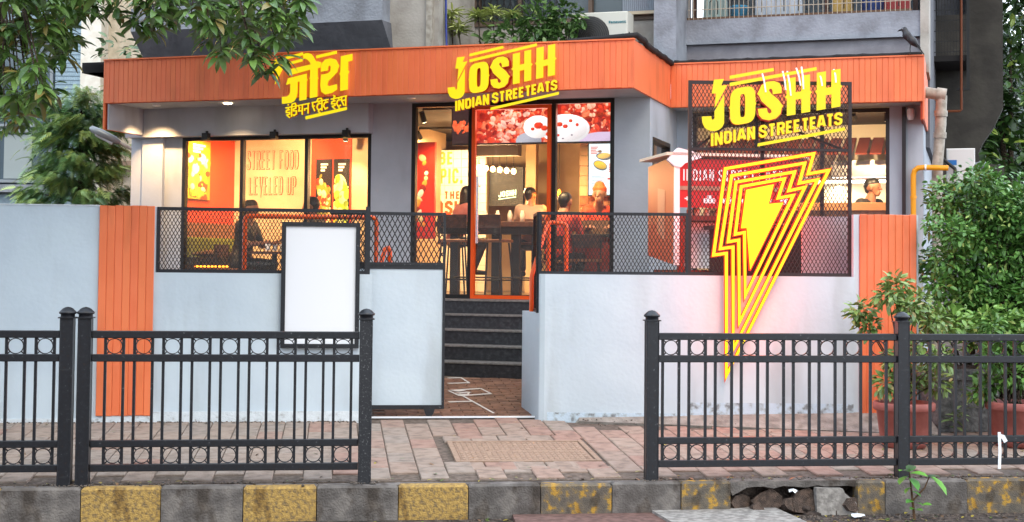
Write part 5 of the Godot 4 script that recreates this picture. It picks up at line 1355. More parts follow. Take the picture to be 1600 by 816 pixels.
# ---------------------------------------------------------------- signs on the fascia and the tall panel
func signs() -> void:
	logo("B", Vector3(-0.453, 3.334, 0.957), "yellow lit capital letters with red sides on the fascia over the door", 0.0012)
	hindi_sign("B", Vector3(-2.658, 3.339, 0.957), 0.0013)
	# tall mesh panel above the right wall
	var o := Vector3(2.27, 1.388, -12.55)
	var t := thing("mesh_screen", "tall brown wire mesh screen in a dark frame on the right hand wall", "screen panel", "W", o)
	var b := MB.new(o)
	frame_rect(b, 1.548, 1.389, 2.988, 3.108, -12.57, -12.535, 0.03)
	b.box(Vector3(1.578, 2.49, -12.57), Vector3(2.958, 2.516, -12.54))
	part(t, "frame", b, M.mesh_brown)
	b = MB.new(o); b.box(Vector3(2.19, 1.42, -12.6), Vector3(2.225, 3.08, -12.572)); b.bar(Vector3(2.22, 2.78, -12.59), Vector3(2.95, 2.5, -12.59), 0.02, 0.02); b.bar(Vector3(1.6, 2.5, -12.59), Vector3(2.2, 2.95, -12.59), 0.02, 0.02); part(t, "brace", b, M.mesh_brown)
	b = MB.new(o); wire_mesh(b, 1.578, 1.419, 2.958, 2.49, -12.552, 0.034, 0.062, 0.006); wire_mesh(b, 1.578, 2.516, 2.958, 3.078, -12.552, 0.034, 0.062, 0.006); part(t, "wire_mesh", b, M.mesh_brown)
	logo("W", Vector3(1.657, 2.656, -12.53), "yellow lit capital letters with white cable ties on the brown mesh screen", 0.001158)
	# white ties and scraps hanging from that sign
	o = Vector3(2.3, 3.1, -12.46)
	t = thing("cable_ties", "white cable ties hanging over the lit letters on the mesh screen", "cable ties", "W", o)
	for q in [[2.185, 3.19, 2.215, 3.0], [2.37, 3.19, 2.39, 3.02], [2.41, 3.19, 2.435, 2.97], [2.49, 3.22, 2.52, 3.06], [2.535, 3.23, 2.545, 3.03], [2.69, 3.18, 2.71, 3.06], [2.82, 3.21, 2.83, 3.09]]:
		b = MB.new(o); b.tube([Vector3(q[0], q[1], -12.50), Vector3((q[0] + q[2]) * 0.5, (q[1] + q[3]) * 0.5, -12.455), Vector3(q[2], q[3], -12.46)], 0.008, 6); part(t, "tie", b, M.white)
	# neon lightning bolt
	o = Vector3(1.87, 0.53, -12.40)
	t = thing("neon_bolt", "big neon lightning bolt of nested yellow outlines on the mesh screen", "neon sign", "W", o)
	var P := func(a):
		var r := []
		for i in range(0, a.size(), 2): r.append(Vector2(1.851 + (a[i] - 1135.0) * 0.005532, 2.319 - (a[i + 1] - 263.0) * 0.00553) - Vector2(o.x, o.y))
		return r
	var tubes := [
		[1135, 263, 1274, 238, 1265, 270, 1297.5, 264, 1138, 587, 1137, 396, 1117, 399],
		[1145, 274, 1260, 253, 1251, 285, 1280, 279, 1148.5, 546, 1147.5, 386, 1127.5, 389],
		[1152, 284, 1244, 267, 1234.5, 297, 1260, 291, 1158, 504, 1156.5, 375, 1140, 378],
		[1160, 291, 1228, 278, 1218, 308.5, 1242, 304, 1167, 462, 1165.5, 363, 1151, 366]]
	for q in tubes:
		b = MB.new(); b.ribbon(P.call(q), 0.023, 0.014, 0.03, true)
		var tb := part(t, "neon_tube", b, M.neon)
		b = MB.new(); b.ribbon(P.call(q), 0.038, 0.0, 0.013, true); part(tb, "tube_backing", b, M.neon_back)
	var core: Array = P.call([1168, 296, 1211, 287, 1203, 318, 1226, 315.5, 1174.5, 421, 1169, 356, 1160, 356.5])
	b = MB.new(); b.plate(core, 0.015, 0.035); var cp := part(t, "neon_core", b, M.neon)
	b = MB.new()
	for g in Geometry2D.offset_polygon(PackedVector2Array(core), 0.012, Geometry2D.JOIN_MITER): b.plate(Array(g), 0.0, 0.014)
	part(cp, "tube_backing", b, M.neon_back)
	omni(t, Vector3(0.2, 1.35, 0.25), Color(1.0, 0.25, 0.04), 0.11, 0.2)
	omni(t, Vector3(0.15, 0.6, 0.25), Color(1.0, 0.30, 0.05), 0.13, 0.15)
	omni(t, Vector3(0.25, 1.4, -0.4), Color(1.0, 0.25, 0.03), 0.8, 0.2)

# ---------------------------------------------------------------- street railings
func rail_post(t: Node3D, o: Vector3, x: float, m: Material) -> void:
	var b := MB.new(o)
	b.box(Vector3(x - 0.041, -0.02, -0.041), Vector3(x + 0.041, 1.085, 0.041))
	for q in [[-0.041, -0.041], [0.041, -0.041], [0.041, 0.041], [-0.041, 0.041]]: b.tube([Vector3(x + q[0] * 0.96, -0.02, q[1] * 0.96), Vector3(x + q[0] * 0.96, 1.085, q[1] * 0.96)], 0.0045, 6)
	var p := part(t, "post", b, m)
	b = MB.new(o)
	b.box(Vector3(x - 0.054, 1.085, -0.054), Vector3(x + 0.054, 1.093, 0.054))
	b.lathe(Vector3(x, 1.093, 0), [[0.046, 0], [0.046, 0.018], [0.056, 0.022], [0.058, 0.032], [0.052, 0.038], [0.045, 0.044], [0.036, 0.054], [0.02, 0.063], [0.0, 0.067]], 18)
	part(p, "cap", b, M.iron)

func rail_panel(t: Node3D, o: Vector3, x0: float, x1: float, c0: float, n: int, pitch: float) -> void:
	for r in [[0.955, 1.003, 0.024], [0.80, 0.848, 0.022], [0.237, 0.283, 0.022], [0.078, 0.125, 0.022]]:
		var b := MB.new(o); b.bevel(Vector3(x0, r[0], -r[2]), Vector3(x1, r[1], r[2]), 0.004); part(t, "rail", b, M.iron)
	var bb := MB.new(); bb.box(Vector3(-0.009, 0.12, -0.009), Vector3(0.009, 0.96, 0.009))
	var bm := bb.done()
	var rb := MB.new()
	var oo := []; var ii := []
	for i in 20:
		var d := Vector2(cos(TAU * i / 20), sin(TAU * i / 20))
		oo.append(d * 0.053); ii.append(d * 0.0475)
	rb.ring(oo, ii, -0.009, 0.009)
	for s in [[-1, -1], [1, -1], [1, 1], [-1, 1]]: rb.bar(Vector3(s[0] * 0.036, s[1] * 0.036, 0), Vector3(s[0] * 0.052, s[1] * 0.052, 0), 0.007, 0.012, Vector3(0, 0, 1))
	var rm := rb.done()
	for i in n:
		var c := c0 + i * pitch
		for s in [-0.0585, 0.0585]: part(t, "baluster", bm, M.iron, Vector3(c + s, 0, rng.randf_range(-0.003, 0.003)) - o)
		for y in [0.9015, 0.181]: part(t, "ring", rm, M.iron, Vector3(c, y, 0) - o)

func railings() -> void:
	rng.seed = 51
	var o := Vector3(-3.6, 0, 0)
	var t := thing("street_railing", "black iron street railing ending at the leftmost post", "railing", "F", o)
	rail_post(t, o, -2.945, M.iron); rail_post(t, o, -4.75, M.iron)
	rail_panel(t, o, -4.70, -2.99, -4.585, 9, 0.1875)
	o = Vector3(-1.9, 0, 0)
	t = thing("street_railing", "black iron street railing before the wall with the white poster board", "railing", "F", o)
	rail_post(t, o, -2.83, M.iron); rail_post(t, o, -0.985, M.iron_worn)
	rail_panel(t, o, -2.785, -1.03, -2.64, 9, 0.1875)
	o = Vector3(2.8, 0, 0)
	t = thing("street_railing", "black iron street railing on the right, in front of the neon bolt and potted plants", "railing", "F", o)
	rail_post(t, o, 0.985, M.iron); rail_post(t, o, 2.79, M.iron); rail_post(t, o, 4.6, M.iron)
	rail_panel(t, o, 1.03, 2.745, 1.12, 9, 0.187); rail_panel(t, o, 2.835, 4.555, 2.94, 9, 0.187)
	var b := MB.new(); b.ribbon([Vector2(0, 0.01), Vector2(0.005, 0.14), Vector2(0.0, 0.27)], 0.022, 0.026, 0.029); b.ribbon([Vector2(0.0, 0.245), Vector2(0.03, 0.235), Vector2(0.05, 0.20)], 0.03, 0.0265, 0.0285)
	solo("tape_strip", "strip of white tape tied round the lower rails before the potted plants", "tape", "F", Vector3(3.50, 0.04, 0), b, M.white)

# ---------------------------------------------------------------- on the terraces
func terrace() -> void:
	var o := Vector3(-1.4, 1.03, -2.95)
	var t := thing("handrail", "orange tube handrail behind the mesh guard of the left wall", "handrail", "F", o)
	var b := MB.new(o)
	b.tube([Vector3(-1.99, 1.03, -2.95), Vector3(-1.99, 1.835, -2.95), Vector3(-1.98, 1.862, -2.95), Vector3(-1.955, 1.87, -2.95), Vector3(-0.88, 1.872, -2.95), Vector3(-0.855, 1.862, -2.95), Vector3(-0.845, 1.835, -2.95), Vector3(-0.845, 1.03, -2.95)], 0.021, 10)
	part(t, "tube", b, M.pipe_orange)
	o = Vector3(-0.74, 1.03, -3.0)
	t = thing("handrail", "short sloping pair of orange rails seen through the gate mesh", "handrail", "F", o)
	b = MB.new(o)
	b.tube([Vector3(-0.85, 1.03, -2.98), Vector3(-0.85, 1.3, -2.98), Vector3(-0.76, 1.60, -3.05), Vector3(-0.735, 1.61, -3.06), Vector3(-0.72, 1.58, -3.07), Vector3(-0.71, 1.03, -3.08)], 0.022, 10)
	part(t, "tube", b, M.pipe_orange)
	o = Vector3(0.2, 1.03, -12.95)
	t = thing("handrail", "orange tube handrail rising beside the dark steps", "handrail", "W", o)
	b = MB.new(o)
	b.tube([Vector3(0.185, 1.03, -12.95), Vector3(0.185, 1.36, -12.95), Vector3(0.195, 1.40, -12.97), Vector3(0.32, 1.82, -13.25), Vector3(0.345, 1.86, -13.3), Vector3(0.38, 1.865, -13.3), Vector3(0.48, 1.855, -13.3), Vector3(0.505, 1.84, -13.3), Vector3(0.51, 1.81, -13.3), Vector3(0.51, 1.03, -13.3)], 0.021, 10)
	b.tube([Vector3(0.345, 1.03, -13.3), Vector3(0.345, 1.85, -13.3)], 0.02, 10)
	part(t, "tube", b, M.pipe_orange)
	# red food cart
	o = Vector3.ZERO
	t = thing("food_cart", "red street food cart with white edging and a turned orange leg behind the mesh screen", "cart", "W", Vector3(1.633, 1.03, -14.3), deg_to_rad(10))
	b = MB.new()
	b.hexa([Vector3(0.0, 0.45, 0.0), Vector3(0.025, 0.45, 0.0), Vector3(0.025, 0.55, -1.0), Vector3(0.0, 0.55, -1.0), Vector3(0.0, 1.55, 0.0), Vector3(0.025, 1.55, 0.0), Vector3(0.025, 1.50, -1.0), Vector3(0.0, 1.50, -1.0)])
	var sp := part(t, "side_panel", b, mat(Color(0.80, 0.33, 0.20), 0.45))
	b = MB.new(); b.hexa([Vector3(-0.003, 0.70, -0.35), Vector3(-0.001, 0.70, -0.35), Vector3(-0.001, 0.78, -0.62), Vector3(-0.003, 0.78, -0.62), Vector3(-0.003, 1.22, -0.35), Vector3(-0.001, 1.22, -0.35), Vector3(-0.001, 1.25, -0.62), Vector3(-0.003, 1.25, -0.62)]); part(sp, "printed_patch", b, mat(Color(0.88, 0.55, 0.42), 0.45))
	b = MB.new(); b.box(Vector3(-0.012, 0.45, 0.0), Vector3(0.04, 1.58, 0.035)); part(t, "edge_post", b, M.white)
	b = MB.new(); b.plate([Vector2(-0.09, 1.50), Vector2(-0.04, 1.57), Vector2(0.02, 1.625), Vector2(0.26, 1.57), Vector2(0.26, 1.53), Vector2(0.09, 1.47), Vector2(0.05, 1.43), Vector2(-0.02, 1.44)], -0.01, 0.05); part(t, "gable_end", b, M.white)
	b = MB.new(); b.box(Vector3(0.04, 1.03, -0.03), Vector3(1.30, 1.52, 0.0)); var fb := part(t, "front_board", b, M.red)
	b = MB.new(); b.box(Vector3(0.04, 1.205, 0.001), Vector3(1.30, 1.245, 0.012)); part(fb, "trim", b, M.sand)
	b = MB.new(); glyphs(b, "INDIAN STREET EATS", 0.085, 1.30, 0.048, 0.115, 0.014, 0.020, 0, 0.001, 0.006); part(fb, "lettering", b, M.white)
	b = MB.new()
	for i in 5:
		b.ribbon([Vector2(0.30 + i * 0.2, 1.10), Vector2(0.42 + i * 0.2, 1.10)], 0.05, 0.001, 0.006); b.ribbon([Vector2(0.335 + i * 0.2, 1.14), Vector2(0.385 + i * 0.2, 1.14)], 0.03, 0.001, 0.0065)
	b.ribbon([Vector2(0.10, 1.12), Vector2(0.16, 1.12)], 0.012, 0.001, 0.006); b.ribbon([Vector2(0.13, 1.10), Vector2(0.13, 1.14)], 0.02, 0.001, 0.0065)
	part(fb, "emblem_row", b, M.white)
	b = MB.new(); b.box(Vector3(0.04, 0.90, -0.9), Vector3(1.30, 0.95, 0.01)); part(t, "shelf", b, M.red_brown)
	b = MB.new(); b.box(Vector3(0.13, 0.42, -0.3), Vector3(1.28, 0.89, -0.27)); part(t, "white_panel", b, M.white)
	b = MB.new(); b.box(Vector3(0.04, 0.34, -0.9), Vector3(1.30, 0.40, -0.02)); part(t, "lower_rail", b, M.red_brown)
	b = MB.new(); b.box(Vector3(-0.1, 1.55, -1.0), Vector3(1.4, 1.58, 0.05)); part(t, "roof", b, M.warm_white)
	b = MB.new()
	for x in [0.2, 0.28, 0.38, 0.5, 0.64]: b.lathe(Vector3(x, 0.95, -0.15), [[0, 0], [0.03, 0], [0.033, 0.06], [0.02, 0.075], [0, 0.075]], 10)
	part(t, "jars", b, M.warm_white)
	for x in [0.085, 1.24]:
		b = MB.new(); b.lathe(Vector3(x, 0.02, -0.06), [[0.045, 0], [0.045, 0.09], [0.03, 0.11], [0.045, 0.14], [0.03, 0.17], [0.038, 0.20], [0.048, 0.30], [0.042, 0.36], [0.05, 0.38], [0.038, 0.42], [0.045, 0.55], [0.04, 0.88]], 14); part(t, "turned_leg", b, mat(Color(0.55, 0.16, 0.07), 0.4))
	b = MB.new(); b.box(Vector3(0, 0, 0), Vector3(0.5, 0.9, 0.02))
	solo("grey_partition", "grey panel standing behind the mesh screen beside the right hand pillar", "panel", "W", Vector3(2.62, 1.03, -12.9), b, M.facade)
	b = MB.new()
	b.box(Vector3(-0.45, 0, -0.3), Vector3(0.45, 0.80, 0.3)); b.box(Vector3(-0.5, 0.80, -0.33), Vector3(0.5, 0.84, 0.33))
	solo("serving_table", "dark serving table on the terrace behind the neon bolt", "table", "W", Vector3(2.45, 1.03, -13.9), b, mat(Color(0.10, 0.06, 0.055), 0.5), deg_to_rad(10))

# ---------------------------------------------------------------- buildings beyond
func far_buildings() -> void:
	var o := Vector3(-10.5, -0.24, -28)
	var t := thing("office_building", "blue grey office building with tiled walls and big windows far behind the left wall", "building", "W", o)
	var b := MB.new(o); b.box(Vector3(-20, -0.24, -34), Vector3(-8.48, 2.85, -28)); b.box(Vector3(-20, 2.85, -34), Vector3(-8.49, 12, -28.25)); b.box(Vector3(-9.02, 2.85, -28.25), Vector3(-8.48, 12, -28)); b.box(Vector3(-20, 5.9, -28.25), Vector3(-9.02, 6.6, -28)); part(t, "wall", b, rough_mat(90, [Color(0.50, 0.58, 0.63), Color(0.57, 0.65, 0.70)], [0.3, 0.7], 0.02, 2.0, 0.6))
	b = MB.new(o)
	for i in 74: b.box(Vector3(-9.02, 2.9 + i * 0.085, -28), Vector3(-8.48, 2.965 + i * 0.085, -27.985))
	part(t, "tile_courses", b, rough_mat(91, [Color(0.54, 0.635, 0.69), Color(0.61, 0.70, 0.75)], [0.3, 0.7], 0.05, 1.2, 0.5)).set_meta("kind", "stuff")
	b = MB.new(o); b.box(Vector3(-20, 2.80, -28.2), Vector3(-8.7, 2.95, -27.85)); part(t, "sill", b, M.apt)
	for k in 6:
		var x := -9.10 - k * 1.25
		for y in [[3.0, 4.05], [4.1, 5.85], [6.65, 9.0]]:
			b = MB.new(o); frame_rect(b, x - 1.2, y[0], x, y[1], -28.2, -28.08, 0.06)
			var w := part(t, "window", b, mat(Color(0.55, 0.58, 0.60), 0.4))
			b = MB.new(o); b.quad(Vector3(x - 1.14, y[0] + 0.06, -28.15), Vector3(x - 0.06, y[0] + 0.06, -28.15), Vector3(x - 0.06, y[1] - 0.06, -28.15), Vector3(x - 1.14, y[1] - 0.06, -28.15)); part(w, "pane", b, mat(Color(0.34, 0.40, 0.44), 0.08))
			if y[0] == 3.0:
				b = MB.new(o); b.box(Vector3(x - 0.95, 3.08, -28.14), Vector3(x - 0.4, 3.95, -28.13)); part(w, "blind", b, mat(Color(0.62, 0.66, 0.66), 0.9))
	o = Vector3(-8.3, -0.24, -28)
	t = thing("cream_building", "cream plastered building with a tall pale column beside the blue grey one", "building", "W", o)
	b = MB.new(o); b.box(Vector3(-8.475, -0.24, -30), Vector3(-8.08, 12, -27.8)); part(t, "column", b, rough_mat(92, [Color(0.92, 0.89, 0.83), Color(0.96, 0.94, 0.89)], [0.3, 0.7], 0.02, 2.0, 0.8))
	b = MB.new(o); b.box(Vector3(-8.08, -0.24, -30), Vector3(-3.0, 12, -28.3)); part(t, "wall", b, rough_mat(93, [Color(0.80, 0.75, 0.66), Color(0.87, 0.82, 0.74)], [0.3, 0.7], 0.02, 2.0, 0.8))
	b = MB.new(o); b.box(Vector3(-7.9, 3.35, -28.3), Vector3(-3.0, 3.45, -28.05)); part(t, "ledge", b, M.sand)
	for x in [-7.45, -5.6]:
		b = MB.new(o); frame_rect(b, x, 2.2, x + 0.75, 3.1, -28.31, -28.25, 0.07); var w := part(t, "window", b, M.wood_dark)
		b = MB.new(o); b.quad(Vector3(x, 2.2, -28.29), Vector3(x + 0.75, 2.2, -28.29), Vector3(x + 0.75, 3.1, -28.29), Vector3(x, 3.1, -28.29)); part(w, "pane", b, mat(Color(0.2, 0.2, 0.2), 0.1))
	# the other side of the street, which the panes reflect
	o = Vector3(-12, -0.24, 36)
	t = thing("facing_building", "long brown and cream apartment building across the street from the shop", "building", "B", o)
	b = MB.new(o); b.box(Vector3(-46, -0.24, 36), Vector3(16, 11, 46)); part(t, "wall", b, rough_mat(95, [Color(0.34, 0.29, 0.25), Color(0.44, 0.38, 0.33)], [0.3, 0.7], 0.01, 3.0, 0.9))
	b = MB.new(); frame_rect(b, -1.0, 0, 1.0, 1.6, -0.06, 0.0, 0.08); b.box(Vector3(-0.04, 0.08, -0.05), Vector3(0.04, 1.52, 0))
	var wm := b.done()
	b = MB.new(); b.quad(Vector3(0.92, 0.08, -0.02), Vector3(-0.92, 0.08, -0.02), Vector3(-0.92, 1.52, -0.02), Vector3(0.92, 1.52, -0.02))
	var pm := b.done()
	for r in 3:
		for c in 14: part(part(t, "window", wm, M.warm_white, Vector3(-44 + c * 4.4, 1.4 + r * 3.2, 35.99) - o), "pane", pm, mat(Color(0.2, 0.23, 0.25), 0.15))
	# street lamp heads
	lamp("W", Vector3(-5.86, 3.31, -19.7), Vector3(-4.55, 2.66, -19.9), "grey street lamp head on a slanting arm left of the shop")
	lamp("W", Vector3(6.66, 2.96, -20), Vector3(5.6, 2.6, -20.2), "pale street lamp head showing above the green bush")

func lamp(fr: String, tip: Vector3, base: Vector3, label: String) -> void:
	var foot := Vector3(base.x, -0.24, base.z)
	var t := thing("street_lamp", label, "street lamp", fr, foot)
	var d := (tip - base).normalized()
	var b := MB.new(foot); b.tube([foot, Vector3(base.x, base.y - 0.05, base.z), base, base.lerp(tip, 0.75)], 0.024, 8); part(t, "pole", b, M.pvc)
	b = MB.new(foot); b.tube([tip - d * 0.46, tip - d * 0.38, tip - d * 0.16, tip - d * 0.03, tip], [0.03, 0.06, 0.065, 0.045, 0.015], 10); part(t, "lamp_head", b, mat(Color(0.50, 0.52, 0.53), 0.35, 0.3))
	b = MB.new(foot); b.tube([tip - d * 0.36 + Vector3(0, -0.035, 0), tip - d * 0.1 + Vector3(0, -0.03, 0)], 0.045, 10); part(t, "lens", b, mat(Color(0.75, 0.78, 0.80), 0.2))

func side_yard() -> void:
	var o := Vector3(4.9, 0.1, -6)
	var t := thing("side_building", "dark grey building with a curved concrete fin at the right", "building", "B", o)
	var b := MB.new(o); b.box(Vector3(4.7, 0.1, -12), Vector3(5.2, 9, -6.4)); b.box(Vector3(4.7, 0.1, -6.4), Vector3(5.35, 2.85, -6.2)); part(t, "wall", b, M.apt_dark)
	b = MB.new(o)
	b.plate([Vector2(4.65, 5.25), Vector2(5.15, 5.25), Vector2(5.15, 7.5), Vector2(5.64, 7.5), Vector2(5.64, 3.85), Vector2(5.50, 3.55), Vector2(5.36, 3.34), Vector2(5.29, 3.18), Vector2(5.31, 3.09), Vector2(5.40, 3.03), Vector2(5.65, 2.99), Vector2(5.66, 2.85), Vector2(4.65, 2.70)], -6.35, -6.0)
	part(t, "concrete_fin", b, rough_mat(94, [Color(0.20, 0.19, 0.175), Color(0.27, 0.255, 0.235)], [0.3, 0.7], 0.01, 2.5, 0.9, 0.5, 0.04))
	# barred black balcony high on the right
	o = Vector3(4.9, 4.3, -5.6)
	t = thing("barred_balcony", "black barred balcony cage in the dark gap right of the orange fascia", "balcony", "B", o)
	b = MB.new(o); b.box(Vector3(4.66, 4.42, -6.0), Vector3(5.16, 4.50, -5.0)); b.box(Vector3(4.66, 5.9, -6.0), Vector3(5.16, 5.98, -5.0)); part(t, "slab", b, M.membrane)
	b = MB.new(o)
	for i in 13: b.box(Vector3(4.67 + i * 0.04, 4.5, -5.02), Vector3(4.678 + i * 0.04, 5.9, -5.01))
	for i in 9: b.box(Vector3(4.66, 4.55 + i * 0.15, -5.024), Vector3(5.16, 4.56 + i * 0.15, -5.012))
	b.box(Vector3(5.13, 4.0, -5.03), Vector3(5.17, 6.0, -4.98)); b.box(Vector3(5.0, 4.0, -5.03), Vector3(5.13, 4.03, -4.98))
	part(t, "bars", b, M.black)
	b = MB.new(o); b.lathe(Vector3.ZERO, [[0, -0.05], [0.15, -0.05], [0.15, 0.05], [0, 0.05]], 18); part(t, "round_basin", b, M.membrane, Vector3(4.95, 4.8, -5.1) - o, Basis(Vector3.RIGHT, PI / 2))
	# drain and gas pipes, meter box
	o = Vector3(4.83, 0.2, -1.7)
	t = thing("drain_pipe", "thick pale drain pipe with an elbow at the right end of the shop", "pipe", "B", o)
	b = MB.new(o); b.tube([Vector3(4.4, 3.60, -1.66), Vector3(4.66, 3.585, -1.66), Vector3(4.86, 3.545, -1.66)], 0.068, 12); b.tube([Vector3(4.79, 3.56, -1.66), Vector3(4.90, 3.54, -1.66)], 0.082, 12); part(t, "elbow", b, M.pvc)
	b = MB.new(o); b.tube([Vector3(4.85, 3.54, -1.66), Vector3(4.84, 3.2, -1.66), Vector3(4.80, 2.7, -1.66), Vector3(4.80, 0.2, -1.66)], 0.064, 12); part(t, "pipe", b, M.pvc)
	for y in [3.36, 3.1]:
		b = MB.new(o); b.tube([Vector3(4.845 - (3.36 - y) * 0.05, y, -1.66), Vector3(4.842 - (3.36 - y) * 0.05, y - 0.07, -1.66)], 0.075, 12); part(t, "collar", b, M.pvc)
	o = Vector3(4.53, 0.2, -1.5)
	t = thing("gas_pipe", "bright yellow gas pipe bending over above the orange pillar", "pipe", "B", o)
	b = MB.new(o); b.tube([Vector3(4.53, 0.2, -1.5), Vector3(4.53, 2.58, -1.5), Vector3(4.545, 2.635, -1.5), Vector3(4.585, 2.665, -1.5), Vector3(4.65, 2.67, -1.5), Vector3(4.93, 2.66, -1.5)], 0.033, 10); part(t, "pipe", b, M.gas)
	for q in [[4.53, 2.3], [4.53, 1.9]]:
		b = MB.new(o); b.tube([Vector3(q[0], q[1], -1.5), Vector3(q[0], q[1] + 0.03, -1.5)], 0.04, 10); part(t, "coupling", b, M.gas)
	b = MB.new(o); b.tube([Vector3(4.66, 2.67, -1.5), Vector3(4.68, 2.67, -1.5)], 0.038, 10); part(t, "coupling", b, M.white)
	b = MB.new(); b.box(Vector3(-0.022, 0, -0.022), Vector3(0.022, 3.2, 0.022))
	solo("black_pole", "slim black square pole before the grey pier at the right end", "pole", "B", Vector3(4.42, 0.2, -1.54), b, M.frame)
	b = MB.new(); b.lathe(Vector3.ZERO, [[0, 0], [0.03, 0.0], [0.045, 0.05], [0.045, 0.12], [0.03, 0.14], [0, 0.14]], 12)
	solo("security_camera", "small white dome camera under the right end of the fascia", "camera", "B", Vector3(4.50, 3.24, -1.5), b, M.white)
	o = Vector3(5.04, 2.60, -1.9)
	t = thing("meter_box", "white meter box with a blue sticker above the green bush", "box", "B", o)
	b = MB.new(o); b.bevel(Vector3(4.90, 2.50, -2.1), Vector3(5.23, 2.92, -1.85), 0.012); part(t, "cabinet", b, mat(Color(0.80, 0.80, 0.79), 0.5))
	b = MB.new(o); b.box(Vector3(4.91, 2.72, -1.849), Vector3(5.02, 2.78, -1.846)); part(t, "sticker", b, mat(Color(0.08, 0.40, 0.68), 0.5))
	b = MB.new(o); b.tube([Vector3(4.85, 2.80, -1.82), Vector3(5.0, 2.67, -1.80), Vector3(5.0, 2.55, -1.80)], 0.022, 8); part(t, "black_hose", b, M.black)
	o = Vector3(5.1, 2.9, -5.2)
	t = thing("thin_pipe", "thin rusty orange pipe running down the dark gap and turning left", "pipe", "B", o)
	b = MB.new(o); b.tube([Vector3(5.06, 6.0, -4.95), Vector3(5.06, 3.72, -4.95), Vector3(5.04, 3.70, -4.95), Vector3(4.6, 3.70, -4.95), Vector3(4.58, 3.68, -4.95), Vector3(4.58, 2.5, -4.95)], 0.018, 8); part(t, "pipe", b, mat(Color(0.42, 0.20, 0.06), 0.6))
	# wall behind the bush with a window unit far right
	o = Vector3(11.4, -0.24, -32)
	t = thing("rear_building", "pale building corner with a dark two pane window at the far right", "building", "W", o)
	b = MB.new(o); b.box(Vector3(10.6, 5.1, -36), Vector3(15, 6.3, -32)); b.box(Vector3(10.5, 4.95, -36), Vector3(15.1, 5.1, -31.9)); b.box(Vector3(10.5, 6.3, -36), Vector3(15.1, 6.45, -31.8)); b.box(Vector3(11.6, -0.24, -36), Vector3(15, 5.0, -33)); part(t, "wall", b, mat(Color(0.50, 0.52, 0.51), 0.8))
	b = MB.new(o); frame_rect(b, 10.85, 5.3, 11.55, 6.1, -32, -31.95, 0.05); b.box(Vector3(11.17, 5.35, -32), Vector3(11.22, 6.05, -31.96)); var w := part(t, "window", b, M.white)
	b = MB.new(o); b.quad(Vector3(10.9, 5.35, -31.985), Vector3(11.5, 5.35, -31.985), Vector3(11.5, 6.05, -31.985), Vector3(10.9, 6.05, -31.985)); part(w, "pane", b, mat(Color(0.10, 0.11, 0.12), 0.2))

# ---------------------------------------------------------------- plants
func leaf_mesh(w: float, bend: float, fold := 0.25) -> ArrayMesh:    # one leaf, 1 long, along +z
	var b := MB.new()
	var prof := [[0.0, 0.04], [0.16, 0.66], [0.45, 1.0], [0.76, 0.78], [1.0, 0.03]]
	var c := []; var l := []; var r := []
	for q in prof:
		var y: float = -bend * q[0] * q[0]
		c.append(Vector3(0, y, q[0])); l.append(Vector3(-w * 0.5 * q[1], y + w * fold * q[1] * 0.5, q[0])); r.append(Vector3(w * 0.5 * q[1], y + w * fold * q[1] * 0.5, q[0]))
	b.smooth(true)
	for i in 4:
		b.quad(l[i], c[i], c[i + 1], l[i + 1]); b.quad(c[i], r[i], r[i + 1], c[i + 1])
	return b.done()

func spray_mesh() -> ArrayMesh:    # a feathery twig: narrow leaflets either side of a drooping stalk
	var b := MB.new()
	for i in 7:
		var u := 0.1 + i * 0.13
		var p := Vector3(0, -0.35 * u * u, u)
		for s in [-1.0, 1.0]:
			var l := 0.34 * (1.1 - u * 0.6)
			var q := p + Vector3(s * l, -0.12 * l, l * 0.8)
			var w := Vector3(0, 0, 0.06)
			b.tri(p - w, p + w, q)
	return b.done()

func scatter(parent: Node3D, nm: String, mesh: Mesh, xf: Array, cols: Array, m: Material) -> MultiMeshInstance3D:
	var mm := MultiMesh.new()
	mm.transform_format = MultiMesh.TRANSFORM_3D; mm.use_colors = true; mm.mesh = mesh
	mm.instance_count = xf.size()
	for i in xf.size():
		mm.set_instance_transform(i, xf[i]); mm.set_instance_color(i, cols[i])
	var o := MultiMeshInstance3D.new()
	o.name = nm; o.multimesh = mm; o.material_override = m
	parent.add_child(o, true)
	o.set_meta("kind", "stuff")
	return o

func aim(dir: Vector3, roll := 0.0) -> Basis:
	var z := dir.normalized()
	var x := Vector3.UP.cross(z)
	if x.length() < 0.05: x = Vector3.RIGHT
	x = x.normalized()
	return Basis(x, z.cross(x), z) * Basis(Vector3(0, 0, 1), roll)

func whorl(c: Vector3, n: int, ln: float, droop: float, xf: Array, cols: Array, pal: Array, up := Vector3.UP) -> void:
	var a0 := rng.randf() * TAU
	var tone := rng.randf()
	for i in n:
		var a := a0 + TAU * i / n * 2.4
		var d := Vector3(cos(a), rng.randf_range(-0.3, 0.7) - droop, sin(a)) + up * 0.15
		var s := ln * rng.randf_range(0.7, 1.15)
		xf.append(Transform3D(aim(d, rng.randf_range(-0.5, 0.5)).scaled(Vector3.ONE * s), c + Vector3(rng.randf_range(-0.02, 0.02), rng.randf_range(-0.05, 0.03), rng.randf_range(-0.02, 0.02))))
		var k: Color = pal[0].lerp(pal[1], clampf(tone * 0.7 + rng.randf() * 0.4, 0, 1))
		if pal.size() > 2 and rng.randf() < 0.06: k = pal[2]
		cols.append(k)

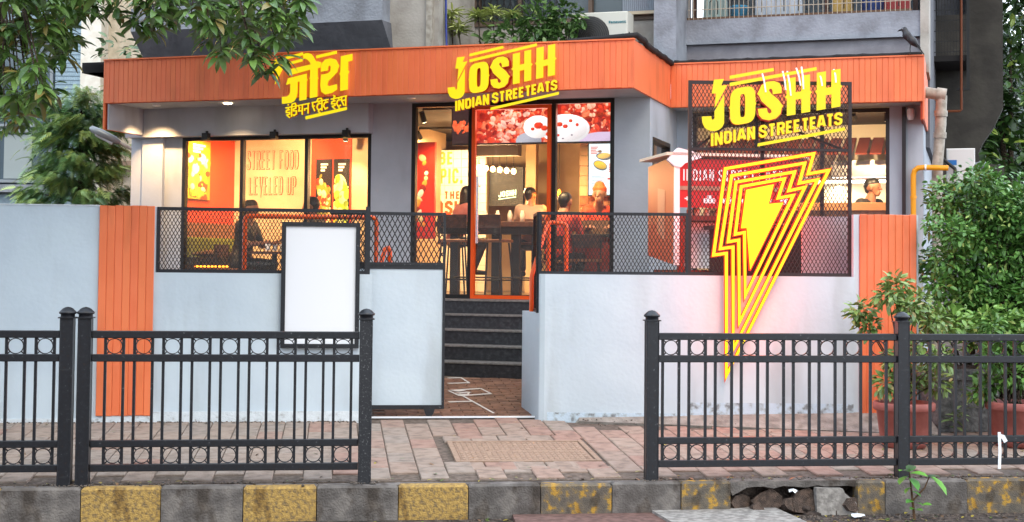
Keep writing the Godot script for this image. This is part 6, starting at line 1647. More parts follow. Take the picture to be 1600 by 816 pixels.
func clump(c: Vector3, r: Vector3, n: int, ln: float, xf: Array, cols: Array, pal: Array, shell := 0.55) -> void:
	var tone := rng.randf() * 0.5
	for i in n:
		var d := Vector3(rng.randfn(), rng.randfn(), rng.randfn()).normalized()
		var k := lerpf(shell, 1.05, sqrt(rng.randf()))
		var p := c + d * r * k
		var dir := d * 0.8 + Vector3(rng.randf_range(-1, 1), rng.randf_range(-0.9, 0.5), rng.randf_range(-1, 1)) * 0.8
		xf.append(Transform3D(aim(dir, rng.randf_range(-0.8, 0.8)).scaled(Vector3.ONE * ln * rng.randf_range(0.6, 1.2)), p))
		cols.append(pal[0].lerp(pal[1], clampf(tone + rng.randf() * 0.6, 0, 1)) if rng.randf() > 0.05 or pal.size() < 3 else pal[2])

func plants() -> void:
	rng.seed = 101
	var small := leaf_mesh(0.46, 0.15)
	var slim := leaf_mesh(0.13, 0.3)
	var broad := leaf_mesh(0.5, 0.35)
	# plants on the ledge over the entrance
	var i := 0
	for q in [[-1.02, 4.62, "spiky variegated plant at the blue pipe end of the roof ledge"], [-0.92, 4.43, "low spiky variegated plant under the first on the roof ledge"], [-0.66, 4.58, "spiky variegated plant before the black lattice on the roof ledge"], [-0.47, 4.62, "small spiky variegated plant beside the bushy ones on the roof ledge"], [-0.22, 4.58, "slender spiky plant right of the lattice on the roof ledge"]]:
		var b0 := Vector3(q[0] + 0.04, 3.9, -0.62)
		var t := thing("spiky_plant", q[2], "plant", "B", b0, 0.0, "spiky plants on the roof ledge")
		var b := MB.new(b0); b.tube([b0, Vector3(q[0] + 0.03, 4.2, -0.6), Vector3(q[0], q[1], -0.6)], 0.008, 6); part(t, "stem", b, M.bark)
		var xf := []; var cols := []
		for u in 2: whorl(Vector3(q[0], q[1] - 0.03 * u, -0.6) - b0, 44, 0.20 if i < 3 else 0.16, 0.0, xf, cols, [Color(0.28, 0.36, 0.07), Color(0.72, 0.76, 0.34)])
		scatter(t, "leaves", slim, xf, cols, M.leaf)
		i += 1
	for q in [[-0.60, 4.18, 0.10, 14, "broad leaved plant low on the roof ledge below the spiky ones", 0.26], [0.12, 4.42, 0.24, 330, "tall dark bushy plant on the roof ledge left of the air conditioner", 0.11], [-0.22, 4.22, 0.27, 330, "low dark bushy plant in the middle of the roof ledge", 0.11], [0.45, 4.52, 0.17, 170, "leafy plant reaching over the air conditioner fan", 0.12], [0.25, 4.12, 0.27, 330, "low dark bushy plant in front of the air conditioner fan", 0.11]]:
		var b0 := Vector3(q[0], 3.9, -0.68)
		var t := thing("leafy_plant", q[4], "plant", "B", b0)
		var b := MB.new(b0)
		for k in 4: b.tube([b0 + Vector3(rng.randf_range(-0.05, 0.05), 0, 0), b0 + Vector3(rng.randf_range(-0.1, 0.1), (q[1] - 3.9) * 0.9, rng.randf_range(-0.06, 0.06))], 0.006, 5)
		part(t, "stem", b, M.bark)
		var xf := []; var cols := []
		clump(Vector3(0, q[1] - 3.9, 0), Vector3(q[2] * 1.2, q[2] * 1.25, q[2]), q[3], q[5], xf, cols, [Color(0.04, 0.10, 0.025), Color(0.16, 0.28, 0.08), Color(0.3, 0.4, 0.12)], 0.2)
		scatter(t, "leaves", broad if q[3] < 20 else small, xf, cols, M.leaf)
	# tall bush at the right
	var o: Vector3 = FR["F"] * Vector3(4.55, 0.12, -2.3)
	var t := thing("bush", "tall dense green bush filling the right side behind the railing", "bush", "W", o)
	var xf := []; var cols := []
	var pal := [Color(0.035, 0.11, 0.022), Color(0.15, 0.32, 0.07), Color(0.38, 0.50, 0.14)]
	var inv: Transform3D = FR["F"]
	var stems := MB.new(o)
	for k in 175:
		var x := rng.randf_range(3.98, 5.7); var y := rng.randf_range(0.95, 2.42)
		var top := 2.25 - absf(x - 4.3) * (0.16 if x > 4.3 else 1.2) + 0.10 * sin(x * 9.0) + 0.05 * sin(x * 23.0)
		if y > top: y = rng.randf_range(0.9, top)
		if x < 4.1 and y > 1.15 and y < 1.45 : x += 0.2
		var z := rng.randf_range(-2.75, -1.95)
		clump(inv * Vector3(x, y, z) - o, Vector3(0.17, 0.14, 0.17), 140, 0.062, xf, cols, pal, 0.25)
		if k % 3 == 0: stems.tube([o + Vector3(rng.randf_range(-0.3, 0.3), 0, 0), o.lerp(inv * Vector3(x, y, z), 0.5) + Vector3(0, 0.1, 0), inv * Vector3(x, y, z)], [0.018, 0.012, 0.005], 5)
	for k in 14:
		var p: Vector3 = inv * Vector3(3.86 + rng.randf() * 0.12, rng.randf_range(1.3, 1.95), -2.0)
		clump(p - o, Vector3(0.09, 0.06, 0.08), 14, 0.07, xf, cols, pal, 0.1)
	part(t, "stem", stems, M.bark)
	scatter(t, "leaves", small, xf, cols, M.leaf)
	# lower lighter plants
	o = FR["F"] * Vector3(4.3, 0.1, -1.75)
	t = thing("low_bush", "lighter green low bush in front of the tall one, above the grey planter", "bush", "W", o)
	xf = []; cols = []
	for k in 26:
		var p: Vector3 = inv * Vector3(rng.randf_range(3.8, 5.0), rng.randf_range(0.72, 1.10), rng.randf_range(-1.95, -1.6))
		clump(p - o, Vector3(0.14, 0.11, 0.13), 75, 0.075, xf, cols, [Color(0.08, 0.18, 0.03), Color(0.23, 0.40, 0.09), Color(0.4, 0.46, 0.14)], 0.2)
	scatter(t, "leaves", small, xf, cols, M.leaf)
	# potted plants
	potted(Vector3(3.30, 0, -1.2), "terracotta plastic pot with a leaning shrub beside the middle railing post", [[2.98, 1.12], [3.12, 1.25], [3.22, 1.34], [3.05, 1.0], [3.30, 1.15], [3.45, 1.2], [3.55, 1.05], [3.40, 0.85], [3.55, 0.75], [3.22, 0.75], [3.45, 0.62], [3.62, 0.55], [3.15, 0.55], [3.35, 0.55]], 110, [Color(0.09, 0.17, 0.035), Color(0.25, 0.35, 0.10), Color(0.36, 0.30, 0.12)])
	potted(Vector3(4.24, 0, -1.2), "terracotta plastic pot with a dense dark plant at the right edge", [[4.0, 0.75], [4.15, 0.85], [4.3, 0.8], [4.05, 0.55], [4.2, 0.6], [4.4, 0.6], [3.98, 0.48], [4.35, 0.9], [4.1, 1.0], [4.5, 0.75]], 110, [Color(0.04, 0.12, 0.02), Color(0.14, 0.28, 0.06), Color(0.2, 0.3, 0.06)])
	o = Vector3(4.12, gy(-2.0), -2.05)
	t = thing("grey_planter", "worn grey concrete planter box between the two red pots", "planter", "F", o)
	var b := MB.new()
	b.hexa([Vector3(-0.24, 0, 0.2), Vector3(0.26, 0, 0.2), Vector3(0.26, 0, -0.2), Vector3(-0.24, 0, -0.2), Vector3(-0.27, 0.44, 0.23), Vector3(0.29, 0.44, 0.23), Vector3(0.29, 0.44, -0.23), Vector3(-0.27, 0.44, -0.23)])
	part(t, "box", b, M.planter)
	b = MB.new(); b.tile(Vector3(-0.30, 0.44, -0.26), Vector3(0.32, 0.53, 0.26), 0.015); part(t, "rim", b, M.planter)
	b = MB.new(); b.box(Vector3(-0.26, 0.531, -0.2), Vector3(0.28, 0.535, 0.2)); part(t, "soil", b, M.dirt)
	o = FR["F"] * Vector3(4.0, gy(-1.75), -1.75)
	t = thing("seedling", "small pale seedling growing at the foot of the grey planter", "plant", "W", o)
	xf = []; cols = []
	for k in 3: whorl(Vector3(rng.randf_range(-0.04, 0.06), 0.1 + k * 0.06, 0), 8, 0.12, 0.1, xf, cols, [Color(0.10, 0.18, 0.06), Color(0.28, 0.36, 0.16)])
	scatter(t, "leaves", leaf_mesh(0.28, 0.3), xf, cols, M.leaf)
	# sapling by the kerb, each leaf a part
	o = Vector3(2.76, -0.245, -9.78)
	t = thing("sapling", "young plant with bright green leaves growing at the broken kerb", "plant", "W", o)
	t.scale = Vector3.ONE * 1.3
	b = MB.new(); b.tube([Vector3.ZERO, Vector3(-0.015, 0.14, 0), Vector3(-0.03, 0.25, 0.01)], [0.008, 0.006, 0.003], 6); b.tube([Vector3(-0.01, 0.1, 0), Vector3(0.05, 0.17, 0.01), Vector3(0.075, 0.23, 0.01)], [0.005, 0.004, 0.003], 6); part(t, "stem", b, mat(Color(0.35, 0.25, 0.15), 0.8))
	var lm := leaf_mesh(0.62, 0.3)
	var ga := mat(Color(0.38, 0.62, 0.18), 0.4); ga.backlight_enabled = true; ga.backlight = Color(0.4, 0.4, 0.4)
	var gb := mat(Color(0.27, 0.52, 0.14), 0.4); gb.backlight_enabled = true; gb.backlight = Color(0.4, 0.4, 0.4)
	for q in [[-0.03, 0.25, -0.8, 0.5, 0.095], [-0.03, 0.25, 0.1, 0.8, 0.085], [-0.03, 0.24, 0.9, 0.3, 0.10], [-0.03, 0.23, -0.9, -0.1, 0.10], [-0.025, 0.22, 0.3, -0.3, 0.09], [0.075, 0.23, 0.8, -0.5, 0.13], [0.07, 0.22, 0.5, 0.5, 0.08], [-0.02, 0.17, -0.9, -0.2, 0.06], [-0.02, 0.15, 0.9, -0.1, 0.06], [-0.01, 0.10, -0.7, 0.2, 0.06], [0.0, 0.09, 0.7, 0.1, 0.055], [0, 0.06, -0.6, 0.3, 0.05], [0, 0.05, 0.5, 0.4, 0.05], [0.04, 0.08, 0.8, 0.4, 0.05]]:
		part(t, "leaf", lm, ga if rng.randf() < 0.55 else gb, Vector3(q[0], q[1], 0.0), aim(Vector3(q[2], q[3], 0.75), rng.randf_range(-0.4, 0.4)).scaled(Vector3.ONE * q[4]))

func potted(at: Vector3, label: String, pts: Array, n: int, pal: Array) -> void:
	var o := Vector3(at.x, gy(at.z), at.z)
	var t := thing("potted_plant", label, "potted plant", "F", o)
	var b := MB.new(); b.lathe(Vector3.ZERO, [[0, 0], [0.165, 0], [0.185, 0.05], [0.215, 0.285], [0.235, 0.29], [0.242, 0.30], [0.242, 0.345], [0.235, 0.352], [0.215, 0.352], [0.205, 0.30], [0.0, 0.30]], 28); part(t, "pot", b, M.pot)
	b = MB.new(); b.lathe(Vector3(0, 0.30, 0), [[0.205, 0], [0.1, 0.02], [0, 0.025]], 16); part(t, "soil", b, M.dirt)
	var xf := []; var cols := []
	b = MB.new()
	for p in pts:
		var c := Vector3(p[0] - o.x, p[1] - o.y, rng.randf_range(-0.15, 0.15))
		b.tube([Vector3(rng.randf_range(-0.06, 0.06), 0.3, rng.randf_range(-0.06, 0.06)), Vector3(c.x * 0.45, lerpf(0.3, c.y, 0.6), c.z * 0.5), c], [0.009, 0.007, 0.004], 5)
		clump(c, Vector3(0.10, 0.085, 0.1), n, 0.075, xf, cols, pal, 0.15)
	part(t, "stem", b, M.bark)
	scatter(t, "leaves", leaf_mesh(0.42, 0.2), xf, cols, M.leaf)

const VISIBLE_WHORLS := [-3.51,3.14,-10.66, -3.40,3.35,-10.73, -3.76,2.76,-11.02, -3.86,2.91,-10.78, -3.44,2.95,-10.21, -3.73,3.30,-10.73, -3.57,2.87,-10.65, -3.66,2.55,-10.41, -3.68,2.99,-10.29, -3.54,3.54,-11.00, -3.79,3.21,-10.98, -3.54,3.31,-9.96, -4.04,2.86,-11.07, -3.53,2.80,-10.14, -4.05,3.35,-11.03, -3.97,3.16,-10.86, -3.68,3.44,-10.87, -3.72,2.65,-11.08, -3.86,2.56,-10.60, -3.20,3.44,-10.37, -3.65,3.33,-11.09, -3.99,2.75,-11.07, -3.94,3.41,-10.65, -3.36,3.19,-10.53, -3.62,3.13,-10.13, -4.04,3.03,-11.01, -3.49,3.40,-10.12, -3.33,3.38,-9.98, -3.28,2.67,-9.92,
	-1.95,3.33,-10.48, -2.13,3.20,-10.56, -1.69,3.32,-10.06, -1.54,3.23,-10.10, -1.68,3.05,-10.00, -2.54,3.50,-10.75, -2.18,3.52,-10.73, -2.57,3.42,-10.36, -2.30,3.42,-10.82, -2.64,3.39,-10.98, -2.53,3.22,-9.93, -2.48,3.63,-11.08, -2.90,3.53,-11.03, -1.88,3.08,-9.98, -1.84,3.46,-10.29, -3.36,3.53,-10.85, -1.52,3.44,-10.13, -3.15,3.36,-10.63, -1.91,3.36,-11.01, -2.81,3.47,-10.26, -2.26,3.21,-9.94, -2.88,3.36,-9.92, -2.12,3.40,-10.74, -2.97,3.37,-10.62, -2.17,3.16,-10.06, -1.71,3.52,-10.46,
	-3.41,3.17,-10.96, -3.47,3.11,-10.84, -3.33,2.98,-10.52, -3.31,2.61,-9.95, -3.75,2.64,-11.07, -3.54,2.48,-10.20, -3.76,2.44,-10.53, -2.81,3.27,-10.60, -2.67,3.29,-10.66, -2.70,3.19,-10.64, -2.33,3.17,-10.82, -2.12,2.99,-10.30, -1.82,2.91,-9.94, -1.80,2.88,-10.33, -1.93,3.09,-10.75, -1.74,3.19,-10.62, -1.59,3.17,-10.36, -1.69,3.19,-9.92, -2.06,3.17,-10.83, -2.12,3.16,-10.05, -3.35,3.17,-10.17, -3.43,3.41,-11.09]

func trees() -> void:
	rng.seed = 202
	# mango tree whose boughs hang into the top left
	var o := Vector3(-7.0, -0.24, -9.0)
	var t := thing("mango_tree", "mango tree with long drooping leaves hanging over the left of the shop front", "tree", "W", o)
	var b := MB.new(o)
	b.tube([o, o + Vector3(0.1, 2.0, -0.2), o + Vector3(0.4, 3.6, -0.4), o + Vector3(0.8, 5.2, -0.8)], [0.26, 0.22, 0.19, 0.14], 12)
	part(t, "trunk", b, M.bark)
	b = MB.new(o)
	var limbs := [[Vector3(-6.6, 3.4, -9.4), Vector3(-5.2, 4.3, -10.2), Vector3(-3.9, 3.9, -10.7)], [Vector3(-6.5, 3.9, -9.5), Vector3(-4.5, 5.0, -10.2), Vector3(-2.3, 4.1, -10.6)], [Vector3(-6.4, 4.6, -9.6), Vector3(-4.4, 6.0, -11.0), Vector3(-2.0, 5.6, -12.2)], [Vector3(-6.4, 4.6, -9.6), Vector3(-4.2, 5.8, -8.4), Vector3(-2.0, 5.4, -8.0)], [Vector3(-6.6, 3.4, -9.4), Vector3(-6.2, 5.0, -11.5), Vector3(-5.6, 5.5, -13)]]
	for l in limbs: b.tube(l, [0.10, 0.07, 0.03], 8)
	var ends := [Vector3(-3.9, 3.9, -10.7), Vector3(-2.3, 4.1, -10.6)]
	var xf := []; var cols := []
	var pal := [Color(0.035, 0.09, 0.018), Color(0.17, 0.30, 0.065), Color(0.22, 0.18, 0.05)]
	for i in range(0, VISIBLE_WHORLS.size(), 3):
		var c := Vector3(VISIBLE_WHORLS[i], VISIBLE_WHORLS[i + 1], VISIBLE_WHORLS[i + 2])
		var e: Vector3 = ends[0] if c.x < -3.0 else ends[1]
		b.tube([e, e.lerp(c, 0.6) + Vector3(0, 0.12, 0), c], [0.012, 0.008, 0.004], 5)
		whorl(c - o, 14, 0.15, 0.5, xf, cols, pal)
		if true: whorl(c - o + Vector3(rng.randf_range(-0.12, 0.12), rng.randf_range(0.02, 0.16), rng.randf_range(-0.3, 0.3)), 13, 0.155, 0.45, xf, cols, pal)
	var near := xf.size()
	for i in 420:
		var c := Vector3(rng.randf_range(-9.0, -1.2), rng.randf_range(3.4, 9.5), rng.randf_range(-15.4, -7.6))
		if c.y < 1.46 + 0.205 * absf(c.z) + 0.1: c.y += 0.9
		if (c - Vector3(-4.9, 6.0, -11.6)).length() > 4.9: continue
		whorl(c - o, 11, 0.2, 0.35, xf, cols, pal)
	for i in 1500:
		var z := rng.randf_range(-16.4, -11.0)
		whorl(Vector3(rng.randf_range(-7.5, -2.0), 1.46 + 0.205 * absf(z) + 0.1 + rng.randf() * 0.9, z) - o, 11, 0.2, 0.35, xf, cols, pal)
	part(t, "branches", b, M.bark)
	var lm := leaf_mesh(0.33, 0.4, 0.3)
	var ms := []
	for k in 5:
		var m := mat(pal[0].lerp(pal[1], 0.1 + k * 0.22).linear_to_srgb(), 0.35)
		m.backlight_enabled = true; m.backlight = Color(0.35, 0.35, 0.35)
		ms.append(m)
	var vis := range(near)
	var step := maxi(1, near / 280)
	var rx := []; var rc := []
	for i in xf.size():
		if i < near and i % step == 0 and i / step < 290:
			part(t, "leaf", lm, ms[rng.randi() % 5], xf[i].origin, xf[i].basis)
		else:
			rx.append(xf[i]); rc.append(cols[i])
	scatter(t, "crown", lm, rx, rc, M.leaf)
	# layered evergreen beyond the left wall
	o = Vector3(-6.38, -0.24, -21)
	t = thing("evergreen_tree", "layered evergreen with yellow green tips beyond the left wall", "tree", "W", o)
	b = MB.new(); b.tube([Vector3.ZERO, Vector3(0.03, 2.0, 0), Vector3(0, 4.0, 0)], [0.09, 0.06, 0.02], 8); part(t, "trunk", b, M.bark)
	xf = []; cols = []
	b = MB.new()
	for k in 46:
		var h := 0.9 + 3.25 * (k + rng.randf()) / 46.0
		var r := (0.28 + 0.95 * pow(1.0 - (h - 0.9) / 3.4, 0.7)) * rng.randf_range(0.65, 1.1)
		var a := k * 2.4
		var tip := Vector3(cos(a) * r, h + 0.05, sin(a) * r)
		b.tube([Vector3(0, h - 0.15, 0), tip], [0.015, 0.005], 5)
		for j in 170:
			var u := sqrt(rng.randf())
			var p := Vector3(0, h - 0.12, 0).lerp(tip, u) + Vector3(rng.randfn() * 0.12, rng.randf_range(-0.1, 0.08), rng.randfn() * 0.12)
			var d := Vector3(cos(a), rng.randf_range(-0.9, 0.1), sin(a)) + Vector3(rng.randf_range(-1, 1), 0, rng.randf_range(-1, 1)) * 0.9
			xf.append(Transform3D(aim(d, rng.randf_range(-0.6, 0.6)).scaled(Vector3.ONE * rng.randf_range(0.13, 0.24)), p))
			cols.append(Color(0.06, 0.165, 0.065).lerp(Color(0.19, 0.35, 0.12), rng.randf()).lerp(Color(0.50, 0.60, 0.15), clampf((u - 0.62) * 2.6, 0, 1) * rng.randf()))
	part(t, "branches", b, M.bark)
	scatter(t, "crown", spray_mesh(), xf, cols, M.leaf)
	# other trees
	leafy_tree(Vector3(-6.2, -0.24, -24.5), [[0.1, 5.2, 0, 0.9], [-0.5, 4.6, 0, 0.6], [0.6, 4.5, 0.2, 0.7], [0.3, 6.2, 0, 0.9], [0.5, 3.8, 0, 0.5]], 260, 0.20, [Color(0.05, 0.11, 0.04), Color(0.20, 0.28, 0.12), Color(0.3, 0.3, 0.1)], "pale leafy tree behind the left end of the orange fascia")
	leafy_tree(Vector3(-9.3, -0.24, -23), [[0, 2.2, 0, 0.55], [0.7, 2.1, 0.2, 0.5], [-0.8, 2.3, 0, 0.6], [1.4, 2.05, 0, 0.4]], 240, 0.13, [Color(0.06, 0.14, 0.02), Color(0.20, 0.32, 0.06)], "low bright green shrub tree over the top of the left wall")
	leafy_tree(Vector3(8.75, -0.24, -25), [[0, 5.6, 0, 1.5], [-0.7, 4.0, 0, 1.2], [0.9, 4.2, 0.3, 1.4], [0.2, 2.9, 0.4, 1.3], [-1.2, 2.6, 0, 1.0], [1.2, 7.0, 0, 1.6], [-0.4, 7.4, 0, 1.5], [1.5, 2.2, 0, 1.2]], 420, 0.24, [Color(0.010, 0.035, 0.010), Color(0.06, 0.13, 0.025), Color(0.25, 0.35, 0.06)], "big dark leafy tree behind the right side of the shop")
	leafy_tree(Vector3(11.4, -0.24, -29), [[0, 6.0, 0, 2.0], [-1.4, 4.6, 0, 1.7], [-1.8, 2.6, 0, 1.6], [0.5, 3.2, 0, 1.9], [-1.2, 7.6, 0, 1.7], [1.6, 5, 0, 1.8]], 420, 0.26, [Color(0.008, 0.03, 0.008), Color(0.04, 0.10, 0.02), Color(0.2, 0.3, 0.06)], "farther dark tree at the right edge, behind the window unit")

func leafy_tree(o: Vector3, cl: Array, n: int, ln: float, pal: Array, label: String) -> void:
	var t := thing("leafy_tree", label, "tree", "W", o)
	var b := MB.new()
	var xf := []; var cols := []
	var br := MB.new()
	var low := 1e9
	for c in cl: low = minf(low, c[1])
	b.tube([Vector3.ZERO, Vector3(0.05, low * 0.5, 0), Vector3(0, low, 0), Vector3(0.05, low + 1.0, 0)], [0.16, 0.12, 0.10, 0.05], 10)
	part(t, "trunk", b, M.bark)
	for c in cl:
		var p := Vector3(c[0], c[1], c[2])
		br.tube([Vector3(0, low * 0.8, 0), Vector3(p.x * 0.5, (low * 0.8 + p.y) * 0.55, p.z), p], [0.07, 0.05, 0.02], 6)
		for k in 9:
			var d := Vector3(rng.randfn(), rng.randfn(), rng.randfn()).normalized() * float(c[3]) * rng.randf_range(0.35, 0.95)
			clump(p + d, Vector3.ONE * float(c[3]) * 0.38, n / 6, ln, xf, cols, pal, 0.2)
	part(t, "branches", br, M.bark)
	scatter(t, "crown", leaf_mesh(0.42, 0.25), xf, cols, M.leaf)

# ---------------------------------------------------------------- small things
func small_things() -> void:
	rng.seed = 303
	# crow on the fascia
	var o := Vector3(4.50, 4.0, -0.98)
	var t := thing("crow", "grey black crow perched on the right end of the orange fascia", "bird", "B", o)
	var b := MB.new()
	blob(b, [[Vector3(-0.02, 0.17, 0), Vector3(0.045, 0.10, 0), 0.05, 0.042], [Vector3(0.045, 0.10, 0), Vector3(0.09, 0.045, 0), 0.04, 0.02], [Vector3(-0.025, 0.19, 0), Vector3(-0.045, 0.235, 0), 0.035, 0.027], [Vector3(-0.048, 0.24, 0), Vector3(-0.058, 0.24, 0), 0.029, 0.024]], 0.009, 0.03)
	part(t, "body", b, mat(Color(0.16, 0.16, 0.175), 0.5))
	b = MB.new(); b.tube([Vector3(-0.075, 0.24, 0), Vector3(-0.105, 0.235, 0), Vector3(-0.128, 0.222, 0)], [0.014, 0.010, 0.002], 8); part(t, "beak", b, M.black)
	for s in [-1.0, 1.0]:
		b = MB.new(); b.hexa([Vector3(-0.02, 0.12, s * 0.045), Vector3(0.03, 0.09, s * 0.05), Vector3(0.03, 0.09, s * 0.035), Vector3(-0.02, 0.12, s * 0.03), Vector3(0.0, 0.19, s * 0.045), Vector3(0.135, 0.02, s * 0.016), Vector3(0.135, 0.02, s * 0.008), Vector3(0.0, 0.19, s * 0.03)]); part(t, "wing", b, M.black)
		b = MB.new(); b.tube([Vector3(0.02, 0.08, s * 0.022), Vector3(0.012, 0.01, s * 0.024), Vector3(0.018, -0.042, s * 0.024)], 0.005, 6)
		for k in [-0.02, 0.0, 0.02]: b.tube([Vector3(0.018, -0.042, s * 0.024), Vector3(-0.015, -0.044, s * 0.024 + k)], 0.003, 5)
		part(t, "leg", b, M.black)
		b = MB.new(); b.ball(Vector3(-0.068, 0.247, s * 0.022), Vector3.ONE * 0.005, 6, 4); part(t, "eye", b, M.white)
	b = MB.new(); b.hexa([Vector3(0.08, 0.05, 0.02), Vector3(0.165, -0.06, 0.024), Vector3(0.165, -0.06, -0.024), Vector3(0.08, 0.05, -0.02), Vector3(0.10, 0.062, 0.02), Vector3(0.172, -0.055, 0.024), Vector3(0.172, -0.055, -0.024), Vector3(0.10, 0.062, -0.02)]); part(t, "tail", b, M.black)
	# air conditioner outdoor unit
	o = Vector3(0.83, 3.95, -0.95)
	t = thing("air_conditioner", "cream outdoor air conditioner unit with a dark round fan on the roof ledge", "air conditioner", "B", o)
	b = MB.new(o); b.bevel(Vector3(0.46, 4.0, -1.25), Vector3(1.17, 4.60, -0.92), 0.012); part(t, "casing", b, M.ac)
	b = MB.new(); b.lathe(Vector3.ZERO, [[0.0, -0.01], [0.25, -0.01], [0.255, 0.0], [0.24, 0.008], [0, 0.004]], 28); var fan := part(t, "fan_grille", b, mat(Color(0.10, 0.10, 0.10), 0.6), Vector3(0.69, 4.30, -0.915) - o, Basis(Vector3.RIGHT, PI / 2))
	b = MB.new()
	for k in 9: b.lathe(Vector3(0, 0.009, 0), [[0.03 + k * 0.025, 0], [0.036 + k * 0.025, 0.003], [0.036 + k * 0.025, 0]], 24)
	part(fan, "grille_ring", b, mat(Color(0.25, 0.24, 0.23), 0.5))
	var tm := TextMesh.new(); tm.text = "Panasonic"; tm.font = SystemFont.new(); tm.font.font_names = PackedStringArray(["Droid Sans"]); tm.font.font_weight = 700; tm.font_size = 24; tm.pixel_size = 0.0019; tm.depth = 0.004
	part(t, "maker_mark", tm, mat(Color(0.05, 0.45, 0.50), 0.5), Vector3(1.045, 4.47, -0.916) - o)
	b = MB.new(); b.ribbon([Vector2(0, 0), Vector2(0.05, 0), Vector2(0.035, 0.05)], 0.008, 0, 0.003, true); part(t, "triangle_mark", b, mat(Color(0.1, 0.5, 0.42), 0.5), Vector3(1.08, 4.27, -0.918) - o)
	b = MB.new(o); b.box(Vector3(0.98, 4.30, -0.92), Vector3(1.12, 4.306, -0.916)); b.box(Vector3(0.94, 4.15, -0.92), Vector3(1.16, 4.154, -0.917)); part(t, "casing_line", b, mat(Color(0.4, 0.5, 0.5), 0.5))
	b = MB.new(o)
	for k in 3: b.tube([Vector3(1.17, 4.35 - k * 0.06, -1.0), Vector3(1.22, 4.2 - k * 0.04, -0.98), Vector3(1.30, 4.22 - k * 0.05, -1.0), Vector3(1.42, 4.20 - k * 0.06, -1.05)], 0.012, 6)
	part(t, "hoses", b, M.black)
	b = MB.new(); b.tube([Vector3(0, 1.0, 0), Vector3(0.01, 0.5, 0.0), Vector3(0.03, 0.0, 0)], 0.014, 6)
	solo("blue_pipe", "thin blue pipe running down the wall left of the roof ledge plants", "pipe", "B", Vector3(-1.02, 3.92, -0.4), b, mat(Color(0.16, 0.22, 0.55), 0.4))
	# ribbed cover set in the pavement
	o = Vector3(0.23, gy(-1.1), -1.1)
	t = thing("manhole_cover", "rectangular sandy ribbed cover set flush in the pavement before the gate", "manhole cover", "F", o)
	t.basis = t.basis * Basis(Vector3.RIGHT, atan(SLOPE))
	b = MB.new(); b.tile(Vector3(-0.54, -0.05, -0.45), Vector3(-0.50, 0.006, 0.42), 0.003); b.tile(Vector3(0.50, -0.05, -0.45), Vector3(0.54, 0.006, 0.42), 0.003); b.tile(Vector3(-0.5, -0.05, 0.385), Vector3(0.5, 0.005, 0.42), 0.003); b.tile(Vector3(-0.5, -0.05, -0.45), Vector3(0.5, 0.005, -0.415), 0.003); part(t, "frame", b, M.sand)
	for k in 2:
		b = MB.new(); b.tile(Vector3(-0.495, -0.05, -0.41 + k * 0.4), Vector3(0.495, -0.003, -0.02 + k * 0.4), 0.004)
		var pl := part(t, "cover_plate", b, M.sand)
		b = MB.new()
		for i in 24:
			for j in 4:
				b.tile(Vector3(-0.48 + i * 0.04, -0.01, -0.39 + k * 0.4 + j * 0.09), Vector3(-0.455 + i * 0.04, 0.002, -0.33 + k * 0.4 + j * 0.09), 0.003)
		part(pl, "studs", b, M.sand)
	# chalk game
	t = thing("chalk_drawing", "white chalk hopscotch lines on the brown paving before the steps", "chalk drawing", "F", Vector3(0.1, 0.2, -4.4))
	for l in [[-0.031, -5.02, 0.192, -5.07], [0.003, -5.465, 0.142, -5.492], [0.142, -5.492, 0.192, -5.07], [-0.041, -4.481, 0.267, -4.622], [0.267, -4.622, 0.33, -4.245], [0.33, -4.245, 0.009, -4.091], [-0.068, -4.458, 0.009, -4.091], [0.035, -4.113, 0.217, -2.977], [-0.129, -3.681, 0.098, -3.72], [-0.002, -4.411, 0.08, -4.48], [-0.001, -4.272, 0.127, -4.363], [0.127, -4.363, 0.1, -4.202], [0.1, -4.202, 0.002, -4.158]]:
		var a := Vector3(l[0], -SLOPE * l[1] + 0.008, l[1]); var c := Vector3(l[2], -SLOPE * l[3] + 0.008, l[3])
		b = MB.new(Vector3(0.1, 0.2, -4.4)); b.bar(a, c, 0.02 if absf(c.x - a.x) < absf(c.z - a.z) else 0.07, 0.003); part(t, "chalk_line", b, mat(Color(0.85, 0.83, 0.80), 0.95))
	# stone slabs in the gutter
	b = MB.new(); b.slab([Vector2(0.0, -10.0), Vector2(1.05, -10.06), Vector2(1.08, -9.3), Vector2(0.05, -9.3)], -0.26, -0.215)
	solo("stone_slab", "flat dull pink stone slab lying in the gutter", "slab", "W", Vector3.ZERO, b, M.stone_pink)
	b = MB.new(); b.slab([Vector2(0.935, -9.99), Vector2(1.78, -10.29), Vector2(1.95, -9.4), Vector2(1.07, -9.3)], -0.24, -0.205)
	solo("stone_slab", "pale grey concrete slab lying askew beside the broken kerb", "slab", "W", Vector3(0, 0.008, 0), b, M.slab)
	# litter
	for q in [["white_tissue", "crumpled white tissue on the pink stone slab", "W", 0.72, -0.20, -9.84, 0.035, 0.02], ["white_tissue", "flat piece of white paper on the dirt left of the sapling", "W", 2.38, -0.235, -9.81, 0.06, 0.02], ["white_cup", "crushed white paper cup in the hollow of the broken kerb", "F", 1.98, -0.10, 0.06, 0.035, 0.025]]:
		b = MB.new()
		var pp := []
		for k in 9:
			pp.append(Vector3(cos(TAU * k / 9) * q[6] * rng.randf_range(0.7, 1.2), rng.randf_range(0, q[7]), sin(TAU * k / 9) * q[6] * 0.7))
		for k in 9: b.tri(Vector3(0, q[7] * 1.3, 0), pp[k], pp[(k + 1) % 9])
		solo(q[0], q[1], "paper litter", q[2], Vector3(q[3], q[4], q[5]), b, M.white)
	b = MB.new(); b.ribbon([Vector2(-0.04, 0.0), Vector2(-0.02, 0.03), Vector2(0.025, 0.03), Vector2(0.04, 0.005), Vector2(0.0, -0.01)], 0.018, 0, 0.03, true)
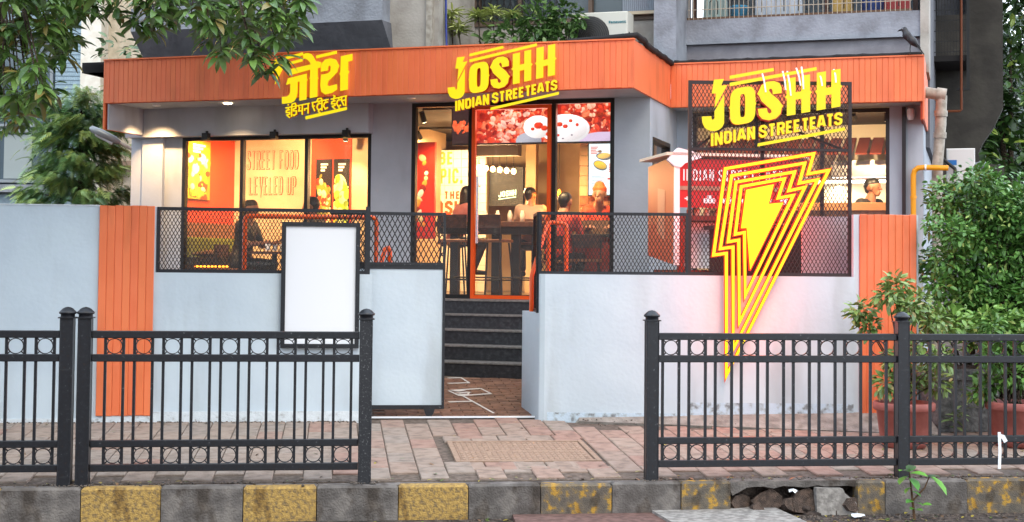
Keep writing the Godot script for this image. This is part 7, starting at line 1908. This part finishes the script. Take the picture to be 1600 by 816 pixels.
	solo("pink_wrapper", "pink and white twisted wrapper at the far left foot of the railing", "wrapper", "W", Vector3(-3.45, 0.01, -9.87), b, mat(Color(0.75, 0.5, 0.45), 0.7))
	var lm := leaf_mesh(0.5, 0.12)
	t = thing("fallen_leaves", "scattered yellow and brown fallen leaves along the gutter and pavement", "leaf litter", "F", Vector3.ZERO)
	var xf := []; var cols := []
	for k in 520:
		var x := rng.randf_range(-3.6, 4.6); var z := rng.randf_range(0.14, 0.45); var y := -0.242
		if k % 4 == 0:
			z = rng.randf_range(-2.9, -0.1); y = gy(z) + 0.004
		elif k % 4 == 1:
			z = rng.randf_range(-0.12, 0.02); y = -0.004
		elif x < 0.0 and k % 3: x += 3.0
		xf.append(Transform3D(Basis(Vector3.UP, rng.randf() * TAU) * Basis(Vector3.RIGHT, rng.randf_range(-0.3, 0.3)).scaled(Vector3.ONE * rng.randf_range(0.015, 0.05)), Vector3(x, y + 0.004, z)))
		cols.append([Color(0.35, 0.28, 0.04), Color(0.14, 0.08, 0.04), Color(0.10, 0.16, 0.03), Color(0.22, 0.13, 0.07), Color(0.08, 0.05, 0.03)][rng.randi() % 5])
	scatter(t, "leaves", lm, xf, cols, M.leaf)
	t = thing("gutter_debris", "dark soil crumbs and twigs along the foot of the kerb and railing", "debris", "F", Vector3.ZERO)
	xf = []; cols = []
	var cb := MB.new(); cb.ball(Vector3.ZERO, Vector3(1, 0.6, 0.8), 6, 4)
	for k in 1500:
		var x := rng.randf_range(-3.8, 4.8); var z := 0.13 + absf(rng.randfn()) * 0.12; var y := -0.245
		if k % 3 == 0:
			z = -0.03 + rng.randfn() * 0.04; y = -0.012
			if x > -1.2 and x < 1.0: continue
		elif x < 1.3 and rng.randf() < 0.7: x = 1.4 + absf(rng.randfn()) * 1.0
		xf.append(Transform3D(Basis(Vector3.UP, rng.randf() * TAU).scaled(Vector3.ONE * rng.randf_range(0.004, 0.014)), Vector3(x, y, z)))
		cols.append(Color(0.03, 0.022, 0.018).lerp(Color(0.13, 0.095, 0.07), rng.randf()))
	for fx in [-2.945, -2.83, -0.985, 0.985, 2.79, 4.6]:
		for k in 70:
			var a := rng.randf() * TAU; var r := 0.05 + absf(rng.randfn()) * 0.035
			xf.append(Transform3D(Basis(Vector3.UP, a).scaled(Vector3.ONE * rng.randf_range(0.004, 0.012)), Vector3(fx + cos(a) * r, -0.008, sin(a) * r * 0.7)))
			cols.append(Color(0.05, 0.04, 0.032).lerp(Color(0.16, 0.125, 0.10), rng.randf()))
	for k in 500:
		var x := rng.randf_range(-4.0, -0.9) if k % 2 else rng.randf_range(0.9, 3.4)
		var z := -2.585 + absf(rng.randfn()) * 0.04 if k % 2 else -2.75 + absf(rng.randfn()) * 0.25
		xf.append(Transform3D(Basis(Vector3.UP, rng.randf() * TAU).scaled(Vector3.ONE * rng.randf_range(0.004, 0.012)), Vector3(x, gy(z) + 0.002 + (0.02 if k % 2 == 0 else 0.0), z)))
		cols.append(Color(0.07, 0.055, 0.045).lerp(Color(0.20, 0.165, 0.13), rng.randf()))
	scatter(t, "crumbs", cb.done(), xf, cols, M.leaf)
